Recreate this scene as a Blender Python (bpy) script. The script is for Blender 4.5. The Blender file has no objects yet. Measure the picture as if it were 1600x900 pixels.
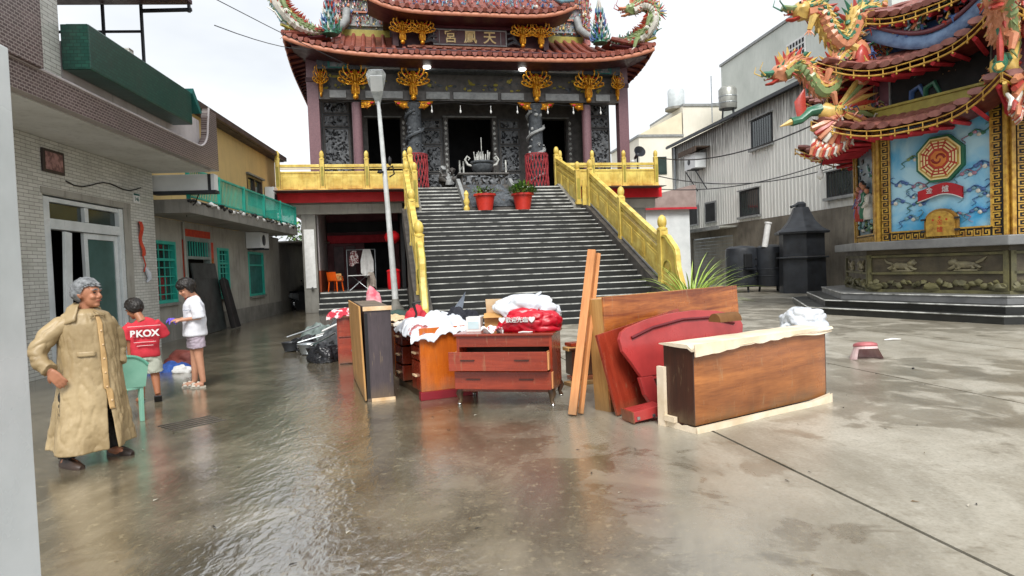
import bpy, bmesh, math, random
from mathutils import Vector, Matrix, noise as mnoise
R = math.radians; PI = math.pi
random.seed(7)
scene = bpy.context.scene
COL = scene.collection

# ---------------------------------------------------------------- camera
CAM_H, PITCH, ROLL = 1.55, math.atan(33/1000), 0.038
cam_data = bpy.data.cameras.new('camera'); cam = bpy.data.objects.new('camera', cam_data)
COL.objects.link(cam); scene.camera = cam
cam_data.sensor_width = 36; cam_data.lens = 22.5; cam_data.clip_end = 2000; cam_data.clip_start = .05
cam.matrix_world = Matrix.Translation((0, 0, CAM_H)) @ Matrix.Rotation(PI/2 - PITCH, 4, 'X') @ Matrix.Rotation(-ROLL, 4, 'Z')

# ---------------------------------------------------------------- sky, sun, exposure
world = bpy.data.worlds.new('World'); scene.world = world; world.use_nodes = True
SUN_EL, SUN_AZ = R(48), R(176)
wn = world.node_tree; wn.nodes.clear()
def wnode(t, **k):
    n = wn.nodes.new(t)
    for a, b in k.items(): setattr(n, a, b)
    return n
sky = wnode('ShaderNodeTexSky', sky_type='NISHITA', sun_disc=False, sun_elevation=SUN_EL, sun_rotation=SUN_AZ, air_density=1.0, dust_density=4.0, ozone_density=1.0)
hs = wnode('ShaderNodeHueSaturation'); hs.inputs['Saturation'].default_value = .14; hs.inputs['Value'].default_value = .65
wn.links.new(sky.outputs[0], hs.inputs['Color'])
wtc = wnode('ShaderNodeTexCoord'); wmp = wnode('ShaderNodeMapping'); wmp.inputs['Scale'].default_value = (1, 1, 2.6)
wno = wnode('ShaderNodeTexNoise'); wno.inputs['Scale'].default_value = 2.2; wno.inputs['Detail'].default_value = 5
wn.links.new(wtc.outputs['Generated'], wmp.inputs['Vector']); wn.links.new(wmp.outputs[0], wno.inputs['Vector'])
wcr = wnode('ShaderNodeValToRGB'); wcr.color_ramp.elements[0].color = (4.3, 4.6, 4.95, 1); wcr.color_ramp.elements[1].color = (6.6, 6.75, 6.9, 1)
wcr.color_ramp.elements[0].position = .3; wcr.color_ramp.elements[1].position = .68
wn.links.new(wno.outputs[0], wcr.inputs[0])
wmx = wnode('ShaderNodeMix', data_type='RGBA'); wmx.inputs['Factor'].default_value = .75     # cloud deck over the clear sky
wn.links.new(hs.outputs[0], wmx.inputs['A']); wn.links.new(wcr.outputs[0], wmx.inputs['B'])
wbg = wnode('ShaderNodeBackground'); wbg.inputs['Strength'].default_value = .1
wn.links.new(wmx.outputs['Result'], wbg.inputs['Color'])
wo = wnode('ShaderNodeOutputWorld'); wn.links.new(wbg.outputs[0], wo.inputs['Surface'])
sd = bpy.data.lights.new('sun', 'SUN'); sd.energy = 1.5; sd.angle = R(25); sd.color = (1, .97, .92)
sun = bpy.data.objects.new('sun', sd); COL.objects.link(sun)
sun_dir = Vector((math.sin(SUN_AZ)*math.cos(SUN_EL), math.cos(SUN_AZ)*math.cos(SUN_EL), math.sin(SUN_EL)))
sun.rotation_euler = sun_dir.to_track_quat('Z', 'Y').to_euler(); sun.location = sun_dir*60
vs = scene.view_settings; vs.view_transform = 'Standard'; vs.look = 'None'; vs.exposure = 1.12; vs.gamma = 1; vs.use_curve_mapping = False
scene.render.engine = 'CYCLES'; scene.cycles.max_bounces = 6; scene.cycles.diffuse_bounces = 3; scene.cycles.glossy_bounces = 3

# ---------------------------------------------------------------- mesh helpers
class MB:
    """collects shapes; .build() links them as one mesh object"""
    def __init__(s): s.v = []; s.f = []; s.m = []; s.T = Matrix()
    def add(s, vs_, fs, m=0):
        b = len(s.v); s.v += [tuple(s.T @ Vector(p)) for p in vs_]
        for i, f in enumerate(fs):
            s.f.append(tuple(b+j for j in f)); s.m.append(m[i] if isinstance(m, (list, tuple)) else m)
        return s
    def box(s, x0, x1, y0, y1, z0, z1, m=0):
        return s.add([(x, y, z) for z in (z0, z1) for y in (y0, y1) for x in (x0, x1)],
                     [(0,2,3,1), (4,5,7,6), (0,1,5,4), (2,6,7,3), (0,4,6,2), (1,3,7,5)], m)
    def prism(s, poly, a0, a1, ax='y', m=0):
        n = len(poly)
        def p(q, a): return {'x': (a, q[0], q[1]), 'y': (q[0], a, q[1]), 'z': (q[0], q[1], a)}[ax]
        vs_ = [p(q, a0) for q in poly] + [p(q, a1) for q in poly]
        return s.add(vs_, [tuple(range(n))[::-1], tuple(range(n, 2*n))] + [(i, (i+1) % n, n+(i+1) % n, n+i) for i in range(n)], m)
    def tube(s, pts, r, n=8, m=0, cap=True, flat=1.0, up=None):
        pts = [Vector(p) for p in pts]; k = len(pts); rr = r if isinstance(r, (list, tuple)) else [r]*k
        vs_ = []; prev = None
        for i, p in enumerate(pts):
            t = (pts[min(i+1, k-1)] - pts[max(i-1, 0)])
            t = t.normalized() if t.length > 1e-9 else Vector((0, 0, 1))
            if prev is None:
                ref = Vector(up) if up else (Vector((0, 0, 1)) if abs(t.z) < .9 else Vector((0, 1, 0)))
                a = t.cross(ref).normalized()
            else:
                a = (prev - t*prev.dot(t))
                a = a.normalized() if a.length > 1e-6 else t.orthogonal().normalized()
            prev = a; b = t.cross(a)
            q = rr[i]; qa, qb = q if isinstance(q, tuple) else (q, q*flat)
            vs_ += [tuple(p + a*(qa*math.cos(2*PI*j/n)) + b*(qb*math.sin(2*PI*j/n))) for j in range(n)]
        fs = [(i*n+j, i*n+(j+1) % n, (i+1)*n+(j+1) % n, (i+1)*n+j) for i in range(k-1) for j in range(n)]
        if cap: fs += [tuple(range(n))[::-1], tuple(range((k-1)*n, k*n))]
        return s.add(vs_, fs, m)
    def lathe(s, prof, n=16, m=0, c=(0, 0, 0), a0=0.0):
        k = len(prof)
        vs_ = [(c[0]+r*math.cos(2*PI*j/n+a0), c[1]+r*math.sin(2*PI*j/n+a0), c[2]+z) for r, z in prof for j in range(n)]
        fs = [(i*n+j, i*n+(j+1) % n, (i+1)*n+(j+1) % n, (i+1)*n+j) for i in range(k-1) for j in range(n)]
        fs += [tuple(range(n))[::-1], tuple(range((k-1)*n, k*n))]
        return s.add(vs_, fs, m)
    def grid(s, fn, nu, nv, m=0, flip=False):
        vs_ = [tuple(fn(i/nu, j/nv)) for j in range(nv+1) for i in range(nu+1)]
        fs = []
        for j in range(nv):
            for i in range(nu):
                a = j*(nu+1)+i; q = (a, a+1, a+nu+2, a+nu+1); fs.append(q[::-1] if flip else q)
        return s.add(vs_, fs, m)
    def loft(s, rings, m=0, cap=True):
        n = len(rings[0]); k = len(rings); vs_ = [p for r in rings for p in r]
        fs = [(i*n+j, i*n+(j+1) % n, (i+1)*n+(j+1) % n, (i+1)*n+j) for i in range(k-1) for j in range(n)]
        if cap: fs += [tuple(range(n))[::-1], tuple(range((k-1)*n, k*n))]
        return s.add(vs_, fs, m)
    def blob(s, c, r, sub=2, amp=.15, fr=2.0, m=0, seed=0):
        bm = bmesh.new(); bmesh.ops.create_icosphere(bm, subdivisions=sub, radius=1)
        vs_ = []
        for v in bm.verts:
            p = v.co.copy(); d = 1 + amp*mnoise.noise(p*fr + Vector((seed*3.1, seed*1.7, seed)))*2
            vs_.append((c[0]+p.x*r[0]*d, c[1]+p.y*r[1]*d, c[2]+p.z*r[2]*d))
        fs = [tuple(v.index for v in f.verts) for f in bm.faces]; bm.free()
        return s.add(vs_, fs, m)
    def mesh(s, name, mats, smooth=None, bevel=0):
        me = bpy.data.meshes.new(name); me.from_pydata(s.v, [], s.f)
        mats = mats if isinstance(mats, (list, tuple)) else [mats]
        for q in mats: me.materials.append(q)
        if len(mats) > 1: me.polygons.foreach_set('material_index', s.m)
        bm = bmesh.new(); bm.from_mesh(me); bmesh.ops.recalc_face_normals(bm, faces=bm.faces)
        if bevel:
            bm.edges.ensure_lookup_table()
            es = [e for e in bm.edges if len(e.link_faces) == 2 and e.calc_face_angle() > .6]
            bmesh.ops.bevel(bm, geom=es, offset=bevel, segments=2, affect='EDGES', profile=.6, clamp_overlap=True)
        bm.to_mesh(me); bm.free()
        if smooth is not None:
            me.polygons.foreach_set('use_smooth', [True]*len(me.polygons)); me.set_sharp_from_angle(angle=R(smooth))
        me.update(); return me
    def build(s, name, mats, parent=None, smooth=None, bevel=0, loc=(0, 0, 0), rz=0):
        o = bpy.data.objects.new(name, s.mesh(name, mats, smooth, bevel)); COL.objects.link(o)
        o.location = loc; o.rotation_euler = (0, 0, rz)
        if parent: o.parent = parent
        return o
def inst(me, name, parent, loc=(0, 0, 0), rot=(0, 0, 0), sc=(1, 1, 1)):
    o = bpy.data.objects.new(name, me); COL.objects.link(o); o.location = loc; o.rotation_euler = rot; o.scale = sc
    if parent: o.parent = parent
    return o
def tag(o, label=None, cat=None, group=None, kind=None):
    if label: o['label'] = label
    if cat: o['category'] = cat
    if group: o['group'] = group
    if kind: o['kind'] = kind
    return o
def thing(name, label, cat, loc=(0, 0, 0), rz=0, group=None):
    o = bpy.data.objects.new(name, None); COL.objects.link(o); o.location = loc; o.rotation_euler = (0, 0, rz); o.empty_display_size = .2
    return tag(o, label, cat, group)
def dup(root, loc, rz, label=None):
    r = root.copy(); COL.objects.link(r); r.location = loc; r.rotation_euler = (0, 0, rz)
    if label: r['label'] = label
    for ch in list(root.children):
        c = ch.copy(); COL.objects.link(c); c.parent = r
        for g in list(ch.children):
            d = g.copy(); COL.objects.link(d); d.parent = c
    return r
def B(name, m, parent, *bx, bevel=0, smooth=None):
    b = MB()
    for q in bx: b.box(*q)
    return b.build(name, m, parent, bevel=bevel, smooth=smooth)
def lettering(body, size, m, parent, loc, rot, depth=.01, name='lettering', sx=1.0, bold=0.0):
    cu = bpy.data.curves.new(name, 'FONT'); cu.body = body; cu.size = size; cu.extrude = depth; cu.align_x = 'CENTER'; cu.align_y = 'CENTER'; cu.offset = bold
    o = bpy.data.objects.new(name, cu); COL.objects.link(o)
    dg = bpy.context.evaluated_depsgraph_get(); me = bpy.data.meshes.new_from_object(o.evaluated_get(dg)); me.name = name
    bpy.data.objects.remove(o); me.materials.clear(); me.materials.append(m)
    return inst(me, name, parent, loc, rot, (sx, 1, 1))
def cr(pts, rr, n=4):
    """Catmull-Rom smoothing of a path and its radii"""
    P = [Vector(p) for p in pts]; k = len(P); op, orr = [], []
    for i in range(k-1):
        p0, p1, p2, p3 = P[max(0, i-1)], P[i], P[i+1], P[min(k-1, i+2)]
        for j in range(n):
            t = j/n; op.append(.5*((2*p1)+(p2-p0)*t+(2*p0-5*p1+4*p2-p3)*t*t+(3*p1-p0-3*p2+p3)*t**3)); orr.append(rr[i]+(rr[i+1]-rr[i])*t)
    return op+[P[-1]], orr+[rr[-1]]
def rot_m(ax, deg): return Matrix.Rotation(R(deg), 4, ax)
def tr(x, y, z): return Matrix.Translation((x, y, z))

# ---------------------------------------------------------------- materials
def lin(h):
    if isinstance(h, tuple): return h + ((1,) if len(h) == 3 else ())
    h = h.lstrip('#'); o = []
    for i in (0, 2, 4):
        c = int(h[i:i+2], 16)/255; o.append(c/12.92 if c <= .04045 else ((c+.055)/1.055)**2.4)
    return tuple(o) + (1,)
class NT:
    def __init__(s, name):
        s.m = bpy.data.materials.new(name); s.m.use_nodes = True; s.t = s.m.node_tree; s.t.nodes.clear()
        s.out = s.n('ShaderNodeOutputMaterial'); s.p = s.n('ShaderNodeBsdfPrincipled'); s.l(s.p.outputs[0], s.out.inputs[0])
    def n(s, t, **k):
        q = s.t.nodes.new(t)
        for a, b in k.items(): setattr(q, a, b)
        return q
    def l(s, a, b): s.t.links.new(a, b)
    def val(s, sock, v):
        if hasattr(v, 'is_output'): s.l(v, sock)
        else: sock.default_value = v
    def coord(s, kind='Object', sc=(1, 1, 1), rot=(0, 0, 0)):
        if kind == 'World': o = s.n('ShaderNodeNewGeometry').outputs['Position']
        else: o = s.n('ShaderNodeTexCoord').outputs[kind]
        mp = s.n('ShaderNodeMapping'); mp.inputs['Scale'].default_value = sc; mp.inputs['Rotation'].default_value = rot
        s.l(o, mp.inputs['Vector']); return mp.outputs[0]
    def noise(s, vec, scale, detail=5, rough=.6, dist=0):
        q = s.n('ShaderNodeTexNoise'); q.inputs['Scale'].default_value = scale; q.inputs['Detail'].default_value = detail
        q.inputs['Roughness'].default_value = rough; q.inputs['Distortion'].default_value = dist; s.l(vec, q.inputs['Vector']); return q.outputs[0]
    def rng(s, x, a, b, c=0., d=1., smooth=False):
        q = s.n('ShaderNodeMapRange'); q.inputs[1].default_value = a; q.inputs[2].default_value = b; q.inputs[3].default_value = c; q.inputs[4].default_value = d
        if smooth: q.interpolation_type = 'SMOOTHSTEP'
        s.l(x, q.inputs[0]); return q.outputs[0]
    def mix(s, f, a, b, mode='MIX'):
        q = s.n('ShaderNodeMix', data_type='RGBA', blend_type=mode); s.val(q.inputs['Factor'], f); s.val(q.inputs['A'], a); s.val(q.inputs['B'], b); return q.outputs['Result']
    def math(s, op, a, b=0.):
        q = s.n('ShaderNodeMath', operation=op); s.val(q.inputs[0], a); s.val(q.inputs[1], b); return q.outputs[0]
    def bump(s, h, st, dist=.02):
        q = s.n('ShaderNodeBump'); s.val(q.inputs['Strength'], st); q.inputs['Distance'].default_value = dist; s.l(h, q.inputs['Height']); return q.outputs[0]
    def set(s, **k):
        for a, b in k.items(): s.val(s.p.inputs[a], b)
        return s
def mat(name, c, c2=None, rough=.5, ns=3.0, bump=.15, bs=40., metal=0, spec=.5, sc=(1, 1, 1), co='Object', lo=.35, hi=.68, rv=.12, coat=0, trans=0, dirt=0):
    t = NT(name); v = t.coord(co, sc); nz = t.noise(v, ns)
    c = lin(c); c2 = lin(c2) if c2 else tuple(q*.72 for q in c[:3]) + (1,)
    col = t.mix(t.rng(nz, lo, hi), c, c2)
    if dirt:
        d = t.noise(t.coord(co, (3, 3, .35)), 2.2, 6, .7); col = t.mix(t.rng(d, .52, .75, 0, dirt), col, lin('#2b2822'))
    t.set(**{'Base Color': col, 'Roughness': t.rng(nz, .2, .8, max(.03, rough-rv), min(1, rough+rv)), 'Metallic': metal, 'Specular IOR Level': spec, 'Coat Weight': coat, 'Coat Roughness': .12, 'Transmission Weight': trans})
    if bump: t.set(Normal=t.bump(t.noise(v, bs, 4), bump, .01))
    return t.m
def wood(name, c, c2, axis=0, rough=.28, ring=5.0, coat=.3, dark=None, mud=.55):
    t = NT(name); sc = [14., 14., 14.]; sc[axis] = 1.1
    v = t.coord('Object', tuple(sc)); n1 = t.noise(v, .35*ring/5, 6, .65, .8); n2 = t.noise(v, 5, 3)
    col = t.mix(t.rng(n1, .34, .66), lin(c), lin(c2)); col = t.mix(t.rng(n2, .4, .75, 0, .35), col, lin(dark or c2), 'MULTIPLY')
    blot = t.noise(t.coord('Object'), 2.1, 4); col = t.mix(t.rng(blot, .5, .8, 0, .45), col, tuple(q*.45 for q in lin(c2)[:3]) + (1,))
    if mud:   # flood tide mark: dried silt up to an uneven line, with runs above it
        sp = t.n('ShaderNodeSeparateXYZ'); t.l(t.n('ShaderNodeNewGeometry').outputs['Position'], sp.inputs[0])
        hz_ = t.math('ADD', sp.outputs[2], t.math('MULTIPLY', t.noise(t.coord('World', (1, 1, .4)), 3.5, 6, .7), .55)); col = t.mix(t.rng(hz_, .3, .48, mud, 0), col, lin('#6e5c42')); sc_ = t.noise(t.coord('World', (9, 9, 1.2)), 2.5, 5, .7); col = t.mix(t.rng(sc_, .6, .72, 0, .45), col, lin('#a08a68'))
    t.set(**{'Base Color': col, 'Roughness': t.rng(blot, .3, .7, rough-.1, rough+.15), 'Coat Weight': coat, 'Coat Roughness': .15, 'Normal': t.bump(n2, .08, .004)})
    return t.m
def tiles(name, c, c2, mortar, bw, bh, axes='yz', rough=.3, off=.5, ms=.08, bump=.5):
    t = NT(name); tc = t.n('ShaderNodeTexCoord').outputs['Object']; sp = t.n('ShaderNodeSeparateXYZ'); t.l(tc, sp.inputs[0])
    cb = t.n('ShaderNodeCombineXYZ'); ix = {'x': 0, 'y': 1, 'z': 2}
    t.l(sp.outputs[ix[axes[0]]], cb.inputs[0]); t.l(sp.outputs[ix[axes[1]]], cb.inputs[1])
    b = t.n('ShaderNodeTexBrick'); b.offset = off; b.inputs['Scale'].default_value = 1; b.inputs['Brick Width'].default_value = bw; b.inputs['Row Height'].default_value = bh
    b.inputs['Mortar Size'].default_value = ms*bh; b.inputs['Color1'].default_value = lin(c); b.inputs['Color2'].default_value = lin(c2); b.inputs['Mortar'].default_value = lin(mortar); b.inputs['Bias'].default_value = -.2
    t.l(cb.outputs[0], b.inputs['Vector'])
    d = t.noise(t.coord('Object', (1, 1, .4)), 1.6, 6, .7); col = t.mix(t.rng(d, .48, .78, 0, .4), b.outputs['Color'], lin('#57524a'))
    t.set(**{'Base Color': col, 'Roughness': rough, 'Normal': t.bump(b.outputs['Fac'], -bump, .006)})
    return t.m
def glossy_multi(cols, rough=.3):
    return [mat('glaze_%s' % c.strip('#'), c, rough=rough, ns=9, bump=.3, bs=30) for c in cols]

K = {}
K['white_paint'] = mat('white_paint', '#e9edee', '#d5dadb', .35, 1.5, .05)
K['white_al'] = mat('white_aluminium', '#dfe4e4', '#c4cac9', .3, 2, .03)
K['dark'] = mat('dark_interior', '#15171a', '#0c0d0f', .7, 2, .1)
K['black'] = mat('black_rubber', '#141416', '#1d1d20', .55, 8, .2)
K['black_iron'] = mat('black_painted_iron', '#23262b', '#34383e', .5, 2.5, .25, 25, dirt=.3)
K['grey_metal'] = mat('galvanised_metal', '#aab0b3', '#8d9396', .35, 6, .1, metal=.6)
K['chrome'] = mat('polished_metal', '#c8cacc', '#a8aaac', .18, 6, .02, metal=.9)
K['concrete'] = mat('grey_concrete', '#8f8d86', '#6f6d67', .8, 1.2, .35, 30, dirt=.4)
K['cement'] = mat('cement_render', '#aeaba1', '#918e85', .75, 1.0, .25, 24, dirt=.45)
K['cream'] = mat('cream_render', '#d8b97c', '#cdb07a', .8, 1.1, .12, 24, dirt=.2)
K['pinkplaster'] = mat('pale_plaster', '#cdc6c6', '#b6aead', .75, 1.5, .12, 30, dirt=.35)
K['tile_white'] = tiles('white_strip_tile', '#d2d2cb', '#bdbeb6', '#85837b', .25, .062)
K['tile_whitex'] = tiles('white_strip_tile_end', '#d2d2cb', '#bdbeb6', '#85837b', .25, .062, 'xz')
K['tile_purple'] = tiles('purple_mosaic_tile', '#4b3938', '#695756', '#a0958f', .095, .045, ms=.14)
K['tile_green'] = tiles('green_mosaic_tile', '#1c483e', '#27584b', '#17362f', .1, .05, ms=.1)
K['tile_greenx'] = tiles('green_mosaic_tile_end', '#1c483e', '#27584b', '#17362f', .1, .05, 'xz', ms=.1)
K['teal'] = mat('teal_paint', '#2fb5a0', '#2a9c8c', .45, 3, .1, dirt=.15)
K['teal_dark'] = mat('dark_teal_paint', '#1b6f68', '#165a55', .5, 3, .1, dirt=.15)
K['glass'] = mat('dark_glass', '#33433f', '#1f2b2a', .08, 1, 0, spec=.8)
K['glass_green'] = mat('green_tinted_glass', '#51716c', '#3d5853', .08, 1, 0, spec=.8)
K['red'] = mat('red_paint', '#f01c28', '#dd1820', .5, 3, .08)
K['red_cloth'] = mat('red_cloth', '#c8323e', '#ab2530', .8, 4, .3, 50)
K['red_paper'] = mat('red_paper', '#b8291f', '#d4552f', .7, 8, .1)
K['gold'] = mat('gold_leaf', '#f2b530', '#9a4c0c', .26, 7, .6, 14, metal=.55)
K['yellow'] = mat('yellow_enamel', '#e6d070', '#bd9c40', .4, 2.6, .3, 16, dirt=.34)  # streaks put both grime and brownish shading into the enamel colour
K['white'] = mat('white_plain', '#e6e6e4', '#d0d0cd', .55, 5, .1)
K['maroon'] = mat('maroon_paint', '#5a1a22', '#45131a', .5, 2, .1)
K['cardboard'] = mat('cardboard', '#c89a5e', '#b1844c', .85, 6, .1)
K['plastic_w'] = mat('white_plastic_film', '#dde0e4', '#bcc2cb', .22, 4, .25, 10)
K['orange_pl'] = mat('orange_plastic', '#e8621b', '#d3520f', .35, 4, .03)
K['green_pl'] = mat('pale_green_plastic', '#8fc3ad', '#7cb49d', .35, 4, .03)
K['blue'] = mat('blue_cloth', '#22407f', '#2f5cae', .7, 6, .2)

# ---------------------------------------------------------------- ground
def ground_mat():
    t = NT('wet_concrete_ground'); w = t.coord('World')
    sp = t.n('ShaderNodeSeparateXYZ'); t.l(w, sp.inputs[0]); X, Y = sp.outputs[0], sp.outputs[1]
    big = t.noise(w, .35, 6, .6, .4); mid = t.noise(w, 1.7, 6, .62, .6); fine = t.noise(w, 38, 3, .6)
    # water running along a shallow channel toward the camera: s = x + .27 y
    s = t.math('ADD', X, t.math('MULTIPLY', Y, .27)); s = t.math('ADD', s, t.math('MULTIPLY', t.math('SUBTRACT', big, .5), 2.2))
    flow = t.math('MULTIPLY', t.rng(s, -1.7, -.7, .08, 1, True), t.rng(s, .1, 1.1, 1, .04, True))
    s2 = t.math('ADD', s, t.math('MULTIPLY', t.math('SUBTRACT', mid, .5), 2.4))
    damp = t.rng(s2, 1.0, 3.8, 1, 0, True)
    pud = t.rng(t.math('ADD', t.math('MULTIPLY', big, .6), t.math('MULTIPLY', mid, .4)), .495, .53, 0, 1, True)
    wet = t.math('MINIMUM', t.math('ADD', t.math('MULTIPLY', damp, .95), t.math('MULTIPLY', pud, .4)), 1.)
    blot = t.noise(t.coord('World', (1, .45, 1), (0, 0, .3)), 1.1, 7, .68, .8); dry = t.mix(t.rng(mid, .3, .7), lin('#c2bdaf'), lin('#9c9585')); dry = t.mix(t.rng(blot, .46, .62, 0, .6), dry, lin('#7f7868')); spk = t.noise(w, 13, 5, .7); dry = t.mix(t.rng(fine, .45, .8, 0, .4), dry, lin('#6d6959')); dry = t.mix(t.rng(spk, .55, .7, 0, .4), dry, lin('#6f6858')); dry = t.mix(t.rng(spk, .3, .42, .35, 0), dry, lin('#d6d2c6'))
    mud = t.mix(t.rng(mid, .3, .7), lin('#827864'), lin('#575041')); mud = t.mix(t.rng(fine, .5, .8, 0, .4), mud, lin('#94886b')); mud = t.mix(t.rng(blot, .44, .6, 0, .65), mud, lin('#453d2d')); mud = t.mix(t.rng(spk, .56, .66, 0, .5), mud, lin('#a09478'))
    t.set(**{'Base Color': t.mix(wet, dry, mud)})
    rip_v = t.coord('World', (1.0, .55, 1), (0, 0, -.25)); rip = t.noise(rip_v, 8.5, 2, .45, .5); rip2 = t.noise(rip_v, 24, 2, .5, .4)
    h = t.math('ADD', t.math('MULTIPLY', rip, .6), t.math('MULTIPLY', rip2, .3))
    grain = t.noise(w, 120, 2)
    hb = t.math('ADD', t.math('MULTIPLY', h, t.rng(flow, 0, 1, .2, 1.0)), t.math('MULTIPLY', grain, t.rng(wet, 0, 1, .16, .05)))
    rough = t.rng(wet, 0, 1, .4, .16); rough = t.math('ADD', rough, t.math('MULTIPLY', t.rng(fine, .4, .8), .08))
    nb = t.bump(hb, .38, .03)
    t.set(**{'Roughness': rough, 'Normal': nb, 'Coat Normal': nb, 'Coat Weight': t.math('MAXIMUM', t.rng(wet, 0, 1, .3, .62), flow), 'Coat Roughness': t.math('ADD', t.rng(flow, .1, .9, .15, .03), t.math('MULTIPLY', t.rng(mid, .4, .7), .08)), 'Coat IOR': t.rng(flow, .2, .9, 1.6, 3.2)})
    return t.m
K['ground'] = ground_mat()
g = MB().add([(-300, -300, -.06), (300, -300, -.06), (300, 300, -.06), (-300, 300, -.06)], [(0, 1, 2, 3)]).build('ground', mat('wet_dirt', '#3d3a33', '#2a2823', .5, .5, .2, 20, co='World'))
tag(g, kind='structure')
cs, sn = math.cos(R(11.3)), math.sin(R(11.3))
TR = Matrix.Rotation(R(11.3), 4, 'Z')
edges = [-60, 2.85, 6.18, 9.5, 12.85, 16.2, 19.6, 23, 40]
for i in range(len(edges)-1):
    b = MB(); b.T = TR; a0, a1 = edges[i]+.014, edges[i+1]-.014
    b.box(a0, a1, -6, 90, -.1, 0); b.build('concrete_slab', K['ground'], g)
# ================================================================ left house with tiles
HZ = R(4.9)
h1 = thing('tiled_house', 'white tiled house with purple mosaic eave and green planter balcony', 'house', (-6.9, 0, 0), HZ)
wl = B('wall', K['tile_white'], h1, (-.25, 0, 6, 10.85, 0, 4.03), (-.25, 0, 13.45, 14.85, 0, 4.03), (-.25, 0, 10.85, 13.45, 3.08, 4.03))
B('end_wall', K['tile_whitex'], h1, (-6, -.25, 14.65, 14.85, 0, 6.8))
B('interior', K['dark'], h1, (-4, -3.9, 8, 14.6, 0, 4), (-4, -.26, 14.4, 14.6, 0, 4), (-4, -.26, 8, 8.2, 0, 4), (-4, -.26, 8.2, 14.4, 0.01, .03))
B('soffit', mat('soffit_paint', '#d8d9d5', '#c2c2bc', .8, 1.2, .1, dirt=.25), h1, (-.25, 1.26, 5, 15.02, 4.035, 4.2))
B('roof_slab', K['concrete'], h1, (-6, 1.2, 5, 14.6, 4.21, 4.42))
# fascia of small purple tiles, sweeping up at the far end
prof = [(5, 4.05), (15.05, 4.05), (15.05, 5.38), (14.62, 5.4), (14.52, 5.2), (14.5, 4.95)]
for k in range(1, 9):
    a = PI/2*k/8; prof.append((14.5-.6*(1-math.cos(a)), 4.95-.52*math.sin(a)))
prof += [(13.5, 4.42), (5, 4.42)]
MB().prism(prof, 1.27, 1.42, 'x').build('fascia', K['tile_purple'], h1)
MB().tube([(1.425, 5, 4.44)] + [(1.425, 13.5, 4.44)] + [(1.425, 14.5-.6*(1-math.cos(PI/2*(1-k/8)))-.02, 4.96-.52*math.sin(PI/2*(1-k/8))) for k in range(9)] + [(1.425, 14.6, 5.42)], .022, 6).build('fascia_trim', K['pinkplaster'], h1, smooth=60)
B('parapet', K['pinkplaster'], h1, (1.1, 1.25, 9.4, 14.45, 4.43, 5.1))
B('upper_wall', K['tile_white'], h1, (1.02, 1.26, 4.5, 9.36, 4.43, 9))
B('upper_end_wall', K['tile_whitex'], h1, (-5, 1.0, 9.2, 9.34, 4.43, 9))
B('upper_dark_opening', K['dark'], h1, (-2.6, .4, 9.36, 9.42, 5.0, 8.2))
B('corner_column', K['tile_purple'], h1, (1.24, 1.5, 7.2, 8.55, 4.43, 9))
gb = MB().box(1.28, 1.67, 9.36, 13.0, 4.67, 5.33).build('planter_box', K['tile_green'], h1, bevel=.02)
B('planter_end', K['tile_greenx'], gb, (1.285, 1.665, 9.354, 9.36, 4.68, 5.32))
B('planter_soil', K['dark'], gb, (1.33, 1.62, 9.42, 12.94, 5.331, 5.35))
MB().prism([(12.98, 5.3), (13.35, 4.98), (13.45, 5.02), (13.05, 5.42)], 1.0, 1.7, 'x').build('metal_flap', K['teal_dark'], h1)
# roof terrace canopy on a pipe frame
cn = B('canopy', mat('canopy_sheet', '#4d3338', '#3a262a', .5, 3, .2), h1, (-3, 1.75, 9.6, 13.1, 7.12, 7.2))
for k in range(16): inst(MB().box(-3, 1.75, -.04, .04, 0, .03).mesh('canopy_rib', K['tile_purple']), 'canopy_rib', cn, (0, 9.7+k*.22, 7.205))
b = MB()
for x in (-1.2, .03, .77, 1.7): b.tube([(x, 13.05, 4.42 if x < 1.2 else 6.95), (x, 13.05, 7.1)], .035, 8)
for z in (5.98, 6.57): b.tube([(-3, 13.05, z), (.77, 13.05, z)], .028, 6)
b.tube([(.77, 13.05, 6.98), (1.75, 13.05, 7.0)], .04, 6)
b.build('pipe_frame', K['black_iron'], h1, smooth=50)
# door
dr = B('door_frame', K['white_al'], h1, (-.16, .0, 10.86, 11.02, 0, 3.05), (-.16, 0, 13.29, 13.44, 0, 3.05), (-.16, 0, 11.02, 13.29, 2.5, 2.68), (-.14, -.02, 11.02, 13.29, 2.97, 3.05), (-.14, -.02, 12.1, 12.22, 2.69, 2.96), bevel=.008)
B('transom_pane', K['glass'], dr, (-.1, -.09, 11.02, 12.1, 2.69, 2.96)); B('transom_pane', K['glass'], dr, (-.1, -.09, 12.22, 13.29, 2.69, 2.96))
dl = B('sliding_door', K['white_al'], h1, (-.11, -.05, 12.08, 12.2, .02, 2.49), (-.11, -.05, 13.16, 13.28, .02, 2.49), (-.11, -.05, 12.2, 13.16, 2.38, 2.49), (-.11, -.05, 12.2, 13.16, .02, .25), bevel=.006)
B('pane', K['glass_green'], dl, (-.085, -.075, 12.2, 13.16, .25, 2.38))
dl2 = MB(); dl2.T = tr(.12, 10.95, 0) @ rot_m('X', -4)
dl2.box(0, .05, 0, .2, .02, 2.46); dl2.build('door_edge_panel', K['white_al'], h1, bevel=.006)
B('reveal', K['cement'], h1, (-.2, .012, 13.45, 13.75, 0, 3.2), (-.1, .02, 10.8, 13.75, 3.09, 3.2))
fr = B('picture_frame', mat('picture_frame', '#3b2f2c', rough=.4), h1, (0.002, .04, 10.86, 11.46, 3.46, 3.86), bevel=.01)
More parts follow.
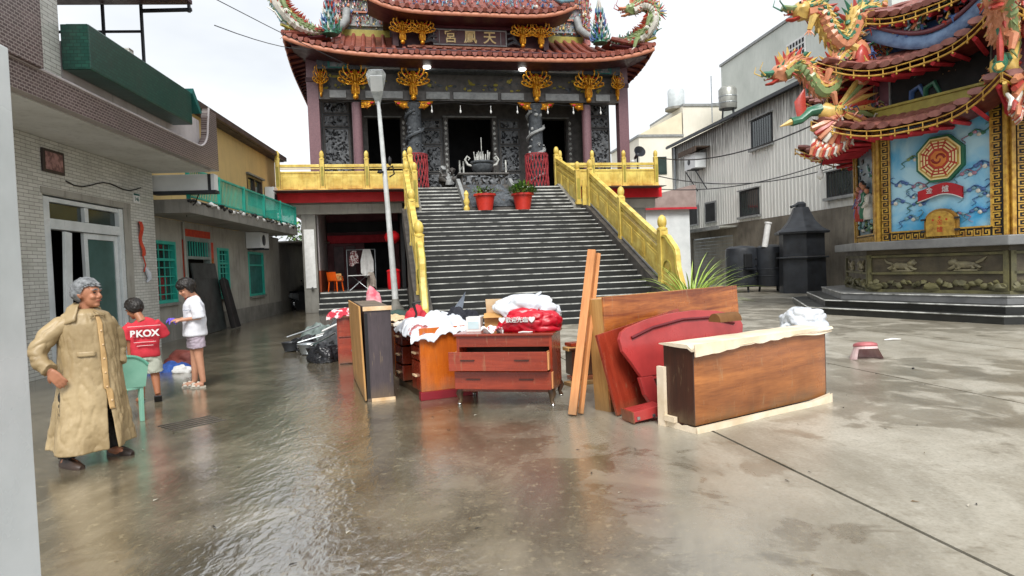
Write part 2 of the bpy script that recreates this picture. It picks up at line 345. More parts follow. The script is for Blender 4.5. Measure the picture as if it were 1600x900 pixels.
t = NT('faded_print'); v = t.coord('Object'); t.set(**{'Base Color': t.mix(t.rng(t.noise(v, 9, 4), .4, .6), lin('#b48a86'), lin('#6e4b4c')), 'Roughness': .3})
B('picture_print', t.m, fr, (.041, .045, 10.92, 11.4, 3.51, 3.81))
np_ = B('house_number_plate', K['white'], h1, (.002, .012, 13.9, 14.2, 3.24, 3.46), bevel=.004)
lettering('146', .13, K['teal_dark'], np_, (.0145, 14.05, 3.33), (PI/2, 0, PI/2), .002)
B('plate_band', K['teal_dark'], np_, (.0125, .0145, 13.92, 14.18, 3.41, 3.45))
# red festoon hanging on the pier
b = MB(); b.grid(lambda u, v: (.03+.03*math.sin(v*9), 14.02+.16*u+.05*v, 2.85-v*.75), 3, 12); b.tube([(.03, 14.14, 2.1), (.05, 14.2, 1.9), (.03, 14.15, 1.75)], .015, 6)
tag(b.build('paper_charm', K['red_paper'], None, smooth=60, loc=(-6.9, 0, 0), rz=HZ), 'red paper charm hanging on the white tiled pier beside the glass door', 'charm')
b = MB(); b.tube([(.03, 14.2, 1.85), (.07, 14.26, 1.72), (.06, 14.33, 1.6), (.03, 14.25, 1.52)], [.03, .06, .05, .02], 8)
tag(b.build('knotted_bag', K['plastic_w'], None, smooth=60, loc=(-6.9, 0, 0), rz=HZ), 'small white plastic bag knotted on the tiled pier below the red charm', 'bag')
sg = thing('light_box_sign', 'white unlit light box sign mounted under the purple tiled eave end', 'sign', (-6.9, 0, 0), HZ)
B('case', K['white_paint'], sg, (-.1, 1.3, 15.06, 15.3, 3.62, 4.0), bevel=.01)
B('dark_rim', K['black_iron'], sg, (-.12, 1.32, 15.045, 15.31, 3.55, 3.62), (1.15, 1.22, 15.05, 15.055, 3.62, 4.0))
# cables below the soffit
b = MB(); b.tube([(.02, 11.5, 3.38)]+[(.02, 11.5+.25*k, 3.36-.06*math.sin(k*.9)+.02*k) for k in range(1, 12)], .012, 5)
b.tube([(.9, 15.2, 3.6), (.75, 15.3, 3.35), (.5, 15.4, 3.2), (.3, 15.9, 3.1)], .015, 5)
tag(b.build('wall_cable', K['black'], None, smooth=60, loc=(-6.9, 0, 0), rz=HZ), 'thin dark cable strung along the white tiled wall under the eave', 'cable')

# ================================================================ second house
h2 = thing('cream_house', 'cream upper storey house with teal balcony railing and teal barred windows', 'house', (-7.3, 0, 0), HZ)
openings = [(15.55, 16.75, .97, 2.53), (17.35, 19.15, 0, 2.7), (19.7, 20.65, .9, 2.48), (22.6, 24.35, .86, 2.44)]
b = MB(); y = 15.05
for (a, c, z0, z1) in openings:
    b.box(-.22, 0, y, a, 0, 3.1)
    if z0 > 0: b.box(-.22, 0, a, c, 0, z0)
    b.box(-.22, 0, a, c, z1, 3.1); y = c
b.box(-.22, 0, y, 26.6, 0, 3.1); b.box(-7, -.22, 26.4, 26.6, 0, 6.2)
b.build('lower_wall', K['cement'], h2)
B('plinth', K['concrete'], h2, (0, .03, 15.05, 17.3, 0, .5), (0, .03, 19.2, 26.6, 0, .5))
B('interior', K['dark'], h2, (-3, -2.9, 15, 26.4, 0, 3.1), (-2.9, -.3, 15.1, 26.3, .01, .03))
def grille(parent, y0, y1, z0, z1, ny, nz, name='window', solid=False):
    w = B(name, K['teal'], parent, (-.12, .03, y0, y0+.07, z0, z1), (-.12, .03, y1-.07, y1, z0, z1), (-.12, .03, y0+.07, y1-.07, z0, z0+.08), (-.12, .03, y0+.07, y1-.07, z1-.08, z1), (-.1, .01, y0+.07, y1-.07, z0+(z1-z0)*.68, z0+(z1-z0)*.68+.06))
    if solid: B('shutter', K['teal_dark'], w, (-.08, -.04, y0+.07, y1-.07, z0+.08, z1-.08))
    else:
        B('pane', K['glass'], w, (-.1, -.09, y0+.07, y1-.07, z0+.08, z1-.08))
        q = MB()
        for i in range(1, ny): yy = y0+(y1-y0)*i/ny; q.box(-.03, -.01, yy-.014, yy+.014, z0+.08, z1-.08)
        for i in range(1, nz): zz = z0+(z1-z0)*i/nz; q.box(-.034, -.012, y0+.07, y1-.07, zz-.014, zz+.014)
        q.build('grille', K['teal'], w)
    B('sill', K['concrete'], w, (0.03, .08, y0-.05, y1+.05, z0-.07, z0))
    return w
grille(h2, 15.55, 16.75, .97, 2.53, 4, 7); grille(h2, 19.7, 20.65, .9, 2.48, 4, 8); grille(h2, 22.6, 24.35, .86, 2.44, 5, 6, solid=True)
dd = B('door_frame', mat('grey_door_frame', '#8d9a94', '#77837d', .5), h2, (-.14, .03, 17.35, 17.47, 0, 2.7), (-.14, .03, 19.03, 19.15, 0, 2.7), (-.14, .03, 17.47, 19.03, 2.6, 2.7), (-.14, .03, 17.47, 19.03, 2.1, 2.18))
q = MB()
for i in range(9): yy = 17.55+i*.175; q.box(-.02, .0, yy-.016, yy+.016, 2.18, 2.6)
q.build('transom_grille', K['teal'], dd)
B('transom_pane', K['glass'], dd, (-.1, -.09, 17.47, 19.03, 2.18, 2.6))
for k, (y0, y1, z0, z1) in enumerate([(17.2, 17.34, .5, 2.62), (19.16, 19.4, .6, 2.62), (17.3, 19.2, 2.72, 2.92)]):
    rp = B('door_couplet', K['red_paper'], h2, (.002, .008, y0, y1, z0, z1))
    if k == 1: lettering('福\n祿\n壽\n春', .26, K['gold'], rp, (.012, 19.28, 1.62), (PI/2, 0, PI/2), .002)
slabm = K['concrete']
sl = B('balcony_slab', slabm, h2, (0.0, 1.08, 15.1, 25.4, 3.12, 3.44))
b = MB()
rnd = random.Random(3)
for k in range(46):
    y = 15.15+k*.222; b.blob((1.08, y, 3.42+rnd.uniform(-.05, .04)), (rnd.uniform(.02, .09), rnd.uniform(.08, .16), rnd.uniform(.02, .07)), 1, .3, 3, rnd.randint(0, 2), k)
tag(b.build('crumbling_edge', [K['concrete'], K['white'], K['black']], sl, smooth=60), kind='stuff')
rl = thing('balcony_railing', 'pale teal balcony railing with thin upright bars on the cream house', 'railing', (-7.3, 0, 0), HZ)
B('top_rail', K['teal'], rl, (1.0, 1.06, 15.15, 25.4, 4.17, 4.22)); B('bottom_rail', K['teal'], rl, (1.0, 1.06, 15.15, 25.4, 3.5, 3.54))
for y in (15.2, 17.2, 19.2, 21.2, 23.2, 25.35): B('post', K['teal'], rl, (.99, 1.07, y-.035, y+.035, 3.44, 4.24))
q = MB()
for k in range(92): y = 15.2+k*.11; q.box(1.02, 1.04, y-.009, y+.009, 3.54, 4.17)
tag(q.build('bars', K['teal'], rl), kind='stuff')
B('end_rail', K['teal'], rl, (.0, 1.06, 25.37, 25.41, 4.17, 4.22), (.0, 1.06, 25.37, 25.41, 3.5, 3.54))
B('upper_wall', K['cream'], h2, (-.2, 0, 15.2, 22.9, 3.44, 6.25), (-.2, 0, 22.9, 24.7, 3.44, 4.1), (-.2, 0, 22.9, 24.7, 5.2, 6.25), (-.2, 0, 24.7, 26.6, 3.44, 6.25), (-7, -.2, 26.4, 26.59, 3.44, 6.2), (-7, -.2, 15.2, 15.4, 3.44, 6.25))
w = B('window', mat('brown_window_frame', '#4b3a30', rough=.4), h2, (-.1, .02, 22.9, 23, 4.1, 5.2), (-.1, .02, 24.6, 24.7, 4.1, 5.2), (-.1, .02, 23, 24.6, 4.1, 4.18), (-.1, .02, 23, 24.6, 5.12, 5.2), (-.09, .01, 23.78, 23.83, 4.18, 5.12))
B('pane', K['glass'], w, (-.08, -.07, 23, 24.6, 4.18, 5.12)); B('lintel', K['concrete'], w, (.02, .1, 22.8, 24.8, 5.2, 5.26))
rf = B('roof', mat('brown_roof', '#4d3e38', '#3a2f2b', .6, 3, .2), h2, (-7, .3, 15, 26.9, 6.26, 6.42)); B('gutter', mat('brown_gutter', '#554640', rough=.5), rf, (.3, .42, 15, 26.9, 6.28, 6.44))
MB().tube([(.06, 17.22, 3.1), (.06, 17.22, 1.4)], .03, 8).build('drain_pipe', K['cement'], h2, smooth=50)
def ac_unit(name_label, loc, rz, s=(.8, .32, .55)):
    a = thing('air_conditioner', name_label, 'air conditioner', loc, rz)
    B('case', K['white_paint'], a, (0, s[1], -s[0]/2, s[0]/2, 0, s[2]), bevel=.015)
    q = MB(); q.lathe([(.19, 0), (.19, .012), (.17, .02), (.03, .03)], 20); o = q.build('fan_grille', K['black_iron'], a, smooth=40); o.rotation_euler = (0, PI/2, 0); o.location = (s[1], -.12, s[2]/2)
    B('bracket', K['black_iron'], a, (-.02, s[1]+.05, -.3, -.26, -.06, 0), (-.02, s[1]+.05, .26, .3, -.06, 0))
    return a
hp = lambda x, y, z: (-7.3+x*math.cos(HZ)-y*math.sin(HZ), x*math.sin(HZ)+y*math.cos(HZ), z)
ac_unit('weathered air conditioner on the grey wall under the teal balcony', hp(.02, 22.9, 2.55), HZ, (1.0, .5, .55))
ac_unit('white air conditioner beside the brown window above the teal railing', hp(.02, 25.3, 4.1), HZ, (.7, .35, .9))
# dark door leaf leaning, black mat
b = MB(); b.T = tr(.25, 17.6, 0) @ rot_m('Y', -7) ; b.box(0, .05, 0, 1.75, 0, 2.0); b.box(.05, .06, .12, 1.63, .2, .22); b.box(.05, .06, .12, 1.63, 1.55, 1.57)
tag(b.build('door_leaf', mat('dark_grey_door', '#3b4140', '#2c3130', .4, 3, .1), None, loc=(-7.3, 0, 0), rz=HZ, bevel=.006), 'dark grey door leaf standing open below the red couplet doorway', 'door')
b = MB(); b.grid(lambda u, v: (.5-.28*v+.03*math.sin(u*7), 19.2+.75*u*(1-.15*v), .02+1.55*v*(1-.06*(2*u-1)**2)), 10, 12); b.grid(lambda u, v: (.47-.28*v+.03*math.sin(u*7), 19.2+.75*u*(1-.15*v), .02+1.55*v*(1-.06*(2*u-1)**2)), 10, 12)
tag(b.build('black_mat', K['black'], None, smooth=60, loc=(-7.3, 0, 0), rz=HZ), 'black rubber sheet propped against the grey wall beside the red couplet', 'mat')

# ================================================================ covered alley beyond
al = thing('carport', 'dark open carport with pale corrugated roof edge at the alley end', 'carport', (-7.3, 0, 0), HZ)
B('roof', mat('pale_sheet_roof', '#b9b8b0', '#98968e', .5, 3, .2), al, (-4, 1.5, 27.5, 36, 2.95, 3.02))
for x, y in ((1.4, 27.7), (1.4, 31.5), (1.4, 35.8), (-1.5, 35.8)): B('post', K['black_iron'], al, (x-.05, x+.05, y-.05, y+.05, 0, 2.95))
B('back_wall', mat('dark_wall', '#4a4843', '#34322e', .8, 1, .2), al, (-4, 3.5, 36.2, 36.4, 0, 3.0)); B('side_wall', K['cement'], al, (-.5, -.3, 26.7, 36.2, 0, 2.95))
for k in range(3): B('stored_box', K['dark'], al, (.0+.1*k, .9, 29+k*2.1, 30.3+k*2.1, 0, .8+.3*k))
# ================================================================ temple
TZ = R(11.3); TO = (-.753, 26.09, 0)
def tw(u, v, z=0): return (TO[0]+u*math.cos(TZ)-v*math.sin(TZ), TO[1]+u*math.sin(TZ)+v*math.cos(TZ), z)
K['stone'] = mat('dark_grey_stone', '#585450', '#3b3835', .5, 4, .4, 25)
K['stone_l'] = mat('pale_worn_stone', '#9a9c9b', '#7b7d7d', .55, 5, .3, 25)
K['stone_carved'] = mat('carved_blue_stone', '#585d62', '#33373b', .55, 9, .5, 22)
K['stone_r'] = mat('raised_grey_carving', '#7d8083', '#5c5f62', .5, 8, .3, 22)
K['purple_col'] = mat('mauve_granite', '#7d5d62', '#6c4e54', .35, 14, .08, 50)
K['roof_tile'] = mat('terracotta_tile', '#94503f', '#6e372d', .45, 5, .25, 20)
K['roof_edge'] = mat('pinkish_eave_trim', '#c07f62', '#a8664c', .5, 5, .1)
K['step'] = mat('wet_dark_granite_step', '#282927', '#181918', .38, 3, .2, 60, dirt=.3)
K['nosing'] = mat('worn_step_edge', '#d0d1cc', '#5d5e59', .5, 2.3, .15, 40, lo=.42, hi=.66)
K['olive'] = mat('olive_gold_band', '#a59a3f', '#8b7f35', .5, 5, .2)
K['dark_wood'] = mat('dark_red_wood', '#4a1c22', '#351319', .45, 4, .15)
GL = glossy_multi(['#b4453a', '#3f7a60', '#d9b766', '#4d6ea6', '#dcd8cc', '#cf8a66', '#79a3b0', '#b07f94', '#8a9c68'])
GD = [K['black']] + GL

temple = thing('temple', 'two tiered temple hall with terracotta roofs, gold brackets and carved dark columns', 'temple', TO, TZ)
# --- terrace
B('terrace_slab', K['concrete'], temple, (-8.35, 7.7, .95, 14, 4.35, 4.78))
for bx_ in ((-8.45, -3.4, .82, .94, 4.4, 4.9), (3.0, 7.85, .82, .94, 4.4, 4.9), (-8.45, -8.36, .95, 14, 4.4, 4.9), (7.71, 7.85, .95, 14, 4.4, 4.9)): B('red_fascia', K['red'], temple, bx_)
B('terrace_floor', K['stone'], temple, (-8.35, 7.7, .0, 14, 4.781, 4.8))
for bx_ in ((-8.2, -3.5, 1.0, 1.3, 3.95, 4.34), (3.5, 7.6, 1.0, 1.3, 3.95, 4.34)): B('slab_underside_beam', K['cement'], temple, bx_)
for u in (-7.2, 6.9):
    B('ground_pillar', K['concrete'], temple, (u-.3, u+.25, 1.0, 1.5, 0, 3.94), bevel=.02)
B('ground_side_wall', K['pinkplaster'], temple, (-7.1, -6.9, 1.55, 6, 1.7, 4.3)); B('ground_side_dado', mat('orange_dado', '#a5502d', rough=.6), temple, (-7.09, -6.88, 1.55, 6, .8, 1.7))
B('porch_floor', K['stone'], temple, (-7.4, -3.3, 1.55, 6, 0, .8))
for k in range(4):
    st = B('porch_step', K['step'], temple, (-6.9, -3.45, 1.2-.36*k-.36+.36, 1.55 if k == 0 else 1.2-.36*(k-1), 0, .8-.2*k-.004*(k == 0)))
    B('nosing', K['nosing'], st, (-6.9, -3.45, 1.2-.36*k-.012, 1.2-.36*k-.001, .8-.2*k-.05, .8-.2*k-.004))
pw = B('porch_back_wall', mat('maroon_wall', '#6b3338', '#55262b', .6, 2, .1), temple, (-6.88, -5.2, 5.2, 5.4, .8, 4.3), (-4.0, -3.3, 5.2, 5.4, .8, 4.3), (-5.2, -4.0, 5.2, 5.4, 3.2, 4.3))
B('red_lintel', K['red_cloth'], pw, (-6.85, -3.32, 5.0, 5.18, 2.95, 3.3)); B('upper_beam', K['dark'], pw, (-6.85, -3.32, 5.0, 5.18, 3.45, 3.9))
for u in (-6.6, -6.05): B('wall_panel', K['dark_wood'], pw, (u, u+.45, 5.15, 5.19, 1.0, 2.8), bevel=.01)
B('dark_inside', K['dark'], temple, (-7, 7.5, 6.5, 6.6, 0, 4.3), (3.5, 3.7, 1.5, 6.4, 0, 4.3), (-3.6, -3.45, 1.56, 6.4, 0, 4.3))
# --- main hall: back wall with three doorways
zt = 4.8
b = MB()
for (u0, u1, z0, z1) in [(-7, -4.8, zt, 10.3), (-3.3, -1.05, zt, 10.3), (1.05, 3.3, zt, 10.3), (4.8, 7, zt, 10.3), (-4.8, -3.3, 8.75, 10.3), (-1.05, 1.05, 8.77, 10.3), (3.3, 4.8, 8.75, 10.3)]:
    b.box(u0, u1, 5.0, 5.35, z0, z1)
hw = b.build('hall_front_wall', K['stone'], temple)
B('hall_body', K['cement'], temple, (-7.1, -6.8, 5.36, 13.5, zt, 11), (6.8, 7.1, 5.36, 13.5, zt, 11), (-6.8, 6.8, 13.3, 13.5, zt, 11))
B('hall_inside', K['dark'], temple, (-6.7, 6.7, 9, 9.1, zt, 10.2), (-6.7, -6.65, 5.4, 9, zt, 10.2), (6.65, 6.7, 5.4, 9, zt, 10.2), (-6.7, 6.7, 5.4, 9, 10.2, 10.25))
B('door_lintel', K['stone_l'], temple, (-1.3, 1.3, 4.9, 4.99, 8.77, 8.84), (-4.95, -3.2, 4.9, 4.99, 8.75, 8.8), (3.2, 4.95, 4.9, 4.99, 8.75, 8.8))
def relief(w, h, seed, amp=.05, fr=5.0, res=.05):
    q = MB(); nu, nv = max(4, int(w/res)), max(4, int(h/res))
    def fn(a, c):
        x, z = (a-.5)*w, c*h; e = min(1, min(a, 1-a)*w/.06, min(c, 1-c)*h/.06)
        n = mnoise.fractal(Vector((x*fr, z*fr, seed*7.3)), 1.0, 2.2, 3) if e > 0 else 0
        d = e*amp*(1 if abs(n) > .15 else -1.2*1) * (.6+.4*math.cos(x*21+z*13))
        return (x, -d, z)
    q.grid(fn, nu, nv)
    for i, f in enumerate(q.f):   # recessed faces get the darker material: shade of the piercing put into colour
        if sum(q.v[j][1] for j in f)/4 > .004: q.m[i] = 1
    return q
def carved_panel(parent, u, v, z0, z1, w, seed, splits):
    p = B('carved_panel', K['stone_carved'], parent, (u-w/2, u+w/2, v-.06, v+.02, z0, z1))
    zz = z0+.06
    for k, fr_ in enumerate(splits):
        hh = (z1-z0-.06*(len(splits)+1))*fr_
        f = B('panel_frame', K['stone'], p, (u-w/2+.03, u-w/2+.1, v-.12, v-.06, zz, zz+hh), (u+w/2-.1, u+w/2-.03, v-.12, v-.06, zz, zz+hh), (u-w/2+.1, u+w/2-.1, v-.12, v-.06, zz, zz+.05), (u-w/2+.1, u+w/2-.1, v-.12, v-.06, zz+hh-.05, zz+hh))
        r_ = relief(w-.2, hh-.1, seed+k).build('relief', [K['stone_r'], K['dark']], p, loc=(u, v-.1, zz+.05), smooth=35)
        zz += hh+.06
for sgn in (-1, 1):
    carved_panel(temple, sgn*1.9, 4.98, zt+.1, 8.7, 1.05, 3+sgn, [.12, .2, .36, .2, .12])
    carved_panel(temple, sgn*6.15, 4.2, zt+.1, 9.7, 1.2, 9+sgn, [.1, .2, .38, .12, .12, .08])
    # jamb strips with pale carved studs
    for uu in (1.17, 3.15 if sgn < 0 else 4.95):
        j = B('door_jamb', K['stone'], temple, (sgn*uu-.11, sgn*uu+.11, 4.86, 4.985, zt, 8.75))
        q = MB(); rr = random.Random(int(uu*10)+sgn)
        for k in range(15): q.blob((sgn*uu, 4.86, zt+.2+k*.25), (.075, .05, .085), 1, .3, 3, 0, k)
        q.build('jamb_carving', K['nosing'], j, smooth=50)
    B('side_screen_wall', K['stone'], temple, (sgn*6.15-.62, sgn*6.15+.62, 4.22, 4.4, zt, 10.2))
    # outer square columns
    c = B('square_column', K['purple_col'], temple, (sgn*6.98-.24, sgn*6.98+.24, 2.8, 3.25, zt, 10.75), bevel=.02)
    B('column_band', K['dark_wood'], c, (sgn*6.98-.27, sgn*6.98+.27, 2.76, 3.29, 9.72, 9.9))
    c = MB().lathe([(.27, 0), (.27, .12), (.22, .16), (.21, 4.1)], 20, c=(sgn*5.2, 3, zt)).build('round_column', K['purple_col'], temple, smooth=40)
# dragon columns
def dragon_column(u):
    c = MB().lathe([(.42, 0), (.42, .35), (.33, .42), (.31, 3.85), (.38, 3.95), (.38, 4.1)], 24, c=(u, 3, zt)).build('dragon_column', K['stone_carved'], temple, smooth=40)
    q = MB(); n = 90; pts = []; rr = []
    for k in range(n):
        f = k/(n-1); a = f*2*PI*3.2+u; pts.append((u+.37*math.cos(a), 3+.37*math.sin(a), zt+.5+f*3.25)); rr.append(.085*(1-.3*abs(2*f-1))*(1+.12*math.sin(k*2.2)))
    q.tube(pts, rr, 7)
    for k in range(0, n, 4):
        p = Vector(pts[k]); o = (p-Vector((u, 3, p.z))).normalized(); q.tube([p, p+o*.08+Vector((0, 0, .12))], [.05, .008], 5)
    rd = random.Random(int(u*10))
    for k in range(46):
        a = rd.uniform(0, 2*PI); z = zt+rd.uniform(.45, 3.8); q.blob((u+.33*math.cos(a), 3+.33*math.sin(a), z), (rd.uniform(.04, .1), rd.uniform(.04, .1), rd.uniform(.04, .1)), 1, .3, 3, 0, k)
    q.build('coiled_dragon', K['stone_l' if u > 0 else 'stone_carved'], c, smooth=50)
for u in (-2.75, 2.75): dragon_column(u)
# red lattice guards wrapped round the dragon columns
def lattice(u, v, label):
    q = MB(); r = .5; h = 1.9; n = 20
    for k in range(n):
        a = 2*PI*k/n
        for s_ in (-1, 1): q.tube([(r*math.cos(a+s_*t*.9)*(1+.05*math.sin(9*t+k)), r*math.sin(a+s_*t*.9), .05+t*(h-.1)) for t in [i/8 for i in range(9)]], .024, 5)
    for z in (.05, h-.05): q.tube([(r*math.cos(2*PI*k/20), r*math.sin(2*PI*k/20), z) for k in range(21)], .025, 6)
    tag(q.build('column_guard', mat('dusky_red_guard', '#a5363b', '#842a30', .7, 5, .1), None, smooth=50, loc=tw(u, v, 4.8), rz=TZ), label, 'guard', 'red guards round the dragon columns')
lattice(-2.75, 3, 'red lattice guard around the carved column left of the main doorway')
lattice(2.75, 3, 'red lattice guard around the carved column right of the main doorway')
# beams
bm_ = B('tie_beam', K['stone'], temple, (-6.74, 6.74, 2.8, 3.2, 9.0, 9.42))
for (u0, u1) in [(-6.3, -5.6), (-4.8, -3.2), (-2.2, -1.15), (-1.0, 1.0), (1.15, 2.2), (3.2, 4.8), (5.6, 6.3)]:
    MB().box(u0, u1, 2.72, 2.79, 9.05, 9.37).build('cartouche', K['stone_l'], bm_, bevel=.07, smooth=40)
fz = B('frieze', K['stone'], temple, (-6.74, 6.74, 3.0, 3.3, 9.43, 10.2))
b = MB(); rd = random.Random(5)
for k in range(120): b.blob((rd.uniform(-6.5, 6.5), 2.99, rd.uniform(9.5, 10.1)), (rd.uniform(.04, .14), .04, rd.uniform(.04, .1)), 1, .4, 3, rd.randint(0, 1), k)
tag(b.build('frieze_carving', [K['olive'], K['stone_carved']], fz, smooth=40), kind='stuff')
ub = B('upper_beam', K['stone_carved'], temple, (-6.74, 6.74, 2.5, 3.0, 10.2, 10.7))
for (u0, u1, mm) in [(-6.3, -5.5, 'teal_dark'), (-4.9, -3.3, 'stone_l'), (-2.2, 2.2, 'stone_carved'), (3.3, 4.9, 'stone_l'), (5.5, 6.3, 'teal_dark')]:
    pp = MB().box(u0, u1, 2.42, 2.49, 10.22, 10.66).build('painted_panel', K[mm], ub, bevel=.04, smooth=40)
    o = relief(u1-u0-.2, .34, u0, .03, 4).build('relief', [K['stone_r'], K['stone_carved']], pp, loc=((u0+u1)/2, 2.41, 10.27), smooth=35)
B('eave_soffit', K['dark_wood'], temple, (-7.6, 7.6, 1.4, 5.0, 10.72, 10.78))
# gold brackets
def bracket_mesh(wing=.62):
    q = MB()
    q.lathe([(.05, -.02), (.11, .03), (.13, .1), (.1, .18), (.14, .24), (.14, .62), (.17, .66), (.12, .72), (.13, 1.15), (.06, 1.25)], 10)
    for k in range(8):   # vertical fluting of the pendant
        a = 2*PI*k/8; q.tube([(.14*math.cos(a), .14*math.sin(a), .22), (.16*math.cos(a), .16*math.sin(a), .4), (.14*math.cos(a), .14*math.sin(a), .6)], [.02, .028, .02], 5)
        q.tube([(.13*math.cos(a), .13*math.sin(a), .75), (.16*math.cos(a), .16*math.sin(a), 1.0), (.1*math.cos(a), .1*math.sin(a), 1.22)], [.022, .03, .012], 5)
    for s_ in (-1, 1):
        for j, (L, z0, up_) in enumerate(((.62, .62, .22), (.55, .74, .36), (.42, .88, .42), (.26, 1.0, .38))):   # scrolled arms, longest lowest
            L *= wing/.62; pts = [(s_*.08, -.02, z0), (s_*L*.5, -.09, z0+.02), (s_*L*.9, -.07, z0+up_*.55), (s_*L, -.1, z0+up_), (s_*L*.88, -.12, z0+up_*1.15), (s_*L*.8, -.1, z0+up_*.95)]
            q.tube(*cr(pts, [.05, .045, .04, .035, .028, .01], 3), 6)
            for i in range(3): q.blob((s_*L*(.3+.22*i), -.1, z0+.05+up_*.3*i*.6), (.045, .04, .04), 1, .5, 3, 1 if (i+j) % 5 == 4 else 0, i+j)
    return q
bkm = bracket_mesh(.7).mesh('gold_bracket', [K['gold'], K['red']], 45)
for u in (-5.2, -2.75, 2.75, 5.2): inst(bkm, 'gold_bracket', temple, (u, 2.55, 8.95))
for s_ in (-1, 1): inst(bkm, 'gold_bracket', temple, (s_*6.62, 2.6, 9.05), (0, 0, 0), (.45, .8, .9))
q = MB()
for j in range(4): q.tube([(0, 0, .3-.08*j), (.25+.05*j, -.03, .26-.05*j), (.62-.13*j, 0, .3-.1*j), (.5-.1*j, -.04, .12)], [.04, .07, .05, .02], 6)
q.blob((.2, -.05, .14), (.12, .05, .1), 1, .4, 3, 0, 3); q.blob((.4, -.05, .24), (.1, .05, .08), 1, .4, 3, 1, 4)
scm = q.mesh('gold_scroll', [K['gold'], K['red']], 45)
for u in (-2.75, 2.75, -5.2, 5.2):
    for s_ in (-1, 1):
        if abs(u) > 5 and s_*u > 0: continue
        inst(scm, 'gold_scroll', temple, (u+s_*.22, 2.78, 8.62), (0, 0, 0), (s_, 1, 1))
# --- roofs
def zeave(u, base, rise, half): return base + rise*(abs(u)/half)**5
def roof_tiers(parent, half, v0, v1, z0, z1, rise, pitch, hipend=None, centre=0):
    """front slope: sheet, tile rows, curved eave trim"""
    def pt(u, f):
        ue = u; sag = .18*math.sin(PI*f)
        return (ue, v0+(v1-v0)*f, zeave(u, z0, rise*(1-f*.6), half)+(z1-z0)*f-sag)
    q = MB(); q.grid(lambda a, c: pt((2*a-1)*(half-(hipend or 0)*c), c), 40, 6); q.grid(lambda a, c: tuple(Vector(pt((2*a-1)*(half-(hipend or 0)*c), c))-Vector((0, 0, .1))), 40, 6)
    sh = q.build('roof_sheet', K['roof_tile'], parent, smooth=60)
    n = int(2*half/pitch)
    for k in range(n+1):
        u = -half+k*2*half/n
        fmax = 1.0
        if hipend and abs(u) > half-hipend: fmax = max(.12, (half-abs(u))/hipend)
        if abs(u) < centre: fmax = .56
        pts = [pt(u, fmax*i/7) for i in range(8)]; pts[0] = (pts[0][0], pts[0][1]-.06, pts[0][2])
        r_ = MB(); rr = []; pp = []
        for i in range(7):
            a, c = Vector(pts[i]), Vector(pts[i+1]); pp += [a+Vector((0, 0, .05)), a.lerp(c, .93)+Vector((0, 0, .05))]; rr += [.1, .082]
        r_.tube(pp, rr, 8)
        r_.build('roof_tile_row', K['roof_tile'], parent, smooth=40)
    # drip tiles between rows + trim
    dm = MB().prism([(-.11, .06), (.11, .06), (.09, -.05), (0, -.12), (-.09, -.05)], -.02, .02, 'y').mesh('drip_tile', K['roof_tile'])
    for k in range(n):
        u = -half+(k+.5)*2*half/n; p = pt(u, 0); inst(dm, 'drip_tile', parent, (p[0], p[1]-.08, p[2]+.02))
    q = MB(); q.tube([(u, v0-.02, zeave(u, z0, rise, half)-.16) for u in [half*(2*i/40-1) for i in range(41)]], [(.05, .09)]*41, 8); q.build('eave_trim', K['roof_edge'], parent, smooth=50)
    q = MB(); q.grid(lambda a, c: ((2*a-1)*half, v0+.05+c*1.6, zeave((2*a-1)*half, z0-.22, rise, half)-.02*c), 40, 2); q.build('eave_board', K['dark_wood'], parent, smooth=60)
    return pt
lr = B('lower_roof', K['dark_wood'], temple, (-6.6, 6.6, 2.2, 13, 10.79, 10.9))
ptl = roof_tiers(lr, 7.85, 1.2, 4.9, 10.52, 12.46, .62, .43, hipend=2.4, centre=3.5)
# side slopes with rafters below
for s_ in (-1, 1):
    def sp(a, c, s_=s_):   # a along depth, c up slope
        v = 1.2+a*12.4; e = .62*max(0, 1-a*2.2)**4
        return (s_*(7.85-1.7*c), v+1.4*c*(1-2*a)*.9, 10.52+e*(1-.6*c)+1.1*c-.15*math.sin(PI*c))
    q = MB(); q.grid(lambda a, c: sp(a, c), 24, 5); q.grid(lambda a, c: tuple(Vector(sp(a, c))-Vector((0, 0, .14))), 24, 5); q.build('side_roof_sheet', K['roof_tile'], lr, smooth=60)
    rm = MB().box(-.05, .05, -.05, .05, 0, 1)
    for k in range(26):
        a = k/26; p0 = Vector(sp(a, 0)); p1 = Vector(sp(a, .9))
        MB().tube([p0-Vector((0, 0, .22)), p1-Vector((0, 0, .25))], .06, 4).build('rafter', K['dark_wood'], lr)
        if k % 1 == 0: MB().tube([p0+Vector((s_*.05, 0, .03)), p0.lerp(p1, .5)+Vector((0, 0, -.02)), p1+Vector((0, 0, .05))], .1, 7).build('side_tile_row', K['roof_tile'], lr, smooth=50)
    q = MB(); q.tube([Vector(sp(i/20, 0))+Vector((0, 0, -.12)) for i in range(21)], [(.05, .09)]*21, 8); q.build('side_eave_trim', K['roof_edge'], lr, smooth=50)
    # hip ridge curling to the corner
    q = MB(); hp_ = [(s_*5.5, 4.85, 13.6), (s_*5.55, 4.6, 13.0), (s_*5.75, 4.1, 12.55), (s_*6.15, 3.4, 12.1), (s_*6.7, 2.6, 11.72), (s_*7.3, 1.8, 11.5), (s_*7.9, 1.15, 11.55)]
    q.tube(hp_, [.2, .19, .18, .16, .14, .12, .07], 8); q.build('hip_ridge', K['stone_l'], lr, smooth=50)
    q = MB(); q.tube([tuple(Vector(p)+Vector((0, -.12, -.12))) for p in hp_], .06, 6); q.build('hip_trim', K['olive'], lr, smooth=50)
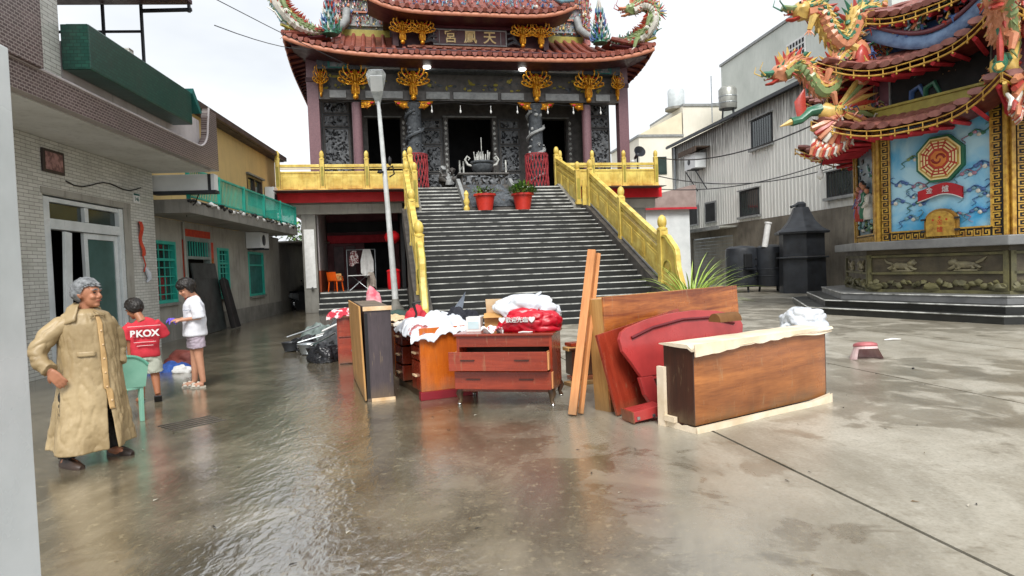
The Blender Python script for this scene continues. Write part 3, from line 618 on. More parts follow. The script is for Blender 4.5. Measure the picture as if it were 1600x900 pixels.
# side ridge walls with coloured figures
def figures(n, ub, vb, zb, rd, size=.1):
    q = MB()
    for k in range(n):
        u, v, z = rd.uniform(*ub), rd.uniform(*vb), rd.uniform(*zb); s = rd.uniform(.5, 1.3)*size; m_ = rd.randint(0, 8); kind = rd.random()
        if kind < .2: q.blob((u, v, z), (s*.6, s*.4, s*.8), 1, .5, 3, m_, k)
        elif kind < .8:
            a = rd.uniform(0, 2*PI); q.tube([(u, v, z), (u+s*math.cos(a), v-s*.4, z+s*math.sin(a)), (u+2*s*math.cos(a+.6), v, z+2*s*math.sin(a+.6))], [(s*.32, s*.14), (s*.26, s*.12), (s*.05, s*.04)], 5, m_)
        else:
            q.lathe([(s*.45, 0), (s*.3, s*1.2), (s*.13, s*1.5), (s*.22, s*1.8), (s*.05, s*2.1)], 6, m_, (u, v, z))
    return q
rd = random.Random(11)
for s_ in (-1, 1):
    rw = B('ridge_wall', K['stone_l'], lr, (min(s_*3.6, s_*5.9), max(s_*3.6, s_*5.9), 4.95, 5.3, 12.2, 14.6))
    B('ridge_band', K['olive'], rw, (min(s_*3.6, s_*5.9), max(s_*3.6, s_*5.9), 4.8, 4.94, 12.4, 12.72))
    for z in (12.9, 13.5, 14.1): B('ridge_moulding', K['roof_edge' if z > 13.3 else 'stone_l'], rw, (min(s_*3.6, s_*5.9), max(s_*3.6, s_*5.9), 4.82, 4.945, z, z+.07))
    tag(figures(330, (min(s_*3.7, s_*5.8), max(s_*3.7, s_*5.8)), (4.8, 4.94), (12.8, 14.5), rd, .085).build('ridge_figures', GL, rw, smooth=45), kind='stuff')
    en = MB(); en.box(s_*5.95-.18, s_*5.95+.18, 4.7, 5.1, 12.3, 15); en.build('ridge_end_pier', mat('pink_red_glaze', '#b5605f', '#c88b84', .4, 9, .4, 20), lr, bevel=.03)
    tag(figures(150, (s_*5.95-.22, s_*5.95+.22), (4.55, 4.7), (12.5, 14.8), rd, .075).build('pier_figures', GL, lr, smooth=45), kind='stuff')
# upper pavilion: wall, plaque, gold pendants, second roof
up = B('upper_wall', K['dark_wood'], temple, (-3.55, 3.55, 3.35, 3.6, 11.4, 13.2))
B('upper_sill', K['roof_edge'], up, (-2.9, 2.9, 3.0, 3.34, 11.38, 11.46), (-2.7, 2.7, 3.1, 3.345, 11.46, 11.52))
B('upper_tie', K['maroon'], up, (-3.5, 3.5, 3.05, 3.34, 12.28, 12.6))
pl = B('name_plaque', mat('plaque_brown', '#5a3436', '#492a2c', .4, 5, .1), temple, (-1.72, 1.52, 3.02, 3.12, 11.53, 12.2))
B('plaque_border', K['stone_l'], pl, (-1.76, 1.56, 2.98, 3.015, 12.17, 12.22), (-1.76, 1.56, 2.98, 3.015, 11.51, 11.56), (-1.76, -1.71, 2.98, 3.015, 11.56, 12.17), (1.51, 1.56, 2.98, 3.015, 11.56, 12.17), (-1.5, -1.47, 3.0, 3.018, 11.6, 12.14), (1.27, 1.3, 3.0, 3.018, 11.6, 12.14))
for ch, u in (('宮', -.98), ('鳳', -.1), ('天', .78)):
    lettering(ch, .6, mat('gilt_letters', '#f0dca0', '#e0c27c', .35, 6, .05), pl, (u, 3.0, 11.86), (PI/2, 0, 0), .012, bold=.008)
for s_ in (-1, 1):
    q = MB()
    for k in range(3): q.tube([(s_*1.6, 3.0, 11.6+.25*k), (s_*1.85, 2.95, 11.7+.2*k), (s_*(2.3-.15*k), 3.0, 11.55+.1*k)], [.05, .08, .03], 6)
    q.build('plaque_scroll', K['stone_carved'], pl, smooth=45)
    for u in (2.25, 3.1): inst(bkm, 'gold_pendant', temple, (s_*u, 2.75, 11.42), (0, 0, 0), (.8, .8, .78))
    B('pendant_column', K['dark_wood'], temple, (s_*3.4-.12, s_*3.4+.12, 3.0, 3.3, 11.4, 12.7))
ur = B('upper_roof', K['dark_wood'], temple, (-3.9, 3.9, 2.3, 7, 12.72, 12.8))
roof_tiers(ur, 4.55, 1.9, 5.0, 12.62, 14.9, .55, .4, hipend=.5)
B('upper_ridge', K['stone_l'], ur, (-3.9, 3.9, 4.9, 5.4, 14.7, 15.5))
q = MB(); q.grid(lambda a, c: ((2*a-1)*4.5, 5.4+c*3.2, zeave((2*a-1)*4.5, 14.9-2.3*c, .4, 4.5)), 20, 4); q.build('rear_slope', K['roof_tile'], ur, smooth=60)
tag(figures(420, (-3.6, 3.7), (2.05, 2.9), (13.0, 13.6), rd, .09).build('eave_figures', [GL[3], GL[6], GL[7], GL[4], GL[3], GL[6], GL[0], GL[3], GL[6]], ur, smooth=45), kind='stuff')
for s_ in (-1, 1):
    q = MB(); q.tube([(s_*3.7, 3.0, 13.9), (s_*4.1, 2.4, 13.4), (s_*4.5, 1.95, 13.3), (s_*4.7, 1.8, 13.5)], [.14, .13, .11, .05], 8); q.build('hip_ridge', GL[6], ur, smooth=50)
# --- dragons for the roof corners
def dragon_shape(path, r, rd, legs=2, mi=(1, 2, 0, 4, 5)):
    """body, spines, legs, head with open jaw; materials index into GL"""
    q = MB(); n = 44; P = []
    for i in range(n):
        f = i/(n-1)*(len(path)-1); k = min(int(f), len(path)-2); t_ = f-k
        p0, p1, p2, p3 = [Vector(path[max(0, min(len(path)-1, k+d))]) for d in (-1, 0, 1, 2)]
        P.append(.5*((2*p1)+(p2-p0)*t_+(2*p0-5*p1+4*p2-p3)*t_*t_+(3*p1-p0-3*p2+p3)*t_**3))
    rr = [r*(.25+.75*min(1, i/12))*(1+.08*math.sin(i*3)) for i in range(n)]
    q.tube(P, rr, 9, mi[0])
    q.tube([p+Vector((0, -rr[i]*.55, -rr[i]*.45)) for i, p in enumerate(P)], [x*.62 for x in rr], 7, mi[3])
    q.tube([p+Vector((0, -rr[i]*.95, rr[i]*.1)) for i, p in enumerate(P)], [x*.2 for x in rr], 5, mi[2])
    for i in range(2, n-1, 1):
        t_ = (P[i+1]-P[i-1]).normalized(); o = t_.cross(Vector((0, 1, 0))).normalized(); o = o if o.z > 0 or abs(o.z) < .2 else -o
        q.tube([P[i]+o*rr[i]*.7, P[i]+o*rr[i]*1.9+t_*-.4*r], [rr[i]*.35, .01], 4, mi[2] if i % 3 else mi[1])
    for i in range(4, n-1):   # shard scales
        t_ = (P[i+1]-P[i-1]).normalized(); a_ = t_.orthogonal().normalized(); b_ = t_.cross(a_)
        for j in range(7):
            an = 2*PI*(j+.5*(i % 2))/7; o = a_*math.cos(an)+b_*math.sin(an); q.tube([P[i]+o*rr[i]*.85, P[i]+o*rr[i]*1.22-t_*r*.45], [r*.2, .008], 4, mi[(i+j) % 5] if (i*7+j*3) % 5 == 0 else mi[0])
    for j in range(legs):
        i = int(n*(.3+.27*j)); p = P[i]; s_ = rd.choice((-1, 1))
        q.tube([p, p+Vector((s_*r*1.2, -r*.9, -r*.9)), p+Vector((s_*r*1.5, -r*.7, -r*2.0))], [r*.5, r*.4, r*.25], 6, mi[0])
        for c in range(4): q.tube([p+Vector((s_*r*1.5, -r*.7, -r*2.0)), p+Vector((s_*r*(1.2+.35*c), -r*1.1, -r*2.7))], [r*.12, .008], 4, mi[3])
    for k in range(16):
        i = rd.randint(3, n-1); q.blob(P[i]+Vector((rd.uniform(-1, 1), -.7, rd.uniform(-1, 1)))*r, (r*.3, r*.25, r*.3), 1, .4, 3, rd.choice(mi), k)
    h = P[-1]; d = (P[-1]-P[-4]).normalized(); d = Vector((d.x, d.y, d.z*.3)).normalized()
    q.blob(h+d*r*.3, (r*1.15, r*1.0, r*1.0), 2, .2, 2.5, mi[0], 3)
    q.tube([h+d*r*.6+Vector((0, 0, r*.25)), h+d*r*1.6+Vector((0, 0, r*.2)), h+d*r*2.4+Vector((0, 0, r*.5))], [(r*.8, r*.5), (r*.6, r*.35), (r*.35, r*.25)], 8, mi[4])
    q.tube([h+d*r*.5+Vector((0, 0, -r*.5)), h+d*r*1.3+Vector((0, 0, -r*.85)), h+d*r*2.0+Vector((0, 0, -r*.8))], [(r*.6, r*.3), (r*.45, r*.2), (r*.2, r*.12)], 8, mi[1])
    q.tube([h+d*r*.9+Vector((0, 0, -r*.25)), h+d*r*2.1+Vector((0, 0, -r*.3))], [(r*.35, r*.12), (r*.1, r*.05)], 6, 0)
    for s_ in (-1, 1):
        sd_ = d.cross(Vector((0, 0, 1)))*s_
        q.blob(h+d*r*.7+sd_*r*.65+Vector((0, 0, r*.55)), (r*.28,)*3, 1, 0, 1, mi[3]); q.blob(h+d*r*.9+sd_*r*.75+Vector((0, 0, r*.6)), (r*.13,)*3, 1, 0, 1, 9)
        q.tube([h+sd_*r*.4+Vector((0, 0, r*.7)), h-d*r*.6+sd_*r*.6+Vector((0, 0, r*1.6)), h-d*r*1.4+sd_*r*.8+Vector((0, 0, r*1.9))], [r*.22, r*.16, .01], 5, mi[1])
        for c in range(5): q.tube([h-d*r*.2+sd_*r*.7, h-d*r*(1.0+.2*c)+sd_*r*1.3+Vector((0, 0, r*(-1+.5*c)))], [r*.22, .01], 4, mi[(c+1) % 5])
        for c in range(4): q.tube([h+d*r*(.8+.4*c)+sd_*r*.4+Vector((0, 0, -r*.05)), h+d*r*(.8+.4*c)+sd_*r*.4+Vector((0, 0, -r*.3))], [r*.1, .005], 4, mi[3])
        q.tube([h+d*r*2.2+sd_*r*.3+Vector((0, 0, r*.2)), h+d*r*3.0+sd_*r*.7+Vector((0, 0, r*.9)), h+d*r*2.7+sd_*r*.9+Vector((0, 0, r*1.6))], [r*.1, r*.07, .008], 5, mi[2])
    return q
GX = GL + [K['black']]
rd = random.Random(21)
ln = [(-6.3, 2.5, 11.75), (-6.9, 2.0, 11.6), (-7.5, 1.5, 11.75), (-8.0, 1.2, 12.3), (-8.1, 1.2, 12.95), (-7.8, 1.25, 13.5), (-7.2, 1.3, 13.7)]
d1 = dragon_shape(ln, .27, rd, mi=(8, 5, 0, 4, 2)).build('roof_dragon', GX, None, smooth=45, loc=TO, rz=TZ); tag(d1, 'multicoloured ceramic dragon rearing on the left corner of the temple roof', 'dragon', 'ceramic roof dragons')
rn = [(6.4, 2.5, 11.75), (7.0, 2.0, 11.6), (7.5, 1.5, 11.7), (7.85, 1.2, 12.2), (7.8, 1.2, 12.75), (7.4, 1.25, 12.95), (6.95, 1.3, 12.75)]
d2 = dragon_shape(rn, .27, rd, mi=(8, 5, 0, 4, 5)).build('roof_dragon', GX, None, smooth=45, loc=TO, rz=TZ); tag(d2, 'multicoloured ceramic dragon arched on the right corner of the temple roof', 'dragon', 'ceramic roof dragons')
# tail sprays at the corners
for (u, z, s_) in ((-8.15, 13.0, -1), (7.95, 12.6, 1)):
    q = MB()
    for k in range(9): a = -.5+k*.22; q.tube([(u, 1.2, z), (u+s_*.35*math.cos(a), 1.15, z+.3*math.sin(a)), (u+s_*.6*math.cos(a*1.1), 1.2, z+.55*math.sin(a*1.2))], [.06, .04, .01], 5, k % 5)
    q.build('tail_spray', GX, d1 if s_ < 0 else d2, smooth=45)
for s_, par in ((-1, d1), (1, d2)):
    q = MB(); r_ = random.Random(40+s_)
    for k in range(60):
        f = r_.random(); u = s_*(6.3+1.6*f); v = 2.6-1.4*f; z = 11.5+.1*f; a = r_.uniform(.2, 1.5); L = r_.uniform(.25, .7)*(.5+f)
        q.tube([(u, v-.1, z), (u+s_*.3*L*math.cos(a), v-.15, z+.6*L*math.sin(a)), (u+s_*.75*L*math.cos(a), v-.1, z+L*math.sin(a))], [(.07, .03), (.06, .03), (.01, .01)], 5, r_.choice((1, 4, 6, 8, 4, 1)))
    tag(q.build('wave_foliage', GX, par, smooth=45), kind='stuff')
# flame-shaped finials on the hips
def finial(u, v, z, label, seed):
    r_ = random.Random(seed); q = MB(); q.lathe([(.34, 0), (.28, .15), (.32, .25), (.22, .45), (.16, .9), (.08, 1.3), (.02, 1.75)], 10, 1)
    for lev in range(6):
        zz = .12+.24*lev; rad = .42*(1-lev/8)
        for k in range(11):
            a = 2*PI*k/11+lev*.3; q.tube([(rad*.5*math.cos(a), rad*.5*math.sin(a), zz), (rad*math.cos(a), rad*math.sin(a), zz+.04), (rad*1.15*math.cos(a), rad*1.15*math.sin(a), zz+.26)], [.06, .05, .01], 5, r_.choice((1, 4, 0, 3, 6)))
    for k in range(7): a = k*.9; q.tube([(0, 0, 1.1), (.12*math.cos(a), .12*math.sin(a), 1.5), (.05*math.cos(a), .05*math.sin(a), 1.95)], [.05, .04, .01], 5, r_.choice((0, 1, 4)))
    tag(q.build('roof_finial', GX, None, smooth=45, loc=tw(u, v, z), rz=TZ), label, 'finial', 'flame shaped ceramic finials')
finial(5.75, 2.3, 11.55, 'flame shaped ceramic finial beside the right roof corner dragon', 1)
finial(-6.1, 2.3, 11.55, 'flame shaped ceramic finial beside the left roof corner dragon', 2)
# string of bulbs under the beam
b = MB(); b.tube([(u*1.0, 2.4, 8.78-.05*math.cos(u*3)) for u in [-6+.5*i for i in range(25)]], .012, 5)
sb = b.build('bulb_string', K['black'], None, smooth=50, loc=TO, rz=TZ); tag(sb, 'string of small hanging bulbs under the carved temple beam', 'bulb string')
bulbm = MB().tube([(0, 0, .28), (0, 0, .1), (0, 0, .06), (0, 0, 0), (0, 0, -.05)], [.012, .012, .035, .045, .02], 8).mesh('bulb', K['white'], 50)
for u in (-4.2, -2.0, -.75, .6, 1.8, 3.2, 4.4, 5.7): inst(bulbm, 'bulb', sb, (u, 2.4, 8.42))
for u, nm in ((-2.15, 'left'), (2.05, 'right')):
    lm = NT('lamp_glow_'+nm); lm.set(**{'Emission Color': (1, .98, .92, 1), 'Emission Strength': 2.5}); q = MB().lathe([(.03, .14), (.09, .1), (.17, 0), (.15, -.05), (.05, -.09)], 14)
    tag(q.build('soffit_lamp', lm.m, None, smooth=50, loc=tw(u, 2.2, 10.28)), 'small lit white lamp under the eave near the %s dragon column' % nm, 'lamp', 'lit lamps under the temple eave')
# ================================================================ staircase
stair = thing('stone_staircase', 'broad dark stone staircase with pale step edges climbing to the temple', 'staircase', TO, TZ)
NL, RI, TD = 22, 3.65/22, .342
for k in range(NL):
    v0 = -2.55-(NL-1-k)*TD-.0; z = RI*(k+1)
    vv0 = -2.55-(NL-1-k)*TD; vv1 = vv0+TD if k < NL-1 else -2.0
    s_ = MB().box(-3.2, 3.2, vv0, vv1+.0, z-RI+.001 if k else 0, z).build('step', K['step'], stair)
    n_ = MB(); n_.grid(lambda a, c, vv0=vv0, z=z, k=k: (-3.2+6.4*a, vv0-.006+.04*c+.003*math.sin(a*60+k*2), z+.003-.0*c), 40, 1); n_.box(-3.2, 3.2, vv0-.012, vv0-.001, z-.024, z+.002)
    n_.build('nosing', K['nosing'], s_)
B('stair_core', K['concrete'], stair, (-3.2, 3.2, -2.0, .9, 0, 3.64))
MB().prism([(-9.7, 0), (-2.05, 0), (-2.05, 3.4), (-2.6, 3.4), (-9.6, .05)], -3.19, 3.19, 'x').build('stair_mass', K['concrete'], stair)
for k in range(7):
    z = 3.65+(k+1)*(1.15/7); vv0 = -2.0+k*.3
    for (u0, u1) in ((-2.9, -1.3), (.85, 2.9)):
        s_ = B('upper_step', K['step'], stair, (u0, u1, vv0, vv0+.3 if k < 6 else .95, 3.65, z)); B('nosing', K['nosing'], s_, (u0, u1, vv0-.012, vv0-.001, z-.04, z+.002))
# stringers
for s_ in (-1, 1):
    MB().prism([(-10.2, 0), (-9.3, 0), (-2.0, 3.3), (-2.0, 3.78), (-2.55, 3.78), (-10.2, .3)], min(s_*3.2, s_*3.62), max(s_*3.2, s_*3.62), 'x').build('stringer', K['stone'], stair)
    MB().prism([(-2.0, 0), (.93, 0), (.93, 4.87), (.2, 4.95), (-2.0, 3.85)], min(s_*2.9, s_*3.4), max(s_*2.9, s_*3.4), 'x').build('upper_stringer', K['concrete'], stair)
# ================================================================ yellow balustrades
def newel(parent, u, v, z, h=1.55, w=.17, fin=True):
    p = MB().box(u-w/2-.02, u+w/2+.02, v-w/2-.02, v+w/2+.02, z, z+.1).box(u-w/2, u+w/2, v-w/2, v+w/2, z+.1, z+h*.78).build('post', K['yellow'], parent, bevel=.012)
    hh = h*.22
    MB().lathe([(w*.62, 0), (w*.62, hh*.12), (w*.4, hh*.2), (w*.52, hh*.35), (w*.55, hh*.6), (w*.42, hh*.85), (w*.12, hh)], 12, c=(u, v, z+h*.78)).build('finial', K['yellow'], p, smooth=45)
    B('post_inset', K['olive'], p, (u-w*.3, u+w*.3, v-w/2-.006, v-w/2-.001, z+.2, z+h*.6))
def rail_flat(parent, u0, u1, v, z, npan=2):
    B('top_rail', K['yellow'], parent, (u0, u1, v-.06, v+.06, z+1.02, z+1.14), (u0, u1, v-.035, v+.035, z+.95, z+.99), bevel=.012)
    B('panel', K['yellow'], parent, (u0, u1, v-.05, v+.05, z+.06, z+.78)); B('mid_rail', K['yellow'], parent, (u0, u1, v-.07, v+.07, z+.78, z+.86), bevel=.01)
    w = (u1-u0)/npan
    for k in range(npan):
        a = u0+k*w
        B('inset_panel', K['yellow'], parent, (a+.09, a+w-.09, v-.075, v-.051, z+.16, z+.68), bevel=.01); B('inset_field', K['yellow'], parent, (a+.17, a+w-.17, v-.082, v-.0755, z+.24, z+.6))
bl = thing('terrace_balustrade', 'bright yellow terrace balustrade left of the stairs above the red fascia', 'balustrade', TO, TZ, 'yellow temple balustrades')
ul = [-8.3, -6.6, -4.85, -3.3]
for u in ul: newel(bl, u, 1.05, 4.87, 1.62)
for a, c in zip(ul, ul[1:]): rail_flat(bl, a+.1, c-.1, 1.05, 4.8)
br = thing('terrace_balustrade', 'yellow terrace balustrade right of the stairs above the red fascia', 'balustrade', TO, TZ, 'yellow temple balustrades')
ur_ = [3.3, 4.75, 6.2, 7.7]
for u in ur_: newel(br, u, 1.05, 4.87, 1.62)
for a, c in zip(ur_, ur_[1:]): rail_flat(br, a+.1, c-.1, 1.05, 4.8)
def slope_rail(parent, u, v0, z0, v1, z1, npan=2):
    """sloping panel between two newels at (v0,z0) and (v1,z1)"""
    def seg(name, lo, hi, t, m='yellow', a=0., c=1., off=0):
        va, vb = v0+(v1-v0)*a, v0+(v1-v0)*c; za, zb = z0+(z1-z0)*a, z0+(z1-z0)*c
        return MB().prism([(va, za+lo), (vb, zb+lo), (vb, zb+hi), (va, za+hi)], u-t+off, u+t+off, 'x').build(name, K[m], parent)
    seg('top_rail', 1.05, 1.2, .08); seg('under_rail', .93, .98, .045); seg('mid_rail', .78, .86, .07); seg('panel', .06, .78, .05); seg('base_rail', .0, .06, .07, 'stone_l')
    for k in range(npan):
        for sd_ in (-1, 1): seg('inset_panel', .18, .68, .012, 'yellow', (k+.1)/npan, (k+.9)/npan, sd_*.062); seg('inset_field', .26, .6, .004, 'yellow', (k+.2)/npan, (k+.8)/npan, sd_*.079)
sl_ = RI/TD
for s_, lab in ((-1, 'yellow stair balustrade along the left edge of the stone staircase'), (1, 'yellow stair balustrade along the right edge of the stone staircase')):
    bs_ = thing('stair_balustrade', lab, 'balustrade', TO, TZ, 'yellow temple balustrades'); u = s_*3.42
    zz = lambda v: max(.3, 3.78+(v+2.55)*.455)
    vs_ = [-8.75, -5.65, -2.55]
    for i, v in enumerate(vs_): newel(bs_, u, v, zz(v)-.05, 1.95 if i == 0 else 1.75, .24 if i == 0 else .21)
    for a, c in zip(vs_, vs_[1:]): slope_rail(bs_, u, a+.11, zz(a+.11)+.05, c-.11, zz(c-.11)+.05, 3)
    u2 = s_*3.1
    newel(bs_, u2, -2.0, 3.85, 1.65, .19); newel(bs_, u2, .9, 4.87, 1.75, .2)
    slope_rail(bs_, u2, -1.9, 3.95, .8, 4.92, 3)
    B('return_panel', K['yellow'], bs_, (min(u, u2)+.08, max(u, u2)-.08, -2.33, -2.25, 3.8, 4.75))
    # scroll drum at the foot
    pr_ = [(-8.86, zz(-8.75)), (-8.86, zz(-8.75)+1.35)] + [(-8.86-.95*math.sin(PI/2*k/10)-.05*math.sin(k*1.3), zz(-8.75)+.25+1.1*math.cos(PI/2*k/10)) for k in range(1, 11)] + [(-10.15, .62), (-10.2, .3)]
    so_ = MB().prism(pr_, u-.07, u+.07, 'x').build('scroll_end', K['yellow'], bs_, bevel=.02)
    for sd_ in (-1, 1):
        q = MB(); q.tube([(u+sd_*.075, p[0]+.06, p[1]-.06) for p in pr_[1:]], .025, 6); q.tube([(u+sd_*.075, -9.2+.26*math.cos(t_)*(1-t_/9), 1.35+.26*math.sin(t_)*(1-t_/9)) for t_ in [i*.4 for i in range(17)]], .03, 6); q.build('scroll_relief', K['olive'], so_, smooth=50)
# ================================================================ dragon ramp + incense burner + pots
rp = thing('dragon_ramp', 'dark carved stone ramp between the two upper flights of steps', 'stone carving', TO, TZ)
MB().prism([(-2.15, 3.65), (.1, 3.65), (.1, 4.86), (-.15, 4.9), (-2.15, 3.8)], -1.2, .75, 'x').build('slab', K['stone'], rp)
q = MB()
def rf_(a, c):
    x = -1.05+1.65*a; n = mnoise.fractal(Vector((x*3.2, c*5, 2.1)), 1, 2, 3); e = min(1, a*12, (1-a)*12, c*12, (1-c)*12)
    return (x, -2.17+2.0*c+0., 3.83+1.05*c+e*.16*(n+.25))
q.grid(rf_, 40, 48); q.build('carved_relief', K['stone_carved'], rp, smooth=40)
for u in (-1.28, .83):
    MB().prism([(-2.3, 3.65), (-2.3, 3.95), (-.1, 5.15), (.1, 5.15), (.1, 4.8), (-1.9, 3.65)], u-.07, u+.07, 'x').build('side_kerb', K['stone_l'], rp, bevel=.015)
    MB().lathe([(.1, 0), (.12, .1), (.07, .2), (.12, .35), (.07, .5), (.1, .62), (.03, .75)], 10, c=(u, -2.38, 3.65)).build('kerb_post', K['yellow' if u < 0 else 'stone_l'], rp, smooth=40)
ib = thing('incense_burner', 'dark carved incense burner with pale incense sticks before the main doorway', 'incense burner', tw(-.2, .45, 4.8), TZ)
MB().box(-1.0, 1.0, -.35, .35, .0, .12).box(-.9, .9, -.28, .28, .12, .54).box(-1.05, 1.05, -.4, .4, .54, .62).build('table', K['stone'], ib, bevel=.02)
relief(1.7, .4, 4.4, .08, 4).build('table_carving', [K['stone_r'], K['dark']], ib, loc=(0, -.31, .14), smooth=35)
MB().lathe([(.2, .6), (.3, .64), (.42, .8), (.45, .95), (.4, 1.0), (.48, 1.06), (.48, 1.12), (.36, 1.12), (.34, 1.06)], 24).build('bowl', K['stone_carved'], ib, smooth=40)
q = MB()
for s_ in (-1, 1): q.tube([(s_*.44, 0, .95), (s_*.6, 0, 1.0), (s_*.7, 0, 1.2), (s_*.6, 0, 1.34), (s_*.5, 0, 1.26), (s_*.56, 0, 1.18)], [.05, .05, .045, .04, .03, .015], 8)
q.build('handle', K['nosing'], ib, smooth=50)
rd = random.Random(4); q = MB()
for k in range(26): a, r_ = rd.uniform(0, 6.28), rd.uniform(0, .33); h = rd.uniform(.2, .5) if k else 1.0; q.tube([(r_*math.cos(a), r_*math.sin(a), 1.05), (r_*1.2*math.cos(a), r_*1.2*math.sin(a), 1.12+h)], .02 if k else .014, 5)
for x in (-.95, -.8, .95): q.tube([(x, -.2, .6), (x, -.2, .95+.2*abs(x))], .035, 6)
tag(q.build('incense_sticks', K['nosing'], ib, smooth=50), kind='stuff')
def leaf_m(l, w, m):  # curved leaf strip, base at origin, tip along +x drooping
    q = MB(); n = 6; vs_ = []
    for i in range(n+1):
        f = i/n; x = l*f; z = l*(.55*f-.75*f*f); ww = w*math.sin(PI*min(1, .12+f*.88))**.7*(1-f*.35)
        vs_ += [(x, -ww, z+.15*ww), (x, 0, z-.1*ww), (x, ww, z+.15*ww)]
    fs = []
    for i in range(n):
        for j in range(2): a = i*3+j; fs.append((a, a+1, a+4, a+3))
    q.add(vs_, fs); return q.mesh('leaf', m, 60)
K['leaf'] = mat('fresh_leaf', '#5f8a2f', '#86a846', .4, 6, .1); K['leaf_d'] = mat('dark_leaf', '#3c5a26', '#56743a', .5, 6, .1)
def pot_plant(u, v, label, bush, seed):
    p = thing('potted_plant', label, 'potted plant', tw(u, v, 3.652), TZ, 'red pots at the stair landing'); p.scale = (1, 1, .84)
    MB().lathe([(.27, 0), (.27, .02), (.35, .55), (.36, .62), (.42, .63), (.42, .72), (.37, .73), (.34, .62), (.0, .6)], 24).build('pot', mat('red_pot_plastic', '#c8362a', '#b22c22', .4, 3, .05), p, smooth=40)
    MB().lathe([(.34, .6), (.2, .66), (.0, .68)], 16).build('soil', K['dark'], p, smooth=60)
    rd = random.Random(seed); q = MB()
    for k in range(bush):
        a, c = rd.uniform(0, 6.28), rd.uniform(.1, 1); R_ = .5*rd.random()**.5; z = .72+(.62*(1-R_*1.3)*rd.random() if bush > 150 else .22*rd.random())
        q.T = tr(R_*math.cos(a), R_*math.sin(a), z) @ Matrix.Rotation(a+rd.uniform(-.8, .8), 4, 'Z') @ Matrix.Rotation(rd.uniform(-1.0, .4), 4, 'Y')
        s = rd.uniform(.06, .13); q.add([(0, -s*.3, 0), (s, -s*.35, .02), (s*1.7, 0, 0), (s, s*.35, .02), (0, s*.3, 0)], [(0, 1, 2, 3, 4)], rd.randint(0, 1))
    q.T = Matrix(); tag(q.build('foliage', [K['leaf_d'], K['leaf']], p), kind='stuff')
    q = MB()
    for k in range(6): a = rd.uniform(0, 6.28); q.tube([(0, 0, .6), (.1*math.cos(a), .1*math.sin(a), .85), (.3*math.cos(a), .3*math.sin(a), 1.05 if bush > 150 else .8)], [.025, .018, .008], 5)
    q.build('stems', mat('brown_stem', '#5a4630', rough=.8), p)
pot_plant(-.6, -2.4, 'red plastic pot with low trailing plant on the landing, left of the two', 90, 2)
pot_plant(.82, -2.4, 'red plastic pot with bushy green shrub on the landing, right of the two', 420, 3)
# bonsai rock shapes left of burner
q = MB(); rd = random.Random(8)
for k in range(14): q.blob((rd.uniform(-.4, .4), rd.uniform(-.2, .2), rd.uniform(.1, .9)), (rd.uniform(.1, .2),)*3, 1, .5, 2.5, k % 2, k)
for k in range(10): a = rd.uniform(0, 6.28); q.tube([(0, 0, .2), (.3*math.cos(a), .1, .6), (.5*math.cos(a), -.1, rd.uniform(.5, 1.0))], [.05, .04, .02], 5, 1)
tag(q.build('stone_lion', [K['stone'], K['stone_l']], None, smooth=50, loc=tw(-1.45, .75, 4.8), rz=TZ), 'small carved grey stone beast left of the incense burner', 'statue')
# tall plant at the stair foot
gp = thing('grass_plant', 'tall light green strap leaved plant behind the leaning wooden board', 'plant', (3.62, 13.0, 0), 0)
MB().lathe([(.25, 0), (.33, .4), (.36, .45), (.3, .45), (.0, .42)], 16).build('pot', mat('grey_pot', '#5b5a57', rough=.7), gp, smooth=40)
lm_ = [leaf_m(l, .035, m) for l in (.9, 1.15) for m in (mat('light_leaf', '#8db04a', '#b3c767', .4, 6, .1), mat('yellow_green_leaf', '#a9bd55', '#8aa63e', .4, 6, .1))]
rd = random.Random(6)
for k in range(110):
    a = rd.uniform(0, 6.28); inst(lm_[k % 4], 'leaf', gp, (.12*math.cos(a), .12*math.sin(a), .42), (0, -rd.uniform(.3, 1.25), a), (rd.uniform(.8, 1.35), .6, rd.uniform(.8, 1.35)))
# ================================================================ porch things
def stool_chair(label, loc, rz):
    c = thing('plastic_chair', label, 'chair', loc, rz)
    for x in (-.2, .2):
        for y in (-.2, .2): MB().tube([(x*1.1, y*1.1, 0), (x*.9, y*.9, .43)], [.025, .03], 6).build('leg', K['orange_pl'], c, smooth=50)
    MB().box(-.23, .23, -.22, .22, .42, .46).build('seat', K['orange_pl'], c, bevel=.015)
    MB().grid(lambda u, v: (-.22+.44*u, .21+.08*v+.04*math.cos(PI*(u-.5)), .46+.36*v), 8, 4).grid(lambda u, v: (-.22+.44*u, .23+.08*v+.04*math.cos(PI*(u-.5)), .46+.36*v), 8, 4).build('backrest', K['orange_pl'], c, smooth=60)
    for x in (-.23, .23): MB().tube([(x, -.2, .44), (x, -.18, .62), (x, .2, .66)], .018, 6).build('armrest', K['orange_pl'], c, smooth=50)
stool_chair('orange plastic armchair on the porch beside the white pillar banner', tw(-6.35, 2.0, .8), TZ+2.6)
B_ = MB().box(-.17, .17, -.13, .13, 0, .28).build('carton', K['cardboard'], None, loc=tw(-6.3, 2.0, 1.265), rz=TZ+.3, bevel=.006); tag(B_, 'small carton resting on the orange plastic armchair in the porch', 'box')
q = MB()
for x in (-.6, .6): q.tube([(x, 0, 0), (x, 0, 1.75)], .018, 6); q.tube([(x, -.25, .02), (x, .25, .02)], .018, 6)
q.tube([(-.6, 0, 1.75), (.6, 0, 1.75)], .018, 6); rk = q.build('clothes_rack', K['grey_metal'], None, smooth=50, loc=tw(-5.3, 2.9, .8), rz=TZ); tag(rk, 'metal clothes rack standing in the porch', 'rack')
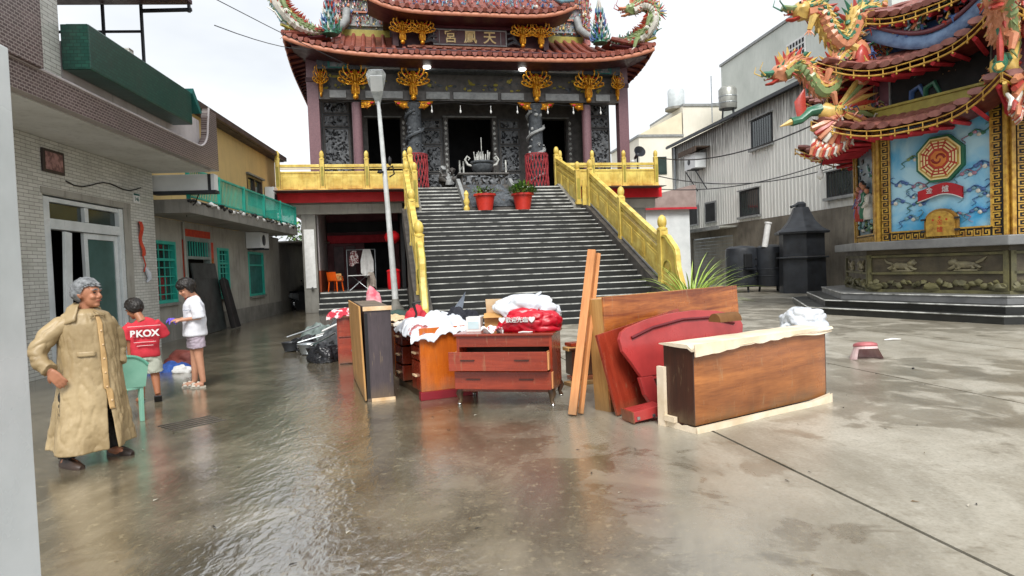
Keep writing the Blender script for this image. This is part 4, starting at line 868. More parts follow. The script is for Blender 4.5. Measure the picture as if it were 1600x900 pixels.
def hanging(name, label, m, u, v, z, w, h, seed):
    q = MB(); f = lambda a, c: ((a-.5)*w*(.55+.45*min(1, c*2)), .05*math.sin(a*11+seed)*c-.03, -h*c*(1-.12*math.cos(a*5+seed)))
    q.grid(f, 14, 14); q.grid(lambda a, c: tuple(Vector(f(a, c))+Vector((0, .05, 0))), 14, 14)
    tag(q.build(name, m, None, smooth=60, loc=tw(u, v, z), rz=TZ), label, 'cloth')
hanging('white_cloth', 'long white garment hanging on the porch clothes rack', K['white'], -5.05, 2.85, 2.56, .55, 1.1, 1)
hanging('checked_shirt', 'dark patterned shirt hanging left of the white garment in the porch', mat('patterned_cloth', '#7a3a40', '#d0c8c4', .8, 14, .1, lo=.48, hi=.52), -5.6, 2.85, 2.5, .4, .6, 2)
hanging('pale_towel', 'grey beige towel hanging low below the white garment', mat('beige_towel', '#9c8f84', '#c0b6aa', .9, 8, .2), -4.9, 2.7, 1.55, .4, .7, 3)
tb = thing('folding_table', 'small cluttered folding table in the porch below the hanging clothes', 'table', tw(-5.4, 2.5, .8), TZ)
B('table_top', K['white'], tb, (-.45, .45, -.25, .25, .62, .65), bevel=.006)
for x in (-.4, .4): MB().tube([(x, -.2, 0), (-x*.8, .2, .62)], .015, 6).build('leg', K['grey_metal'], tb)
q = MB().lathe([(.25, 0), (.28, .3), (.27, .72), (.29, .74), (.29, .8), (.1, .88), (.0, .88)], 20); tag(q.build('red_drum', K['red'], None, smooth=40, loc=tw(-3.95, 2.0, .8)), 'red plastic drum with lid on the porch behind the lamp post', 'drum')
q = MB().lathe([(.05, -.02), (.16, 0), (.3, .12), (.33, .25), (.3, .38), (.16, .5), (.05, .52)], 20); q.tube([(0, 0, .5), (0, 0, 1.2)], .01, 5); tag(q.build('red_lantern', K['red'], None, smooth=40, loc=tw(-3.95, 1.9, 2.75)), 'red lantern hanging in the porch behind the lamp post', 'lantern')
wb = B('pillar_banner', K['white'], None, (-.2, .2, -.02, 0, 0, 2.35)); wb.location = tw(-7.22, .98, 1.0); wb.rotation_euler = (0, 0, TZ); tag(wb, 'tall white board fixed to the grey pillar of the porch', 'board')
MB().lathe([(.05, 0), (.06, .05), (.02, .1)], 8).build('fixing_knob', K['chrome'], wb, loc=(.05, -.06, -.05))
# ================================================================ street lamp
lp = thing('street_lamp', 'slim grey street lamp post with flat cobra head before the temple', 'street lamp', tw(-3.95, -1.0, 0), TZ)
lp.rotation_euler = (0, R(-2.2), TZ)
MB().lathe([(.3, 0), (.3, .12), (.16, .3), (.14, .5)], 16).build('base', K['concrete'], lp, smooth=40)
MB().tube([(0, 0, .3), (0, 0, 4), (-.02, 0, 7.4), (-.03, -.06, 7.95)], [.125, .1, .075, .06], 14).build('pole', mat('pale_grey_pole', '#dde0e0', '#babebd', .4, 2, .1, dirt=.25), lp, smooth=50)
hd = MB(); hd.T = tr(-.04, -.05, 7.85) @ rot_m('X', -52)
hd.loft([[(sx*w+0, y, dz+zz_) for sx, dz in ((-1, 0), (-1, h_*.6), (-.5, h_), (.5, h_), (1, h_*.6), (1, 0))] for (w, y, zz_, h_) in ((.08, .05, 0, .1), (.15, -.25, 0, .15), (.3, -.8, 0, .18), (.36, -1.12, 0, .14), (.26, -1.28, .02, .08))])
ho = hd.build('lamp_head', K['grey_metal'], lp, smooth=50)
gl = MB(); gl.T = hd.T; gl.box(-.22, .22, -1.1, -.5, -.03, -.005); gl.build('lens', K['white_paint'], ho, bevel=.01)
q = MB(); q.tube([(.1, -.1, 5.4), (.3, -.2, 5.5), (.34, -.15, 5.2), (.15, -.1, 5.1)], .03, 6); q.blob((-.16, -.12, 5.3), (.14, .08, .07), 1, .2, 2); q.blob((.22, -.05, 5.7), (.08, .08, .2), 1, .2, 2); q.build('cable_clamp', K['black'], lp, smooth=50)
# ================================================================ octagonal joss-paper pavilion
PZ = math.atan2(-.899, .438); PC = (13.94, 17.45, 0); AP = 3.74; T8 = math.tan(PI/8)
pav = thing('octagonal_pavilion', 'octagonal incense furnace pavilion with sky blue panel, gold frets and two tiled eaves', 'pavilion', PC, PZ)
K['moss'] = mat('mossy_carved_stone', '#6f6a45', '#4c4a36', .6, 3, .5, 18, dirt=.4)
K['base_stone'] = mat('brown_carved_stone', '#5b5240', '#403a2f', .55, 2.5, .4, 22)
K['slab_stone'] = mat('grey_slab', '#7f8080', '#636465', .35, 2, .15, 40)
K['pav_tile'] = mat('plum_roof_tile', '#99655b', '#74453f', .4, 5, .2, 20)
K['key_gold'] = mat('yellow_gold_trim', '#d0a94a', '#96692a', .38, 8, .2)
def sky_panel():
    t = NT('painted_sky_panel'); v = t.coord('Object'); n = t.noise(v, 1.1, 4, .5, .5)
    t.set(**{'Base Color': t.mix(t.rng(n, .35, .62), lin('#45a6d8'), lin('#aed9ea')), 'Roughness': .35}); return t.m
K['skyp'] = sky_panel()
def octp(ap, z0, z1, name, m, parent=pav, bevel=0):
    r = ap/math.cos(PI/8); poly = [(r*math.cos(PI/8+k*PI/4), r*math.sin(PI/8+k*PI/4)) for k in range(8)]
    return MB().prism(poly, z0, z1, 'z').build(name, m, parent, bevel=bevel)
for k, (off, z0, z1) in enumerate([(1.85, 0, .18), (1.42, .181, .35), (1.0, .351, .52)]):
    st = octp(AP+off, z0, z1, 'step', K['step'] if k < 2 else K['slab_stone'])
    r = (AP+off+.006)/math.cos(PI/8)
    MB().tube([(r*math.cos(PI/8+j*PI/4), r*math.sin(PI/8+j*PI/4), z1-.012) for j in range(9)], .018, 6).build('nosing', K['nosing'], st)
octp(AP+.28, .521, 1.6, 'plinth', K['base_stone']); octp(AP+.36, .521, .6, 'plinth_foot', K['moss']); octp(AP+.33, 1.5, 1.62, 'plinth_cap', K['base_stone'])
octp(AP+.62, 1.62, 1.84, 'slab', K['slab_stone'], bevel=.02)
body = octp(AP-.06, 1.841, 6.4, 'body', K['dark'])
rd = random.Random(31)
def face(k): return Matrix.Rotation(k*PI/4, 4, 'Z')
def fret(q, x0, x1, z0, z1, y, along='z', un=.17):
    """greek-key relief: repeated hooked units"""
    L = (z1-z0) if along == 'z' else (x1-x0); n = max(1, int(L/un)); w = (x1-x0) if along == 'z' else (z1-z0); s = L/n; t_ = w*.13
    for i in range(n):
        segs = [(0, 0, 1, .16), (0, .16, .16, 1), (.16, .8, .84, 1), (.68, .4, .84, .8), (.4, .4, .68, .56)]
        for (a0, b0, a1, b1) in segs:
            if along == 'z': q.box(x0+a0*w*.92, x0+a1*w*.92, y-.02, y, z0+(i+b0*.88)*s, z0+(i+b1*.88)*s)
            else: q.box(x0+(i+b0*.88)*s, x0+(i+b1*.88)*s, y-.02, y, z0+a0*w*.92, z0+a1*w*.92)
def cloud(q, x, z, y, s, m1, m2, flip=1):
    q.tube(*cr([(x, y, z), (x+flip*.16*s, y-.02, z+.1*s), (x+flip*.34*s, y, z+.02*s), (x+flip*.5*s, y-.02, z+.13*s), (x+flip*.44*s, y, z+.22*s), (x+flip*.36*s, y, z+.18*s)], [.02*s, .038*s, .03*s, .022*s, .016*s, .006]), 6, m1, flat=.5)
    q.tube(*cr([(x-flip*.05*s, y, z-.03*s), (x-flip*.2*s, y-.02, z-.1*s), (x-flip*.12*s, y, z-.2*s), (x-flip*.26*s, y, z-.28*s)], [.026*s, .022*s, .015*s, .005]), 6, m2, flat=.5)
    for j in range(4): q.blob((x+flip*(.02+.1*j)*s, y-.01, z+.05*s*math.sin(j*2)), (.07*s, .025, .055*s), 1, .2, 2, (m1, m2, 4)[j % 3], j)
for k in (-1, 0, 1):
    F_ = face(k); y = -AP
    def fb(name, m, *bx, par=pav, bevel=0):
        q = MB(); q.T = F_
        for c in bx: q.box(*c)
        return q.build(name, m, par, bevel=bevel)
    fp = fb('wall_panel', K['skyp'] if k == 0 else mat('mural_sky_%d' % (k+1), '#5b93b5' if k > 0 else '#54788a', '#27404c' if k < 0 else '#3a6b8c', .4, 1.3, .1), (-1.2, 1.2, y+.0, y+.05, 2.06, 4.9))
    for x in (-1.5, 1.5): fb('corner_post', K['key_gold'], (x-.04, x+.04, y-.1, y+.05, 1.842, 4.9), bevel=.012)
    fb('fret_ground', K['black'], (-1.43, -1.2, y-.04, y+.04, 1.842, 4.9), (1.2, 1.43, y-.04, y+.04, 1.842, 4.9), (-1.2, 1.2, y-.04, y+.04, 1.842, 2.06), par=fp)
    q = MB(); q.T = F_; fret(q, -1.42, -1.22, 1.86, 4.85, y-.041); fret(q, 1.22, 1.42, 1.86, 4.85, y-.041); fret(q, -1.18, 1.18, 1.86, 2.04, y-.041, 'x')
    tag(q.build('key_fret', K['key_gold'], fp), kind='stuff')
    q = MB(); q.T = F_
    for x in (-1.2, 1.2): q.box(x-.02, x+.02, y-.07, y-.03, 2.06, 4.9)
    q.box(-1.18, 1.18, y-.07, y-.03, 2.05, 2.09); q.build('gold_bead', K['key_gold'], fp)
    # plinth carving
    q = MB(); q.T = F_ @ tr(0, -AP-.29, 0); 
    fb('plinth_frame', K['moss'], (-1.6, 1.6, y-.34, y-.285, .98, 1.04), (-1.6, 1.6, y-.34, y-.285, 1.42, 1.48), (-1.66, -1.56, y-.34, y-.285, .6, 1.5), (1.56, 1.66, y-.34, y-.285, .6, 1.5))
    lm2 = mat('relief_stone_%d' % (k+2), '#8f8768', '#6a6350', .5, 6, .4, 20)
    for xx, fl in ((-.75, 1), (.75, -1)):   # running lions in low relief
        q = MB(); q.T = F_; yy = y-.3
        q.blob((xx, yy, 1.2), (.26, .05, .09), 2, .15, 2, 0, 1); q.blob((xx+fl*.26, yy, 1.27), (.1, .06, .09), 2, .3, 3, 0, 2)
        for dx, dz in ((.3, -.12), (.14, -.13), (-.2, -.13), (-.34, -.1)): q.tube([(xx+fl*dx*.7, yy, 1.18), (xx+fl*dx, yy-.02, 1.18+dz*.5), (xx+fl*(dx+.07), yy, 1.1)], [.05, .04, .025], 6)
        q.tube([(xx-fl*.24, yy, 1.24), (xx-fl*.38, yy-.02, 1.3), (xx-fl*.46, yy, 1.38)], [.03, .035, .01], 6)
        q.blob((xx, yy, 1.07), (.38, .03, .035), 1, .4, 3, 0, 5); q.build('lion_relief', lm2, pav, smooth=50)
    q = MB(); q.T = F_
    for i in range(26): q.blob((-1.55+i*.124, y-.33, .74+.05*math.sin(i*1.9)), (.09, .05, .07), 1, .5, 3, 0, i+40*k)
    for xx in (-1.45, -.0, 1.45): q.blob((xx, y-.36, .66), (.18, .06, .09), 2, .4, 3, 0, int(xx*9))
    q.build('lotus_band', K['moss'], pav, smooth=50)
    # ---- painted relief on the panels
    if k == 0:
        bx_, bz = .09, 3.79
        def oc(r, y0, y1, name, m, par):
            q = MB(); q.T = F_; q.prism([(bx_+r*math.cos(PI/8+j*PI/4), bz+r*math.sin(PI/8+j*PI/4)) for j in range(8)], y0, y1, 'y'); return q.build(name, m, par)
        bg = oc(.6, y-.1, y-.001, 'eight_trigram_disc', mat('green_rim', '#1f6a4a', rough=.4), pav)
        oc(.53, y-.115, y-.1, 'gold_ring', K['key_gold'], bg); oc(.45, y-.125, y-.115, 'red_ring', mat('vermilion', '#b8361f', '#a52d1a', .4), bg); oc(.2, y-.135, y-.1251, 'gold_core', mat('orange_core', '#d98232', '#c96b24', .4), bg)
        q = MB()
        for j in range(8):
            a = j*PI/4; q.T = F_ @ tr(bx_, y-.126, bz) @ Matrix.Rotation(-a, 4, 'Y')
            for ri in range(3):
                rr = .25+ri*.07; w = rr*T8*.88
                if (j >> (ri % 3)) & 1: q.box(-w, w, -.01, 0, rr, rr+.035)
                else: q.box(-w, -.02, -.01, 0, rr, rr+.035); q.box(.02, w, -.01, 0, rr, rr+.035)
            q.box(-.5*T8, .5*T8, .007, .012, .465, .5)
        q.build('trigram_bars', mat('cream_bars', '#efe0a8', '#e0cc88', .4), bg)
        q = MB(); q.T = F_ @ tr(bx_, y-.137, bz)
        for s_ in (0, PI): q.tube([(.15*math.cos(s_+t_)*(1-t_/4), 0, .15*math.sin(s_+t_)*(1-t_/4)) for t_ in [i*.3 for i in range(11)]], [.035-.002*i for i in range(11)], 6, flat=.5)
        q.build('swirl', mat('deep_red', '#8f1f16', rough=.4), bg, smooth=50)
        # red scroll with lettering
        q = MB(); q.T = F_
        def sc_(a, c, dy=0): x = -.5+1.05*a+.05; return (x, y-.09-.03*math.sin(a*PI)-dy, 2.78+.27*c+.13*math.sin(a*PI)-.03*math.sin(a*2*PI))
        q.grid(lambda a, c: sc_(a, c), 16, 3); q.grid(lambda a, c: sc_(a, c, -.05), 16, 3)
        sc1 = q.build('red_scroll', mat('scroll_red', '#c01f2c', '#a81824', .4), pav, smooth=50)
        for ch, x in (('金', -.14), ('爐', .24)):
            o = lettering(ch, .17, K['white'], sc1, (0, 0, 0), (0, 0, 0), .003); o.matrix_basis = F_ @ tr(x, y-.135, 3.03) @ rot_m('X', 90)
        q = MB(); q.T = F_; q.tube([sc_(i/10, 0, .01) for i in range(11)], .014, 5); q.build('scroll_edge', K['white'], sc1)
        # arched furnace door
        q = MB(); q.T = F_; ar = lambda r, w, h: [(-w+.1, 1.9), (w+.1, 1.9), (w+.1, 1.9+h)] + [(.1+w*math.cos(a_), 1.9+h+r*math.sin(a_)) for a_ in [PI*i/12 for i in range(1, 12)]] + [(-w+.1, 1.9+h)]
        q.prism(ar(.32, .4, .36), y-.1, y-.02, 'y'); od = q.build('furnace_door_frame', mat('brown_gold', '#8a6424', '#a97d30', .4), pav, bevel=.01)
        q = MB(); q.T = F_; q.prism(ar(.27, .34, .35), y-.14, y-.1, 'y'); dd_ = q.build('furnace_door', K['key_gold'], pav, bevel=.01)
        for (x, z, ch, s_) in ((.1, 2.24, '金', .15), (.1, 2.06, '爐', .15), (-.06, 2.3, '●', .07), (.1, 2.36, '●', .07), (.26, 2.3, '●', .07)):
            o = lettering(ch, s_, K['red_paper'], dd_, (0, 0, 0), (0, 0, 0), .003); o.matrix_basis = F_ @ tr(x, y-.142, z) @ rot_m('X', 90)
        q = MB(); q.T = F_
        for x in (-.3, .5):
            for z in (2.02, 2.3): q.box(x-.05, x+.05, y-.16, y-.1, z, z+.05)
        q.build('hinge', K['black_iron'], dd_)
        q = MB(); q.T = F_
        for (x, z, s_, m1, m2, fl) in [(-.72, 3.9, 1.0, 8, 1, 1), (.75, 4.25, 1.1, 1, 7, 1), (-.75, 3.3, 1.1, 3, 3, -1), (-.6, 3.2, 1.1, 7, 6, 1), (-.15, 3.28, .9, 6, 1, 1), (.55, 3.35, 1.1, 7, 6, 1), (.85, 3.5, 1.2, 3, 3, 1), (-.85, 2.85, 1.2, 3, 6, -1), (-.6, 2.75, 1.0, 3, 1, 1), (.7, 2.95, 1.2, 3, 6, 1), (.95, 2.8, 1.0, 6, 3, 1), (-.8, 2.4, 1.1, 6, 3, 1), (.75, 2.45, 1.1, 3, 6, 1), (.6, 2.4, .9, 6, 7, -1), (-.45, 2.95, .8, 3, 6, -1)]:
            cloud(q, x, z, y-.015, s_*.8, m1, m2, fl)
        tag(q.build('cloud_ribbons', GL, fp, smooth=50), kind='stuff')
    else:
        q = MB(); q.T = F_; r_ = random.Random(k+50)
        for (x, z, sc, m_) in [(-.45, 2.5, 1.0, 0), (.25, 2.55, .95, 1), (-.05, 2.7, .9, 7), (.7, 2.5, .85, 4), (-.85, 2.6, .8, 3)]:
            q.lathe([(.2*sc, 0), (.22*sc, .2*sc), (.15*sc, .55*sc), (.17*sc, .75*sc), (.06*sc, .85*sc)], 9, m_, (x, y-.05, z))
            q.blob((x, y-.12, z+.95*sc), (.08*sc, .08*sc, .1*sc), 2, .1, 2, 5, 1); q.blob((x, y-.1, z+1.03*sc), (.09*sc, .08*sc, .06*sc), 1, .2, 2, 9, 2)
            for s_ in (-1, 1): q.tube([(x+s_*.14*sc, y-.1, z+.72*sc), (x+s_*.28*sc, y-.15, z+.5*sc), (x+s_*.12*sc, y-.22, z+.42*sc)], [.07*sc, .06*sc, .04*sc], 6, m_)
        for j in range(30): q.blob((r_.uniform(-1.1, 1.1), y-.03, r_.uniform(2.15, 2.6)), (r_.uniform(.06, .16), .05, r_.uniform(.04, .1)), 1, .4, 3, r_.choice((1, 4, 8, 9, 6)), j)
        for j in range(16): q.blob((r_.uniform(-1.1, 1.1), y-.01, r_.uniform(3.6, 4.6)), (r_.uniform(.05, .2), .03, r_.uniform(.04, .1)), 1, .4, 3, r_.choice((3, 6, 9, 1)), j)
        tag(q.build('mural_figures', GX, fp, smooth=50), kind='stuff')
    # ---- upper storey
    uw = fb('upper_panel', K['dark'], (-1.2, 1.2, -3.62, -3.5, 5.3, 6.5))
    for x in (-1.35, 1.35): fb('upper_post', mat('plum_post', '#6d3a48', rough=.45), (x-.13, x+.13, -3.72, -3.5, 5.2, 6.6), bevel=.01)
    fb('upper_post_edge', K['stone_l'], (-1.21, -1.18, -3.74, -3.6, 5.3, 6.5), (1.18, 1.21, -3.74, -3.6, 5.3, 6.5), par=uw)
    fb('upper_sill', K['olive'], (-1.6, 1.6, -3.95, -3.55, 5.06, 5.28), (-1.6, 1.6, -4.0, -3.9, 5.28, 5.34))
    q = MB(); q.T = F_; r_ = random.Random(k+70)
    for j in range(60): q.blob((r_.gauss(.3, .45), -3.64, r_.gauss(5.95, .2)), (r_.uniform(.03, .1), .04, r_.uniform(.03, .08)), 1, .4, 3, r_.choice((0, 5, 1, 9, 2)), j)
    for xx, m_ in ((-.5, 3), (-.15, 1)): q.tube([(xx-.15, -3.7, 5.36), (xx-.12, -3.72, 5.6), (xx+.1, -3.75, 5.68), (xx+.2, -3.7, 5.4)], [.06, .07, .07, .05], 7, m_)
    tag(q.build('upper_figures', GX, uw, smooth=50), kind='stuff')
# ---- eaves
def eave(apo, api, z0, z1, rise, flare, tm, name, ks=range(-4, 4)):
    ro = MB().lathe([(api-.1, 0), (api-.1, z1-z0-.1), (.2, z1-z0)], 8, c=(0, 0, z0+.02), a0=PI/8).build(name, K['dark_wood'], pav)
    def pt(a, f):
        e = abs(a)**3; ap = apo+(api-apo)*f+flare*e*(1-f); return (a*ap*T8, -ap, z0+(z1-z0)*f-.12*math.sin(PI*f)+rise*e*(1-f)**1.3)
    for k in ks:
        F_ = face(k)
        q = MB(); q.T = F_; q.grid(lambda a, c: pt(2*a-1, c), 18, 5); q.grid(lambda a, c: tuple(Vector(pt(2*a-1, c))-Vector((0, 0, .1))), 18, 5); q.build('roof_sheet', tm, ro, smooth=60)
        if abs(k) > 2: continue
        nt = 13
        for i in range(nt):
            a = -1+2*(i+.5)/nt; q = MB(); q.T = F_; pp, rr = [], []
            for j in range(3):
                p0, p1 = Vector(pt(a, j/3)), Vector(pt(a, (j+1)/3)); 
                pp += [p0+Vector((0, -.05 if j == 0 else 0, .05)), p0.lerp(p1, .25)+Vector((0, 0, .05)), p0.lerp(p1, .96)+Vector((0, 0, .035))]; rr += [(.17, .075), (.17, .085), (.11, .05)]
            q.tube(pp, rr, 9, up=(0, 0, 1)); q.build('roof_tile_row', tm, ro, smooth=50)
        q = MB(); q.T = F_; q.tube([tuple(Vector(pt(i/12-1, 0))+Vector((0, -.03, -.2))) for i in range(25)], .022, 6); q.tube([tuple(Vector(pt(i/12-1, 0))+Vector((0, -.03, -.07))) for i in range(25)], .016, 6)
        for i in range(13): p = Vector(pt(i/6-1, 0)); q.tube([p+Vector((0, -.03, -.2)), p+Vector((0, -.03, -.06))], .014, 5); q.blob(p+Vector((0, -.03, -.25)), (.028, .028, .035), 1, 0, 1)
        q.build('gold_trim', K['key_gold'], ro, smooth=50)
        q = MB(); q.T = F_; q.grid(lambda a, c: tuple(Vector(pt(2*a-1, 0))*1+Vector((0, .06+c*.9, -.13+.02*c))), 18, 2); q.build('eave_board', mat('red_brown_board', '#6b2a22', '#54201b', .5, 5, .1), ro, smooth=60)
        for i in range(9):
            a = -.96+i*.24; p0 = Vector(pt(a, 0)); q = MB(); q.T = F_; q.tube([p0+Vector((0, .05, -.24)), Vector((p0.x*.72, -3.6, z0-.1))], .06, 4); q.build('rafter', K['red_cloth'], ro)
    return pt
e1 = eave(AP+1.1, AP-.05, 4.62, 5.12, .55, .55, K['pav_tile'], 'lower_eave')
e2 = eave(AP+1.0, AP-.4, 6.12, 6.75, .6, .5, K['pav_tile'], 'upper_eave')
octp(AP-.35, 6.7, 7.3, 'upper_drum', mat('blue_drum', '#4a6da0', '#3b5686', .45, 3, .2))
for k in (-1, 0, 1):
    q = MB(); q.T = face(k); q.tube([(1.72*a, -(AP+.1+.25*abs(a)**2), 6.95-.25*math.cos(a*PI*.9)+.25*abs(a)**3) for a in [i/10-1 for i in range(21)]], [(.05, .17)]*21, 8, up=(0, 0, 1)); q.build('blue_ridge', mat('blue_ridge', '#6b86a6', '#4c6486', .5, 5, .8, 12), pav, smooth=50)
    q = MB(); q.T = face(k); q.tube([(1.72*a, -(AP+.12+.25*abs(a)**2), 7.17-.25*math.cos(a*PI*.9)+.25*abs(a)**3) for a in [i/10-1 for i in range(21)]], .06, 8); q.build('ridge_roll', mat('plum_roll', '#6f4048', rough=.4), pav, smooth=50)
    q = MB(); q.T = face(k); r_ = random.Random(k+90)
    for j in range(220):
        x_ = r_.uniform(-1.7, -.2) if j % 3 else r_.uniform(-1.7, 1.7); z_ = r_.uniform(7.0, 7.6); a_ = r_.uniform(0, 6.28); s_ = r_.uniform(.05, .11); yy_ = -(AP+r_.uniform(-.1, .15)); q.tube([(x_, yy_, z_), (x_+s_*math.cos(a_), yy_-.05, z_+s_*math.sin(a_)), (x_+2*s_*math.cos(a_+.7), yy_, z_+2*s_*math.sin(a_+.7))], [s_*.5, s_*.45, .01], 5, r_.randint(0, 8))
    tag(q.build('ridge_flowers', GL, pav, smooth=50), kind='stuff')
e3 = eave(AP+.3, 1.6, 7.5, 8.6, .4, .3, K['pav_tile'], 'top_eave')
octp(1.6, 8.5, 10.0, 'top_lantern', K['dark_wood']); MB().lathe([(2.4, 9.8), (1.4, 10.4), (.5, 11.4), (.2, 12), (.35, 12.4), (.05, 12.9)], 8, a0=PI/8).build('top_roof', K['pav_tile'], pav)
# dense ceramic figures massed at the visible corners
for ci, ang in enumerate((-PI/2-PI/8, -PI/2+PI/8)):
    for li, (zb, rb_, nf) in enumerate((((4.95, 5.5), (3.9, 5.3), 150), ((6.3, 7.1), (3.6, 5.1), 220), ((7.0, 7.9), (3.4, 4.6), 150))):
        q = MB(); q.T = Matrix.Rotation(ang, 4, 'Z'); r_ = random.Random(200+ci*7+li)
        for j in range(nf):
            f = r_.random(); rad = rb_[0]+(rb_[1]-rb_[0])*f; w = r_.gauss(0, .16); z = zb[0]+(zb[1]-zb[0])*r_.random()*(1-.35*f)+.12*f; a_ = r_.uniform(0, 6.28); s_ = r_.uniform(.05, .12)
            q.tube([(rad, w, z), (rad+s_*math.cos(a_), w+r_.uniform(-.06, .06), z+s_*math.sin(a_)), (rad+2*s_*math.cos(a_+.8), w, z+2*s_*math.sin(a_+.8))], [(s_*.45, s_*.2), (s_*.4, s_*.18), (.01, .01)], 5, r_.choice((0, 0, 1, 2, 3, 4, 5, 5, 7, 8)))
        tag(q.build('corner_ceramics', GL, pav, smooth=45), kind='stuff')
# ---- corner dragons and phoenixes, in the vertical plane of each corner
def corner_thing(name, ang, shape, label, cat, grp):
    o = shape.build(name, GX, None, smooth=45, loc=PC, rz=PZ+ang); tag(o, label, cat, grp); return o
CA = -PI/2-PI/8; rd = random.Random(77)
def flip(path): return [(-r, 0, z) for r, z in path]   # dragon_shape's details face -y, so the path runs along -x
for ci, (ang, where) in enumerate(((CA, 'left corner'), (CA+PI/4, 'right corner'))):
    a2 = ang-PI   # local -x axis points out along the corner
    up_d = dragon_shape(flip([(3.4, 7.3), (3.9, 7.9), (4.5, 7.9), (4.75, 7.35), (5.0, 7.15), (5.35, 7.5), (5.6, 8.0), (5.95, 8.0)]), .26, rd, 3, (2, 0, 1, 5, 8))
    corner_thing('pavilion_dragon', a2, up_d, 'green and orange dragon with open jaws on the upper roof %s of the pavilion' % where, 'dragon', 'pavilion dragons')
    lo_d = dragon_shape(flip([(4.1, 6.55), (4.7, 6.95), (5.15, 6.6), (5.25, 6.1), (5.6, 5.95), (5.95, 6.4), (6.3, 6.6), (6.6, 6.4)]), .24, rd, 3, (5, 0, 2, 8, 1))
    o = corner_thing('pavilion_dragon', a2, lo_d, 'green and red dragon curling below the upper roof %s of the pavilion' % where, 'dragon', 'pavilion dragons')
    q = MB()   # shell-shaped red shield behind the lower dragon
    q.blob((-4.55, -.2, 6.55), (.3, .12, .62), 2, .05, 1, 5); q.blob((-4.6, -.3, 6.5), (.22, .1, .5), 2, .05, 1, 0); q.build('red_shell', GX, o, smooth=60)
    ph = MB()  # phoenix: body, neck, head, fanned tail and scalloped wing
    ph.blob((-5.3, 0, 5.3), (.4, .25, .28), 2, .15, 2, 2, 1); ph.tube([(-5.6, 0, 5.4), (-5.9, 0, 5.35), (-6.15, 0, 5.15), (-6.4, 0, 5.1)], [.17, .13, .11, .12], 8, 1); ph.tube([(-6.4, 0, 5.1), (-6.72, 0, 4.98)], [.09, .01], 6, 2)
    ph.tube([(-6.1, 0, 5.2), (-6.15, 0, 5.6), (-6.02, 0, 5.95)], [.14, .16, .02], 7, 0, flat=.4)
    for j in range(9):
        a = -.7+j*.2; ph.tube([(-5.2, -.1, 5.35), (-5.2+.7*math.cos(a), -.2, 5.45+.7*math.sin(a)), (-5.2+1.15*math.cos(a), -.15, 5.45+1.1*math.sin(a))], [.08, .07, .01], 5, (2, 5, 8, 2, 0)[j % 5])
    for j in range(8):
        a = 3.6+j*.2; ph.tube([(-5.2, -.15, 5.2), (-5.2+.5*math.cos(a), -.25, 5.2+.5*math.sin(a)), (-5.2+.85*math.cos(a), -.2, 5.25+.85*math.sin(a))], [.08, .1, .06], 6, (5, 0, 5, 4)[j % 4])
    corner_thing('pavilion_phoenix', a2, ph, 'yellow and red phoenix perched on the lower eave %s of the pavilion' % where, 'phoenix', 'pavilion phoenixes')
    sw = MB()  # scalloped red wave under the eave corner
    for j in range(15):   # overlapping scallops fanning down the corner
        t0 = j/14; cx, cz = -4.7-1.1*t0, 4.95-.35*math.sin(t0*2.2)
        for i in range(3): sw.tube([(cx-.0*i, -.08-.05*i, cz-.1*i), (cx-.1-.05*i, -.16-.06*i, cz-.14-.1*i), (cx-.13-.05*i, -.14-.06*i, cz-.27-.1*i), (cx-.06-.03*i, -.1-.05*i, cz-.34-.1*i)], [.035, .05, .045, .015], 7, (0, 5, 4)[(j+i) % 3])
    sw.tube([(-4.6-1.3*t_, -.05, 5.0-.3*math.sin(t_*2.2)+.12*t_*t_) for t_ in [i/12 for i in range(13)]], [.09-.05*i/12 for i in range(13)], 8, 2)
    corner_thing('corner_scroll', a2, sw, 'scalloped red ceramic scroll curling under the lower eave %s of the pavilion' % where, 'scroll', 'pavilion corner scrolls')

# ================================================================ black burners
def hexburner(loc):
    h = thing('joss_burner', 'tall black hexagonal iron burner with flared pointed roof', 'burner', loc, .3)
    MB().lathe([(.98, 0), (.95, 1.45)], 6).build('lower_drum', K['black_iron'], h); MB().lathe([(1.08, 1.45), (1.1, 1.49), (1.08, 1.52)], 6).build('ring_flange', K['black_iron'], h)
    MB().lathe([(.93, 1.53), (.93, 2.5)], 6).build('upper_drum', K['black_iron'], h)
    MB().lathe([(1.12, 2.48), (1.15, 2.56), (.86, 2.72), (.6, 3.0), (.42, 3.35), (.32, 3.6)], 6).build('roof', K['black_iron'], h)
    q = MB(); q.lathe([(.2, 3.58), (.22, 3.75), (.12, 3.84)], 10); q.tube([(0, 0, 3.75), (-.25, 0, 3.7), (-.5, 0, 3.62)], .06, 6); q.build('flue_cap', K['black_iron'], h, smooth=40)
hexburner((12.35, 27.2, 0))
def drum_burner(loc, rz, label):
    h = thing('drum_burner', label, 'burner', loc, rz, 'round black drum burners')
    MB().lathe([(.68, .25), (.7, .3), (.7, 1.85), (.66, 2.0), (.5, 2.08), (.05, 2.12)], 24).build('drum', K['black_iron'], h, smooth=35)
    MB().box(-.28, .12, -.72, -.6, 1.1, 1.75).build('feed_opening', K['dark'], h, bevel=.05); B('feed_ledge', K['black_iron'], h, (-.32, .16, -.9, -.62, 1.04, 1.09))
    for k in range(3):
        a = 2*PI*k/3+.5; MB().tube([(.55*math.cos(a), .55*math.sin(a), 0), (.5*math.cos(a), .5*math.sin(a), .3)], .05, 6).build('leg', K['black_iron'], h)
    for z in (.7, 1.0): MB().lathe([(.71, z), (.725, z+.02), (.71, z+.04)], 24).build('hoop', K['black_iron'], h)
    q = MB()
    for k in range(4): q.blob((.35, -.62, .6+.3*k), (.05, .04, .05), 1, 0, 1)
    q.build('vent_hole', K['dark'], h)
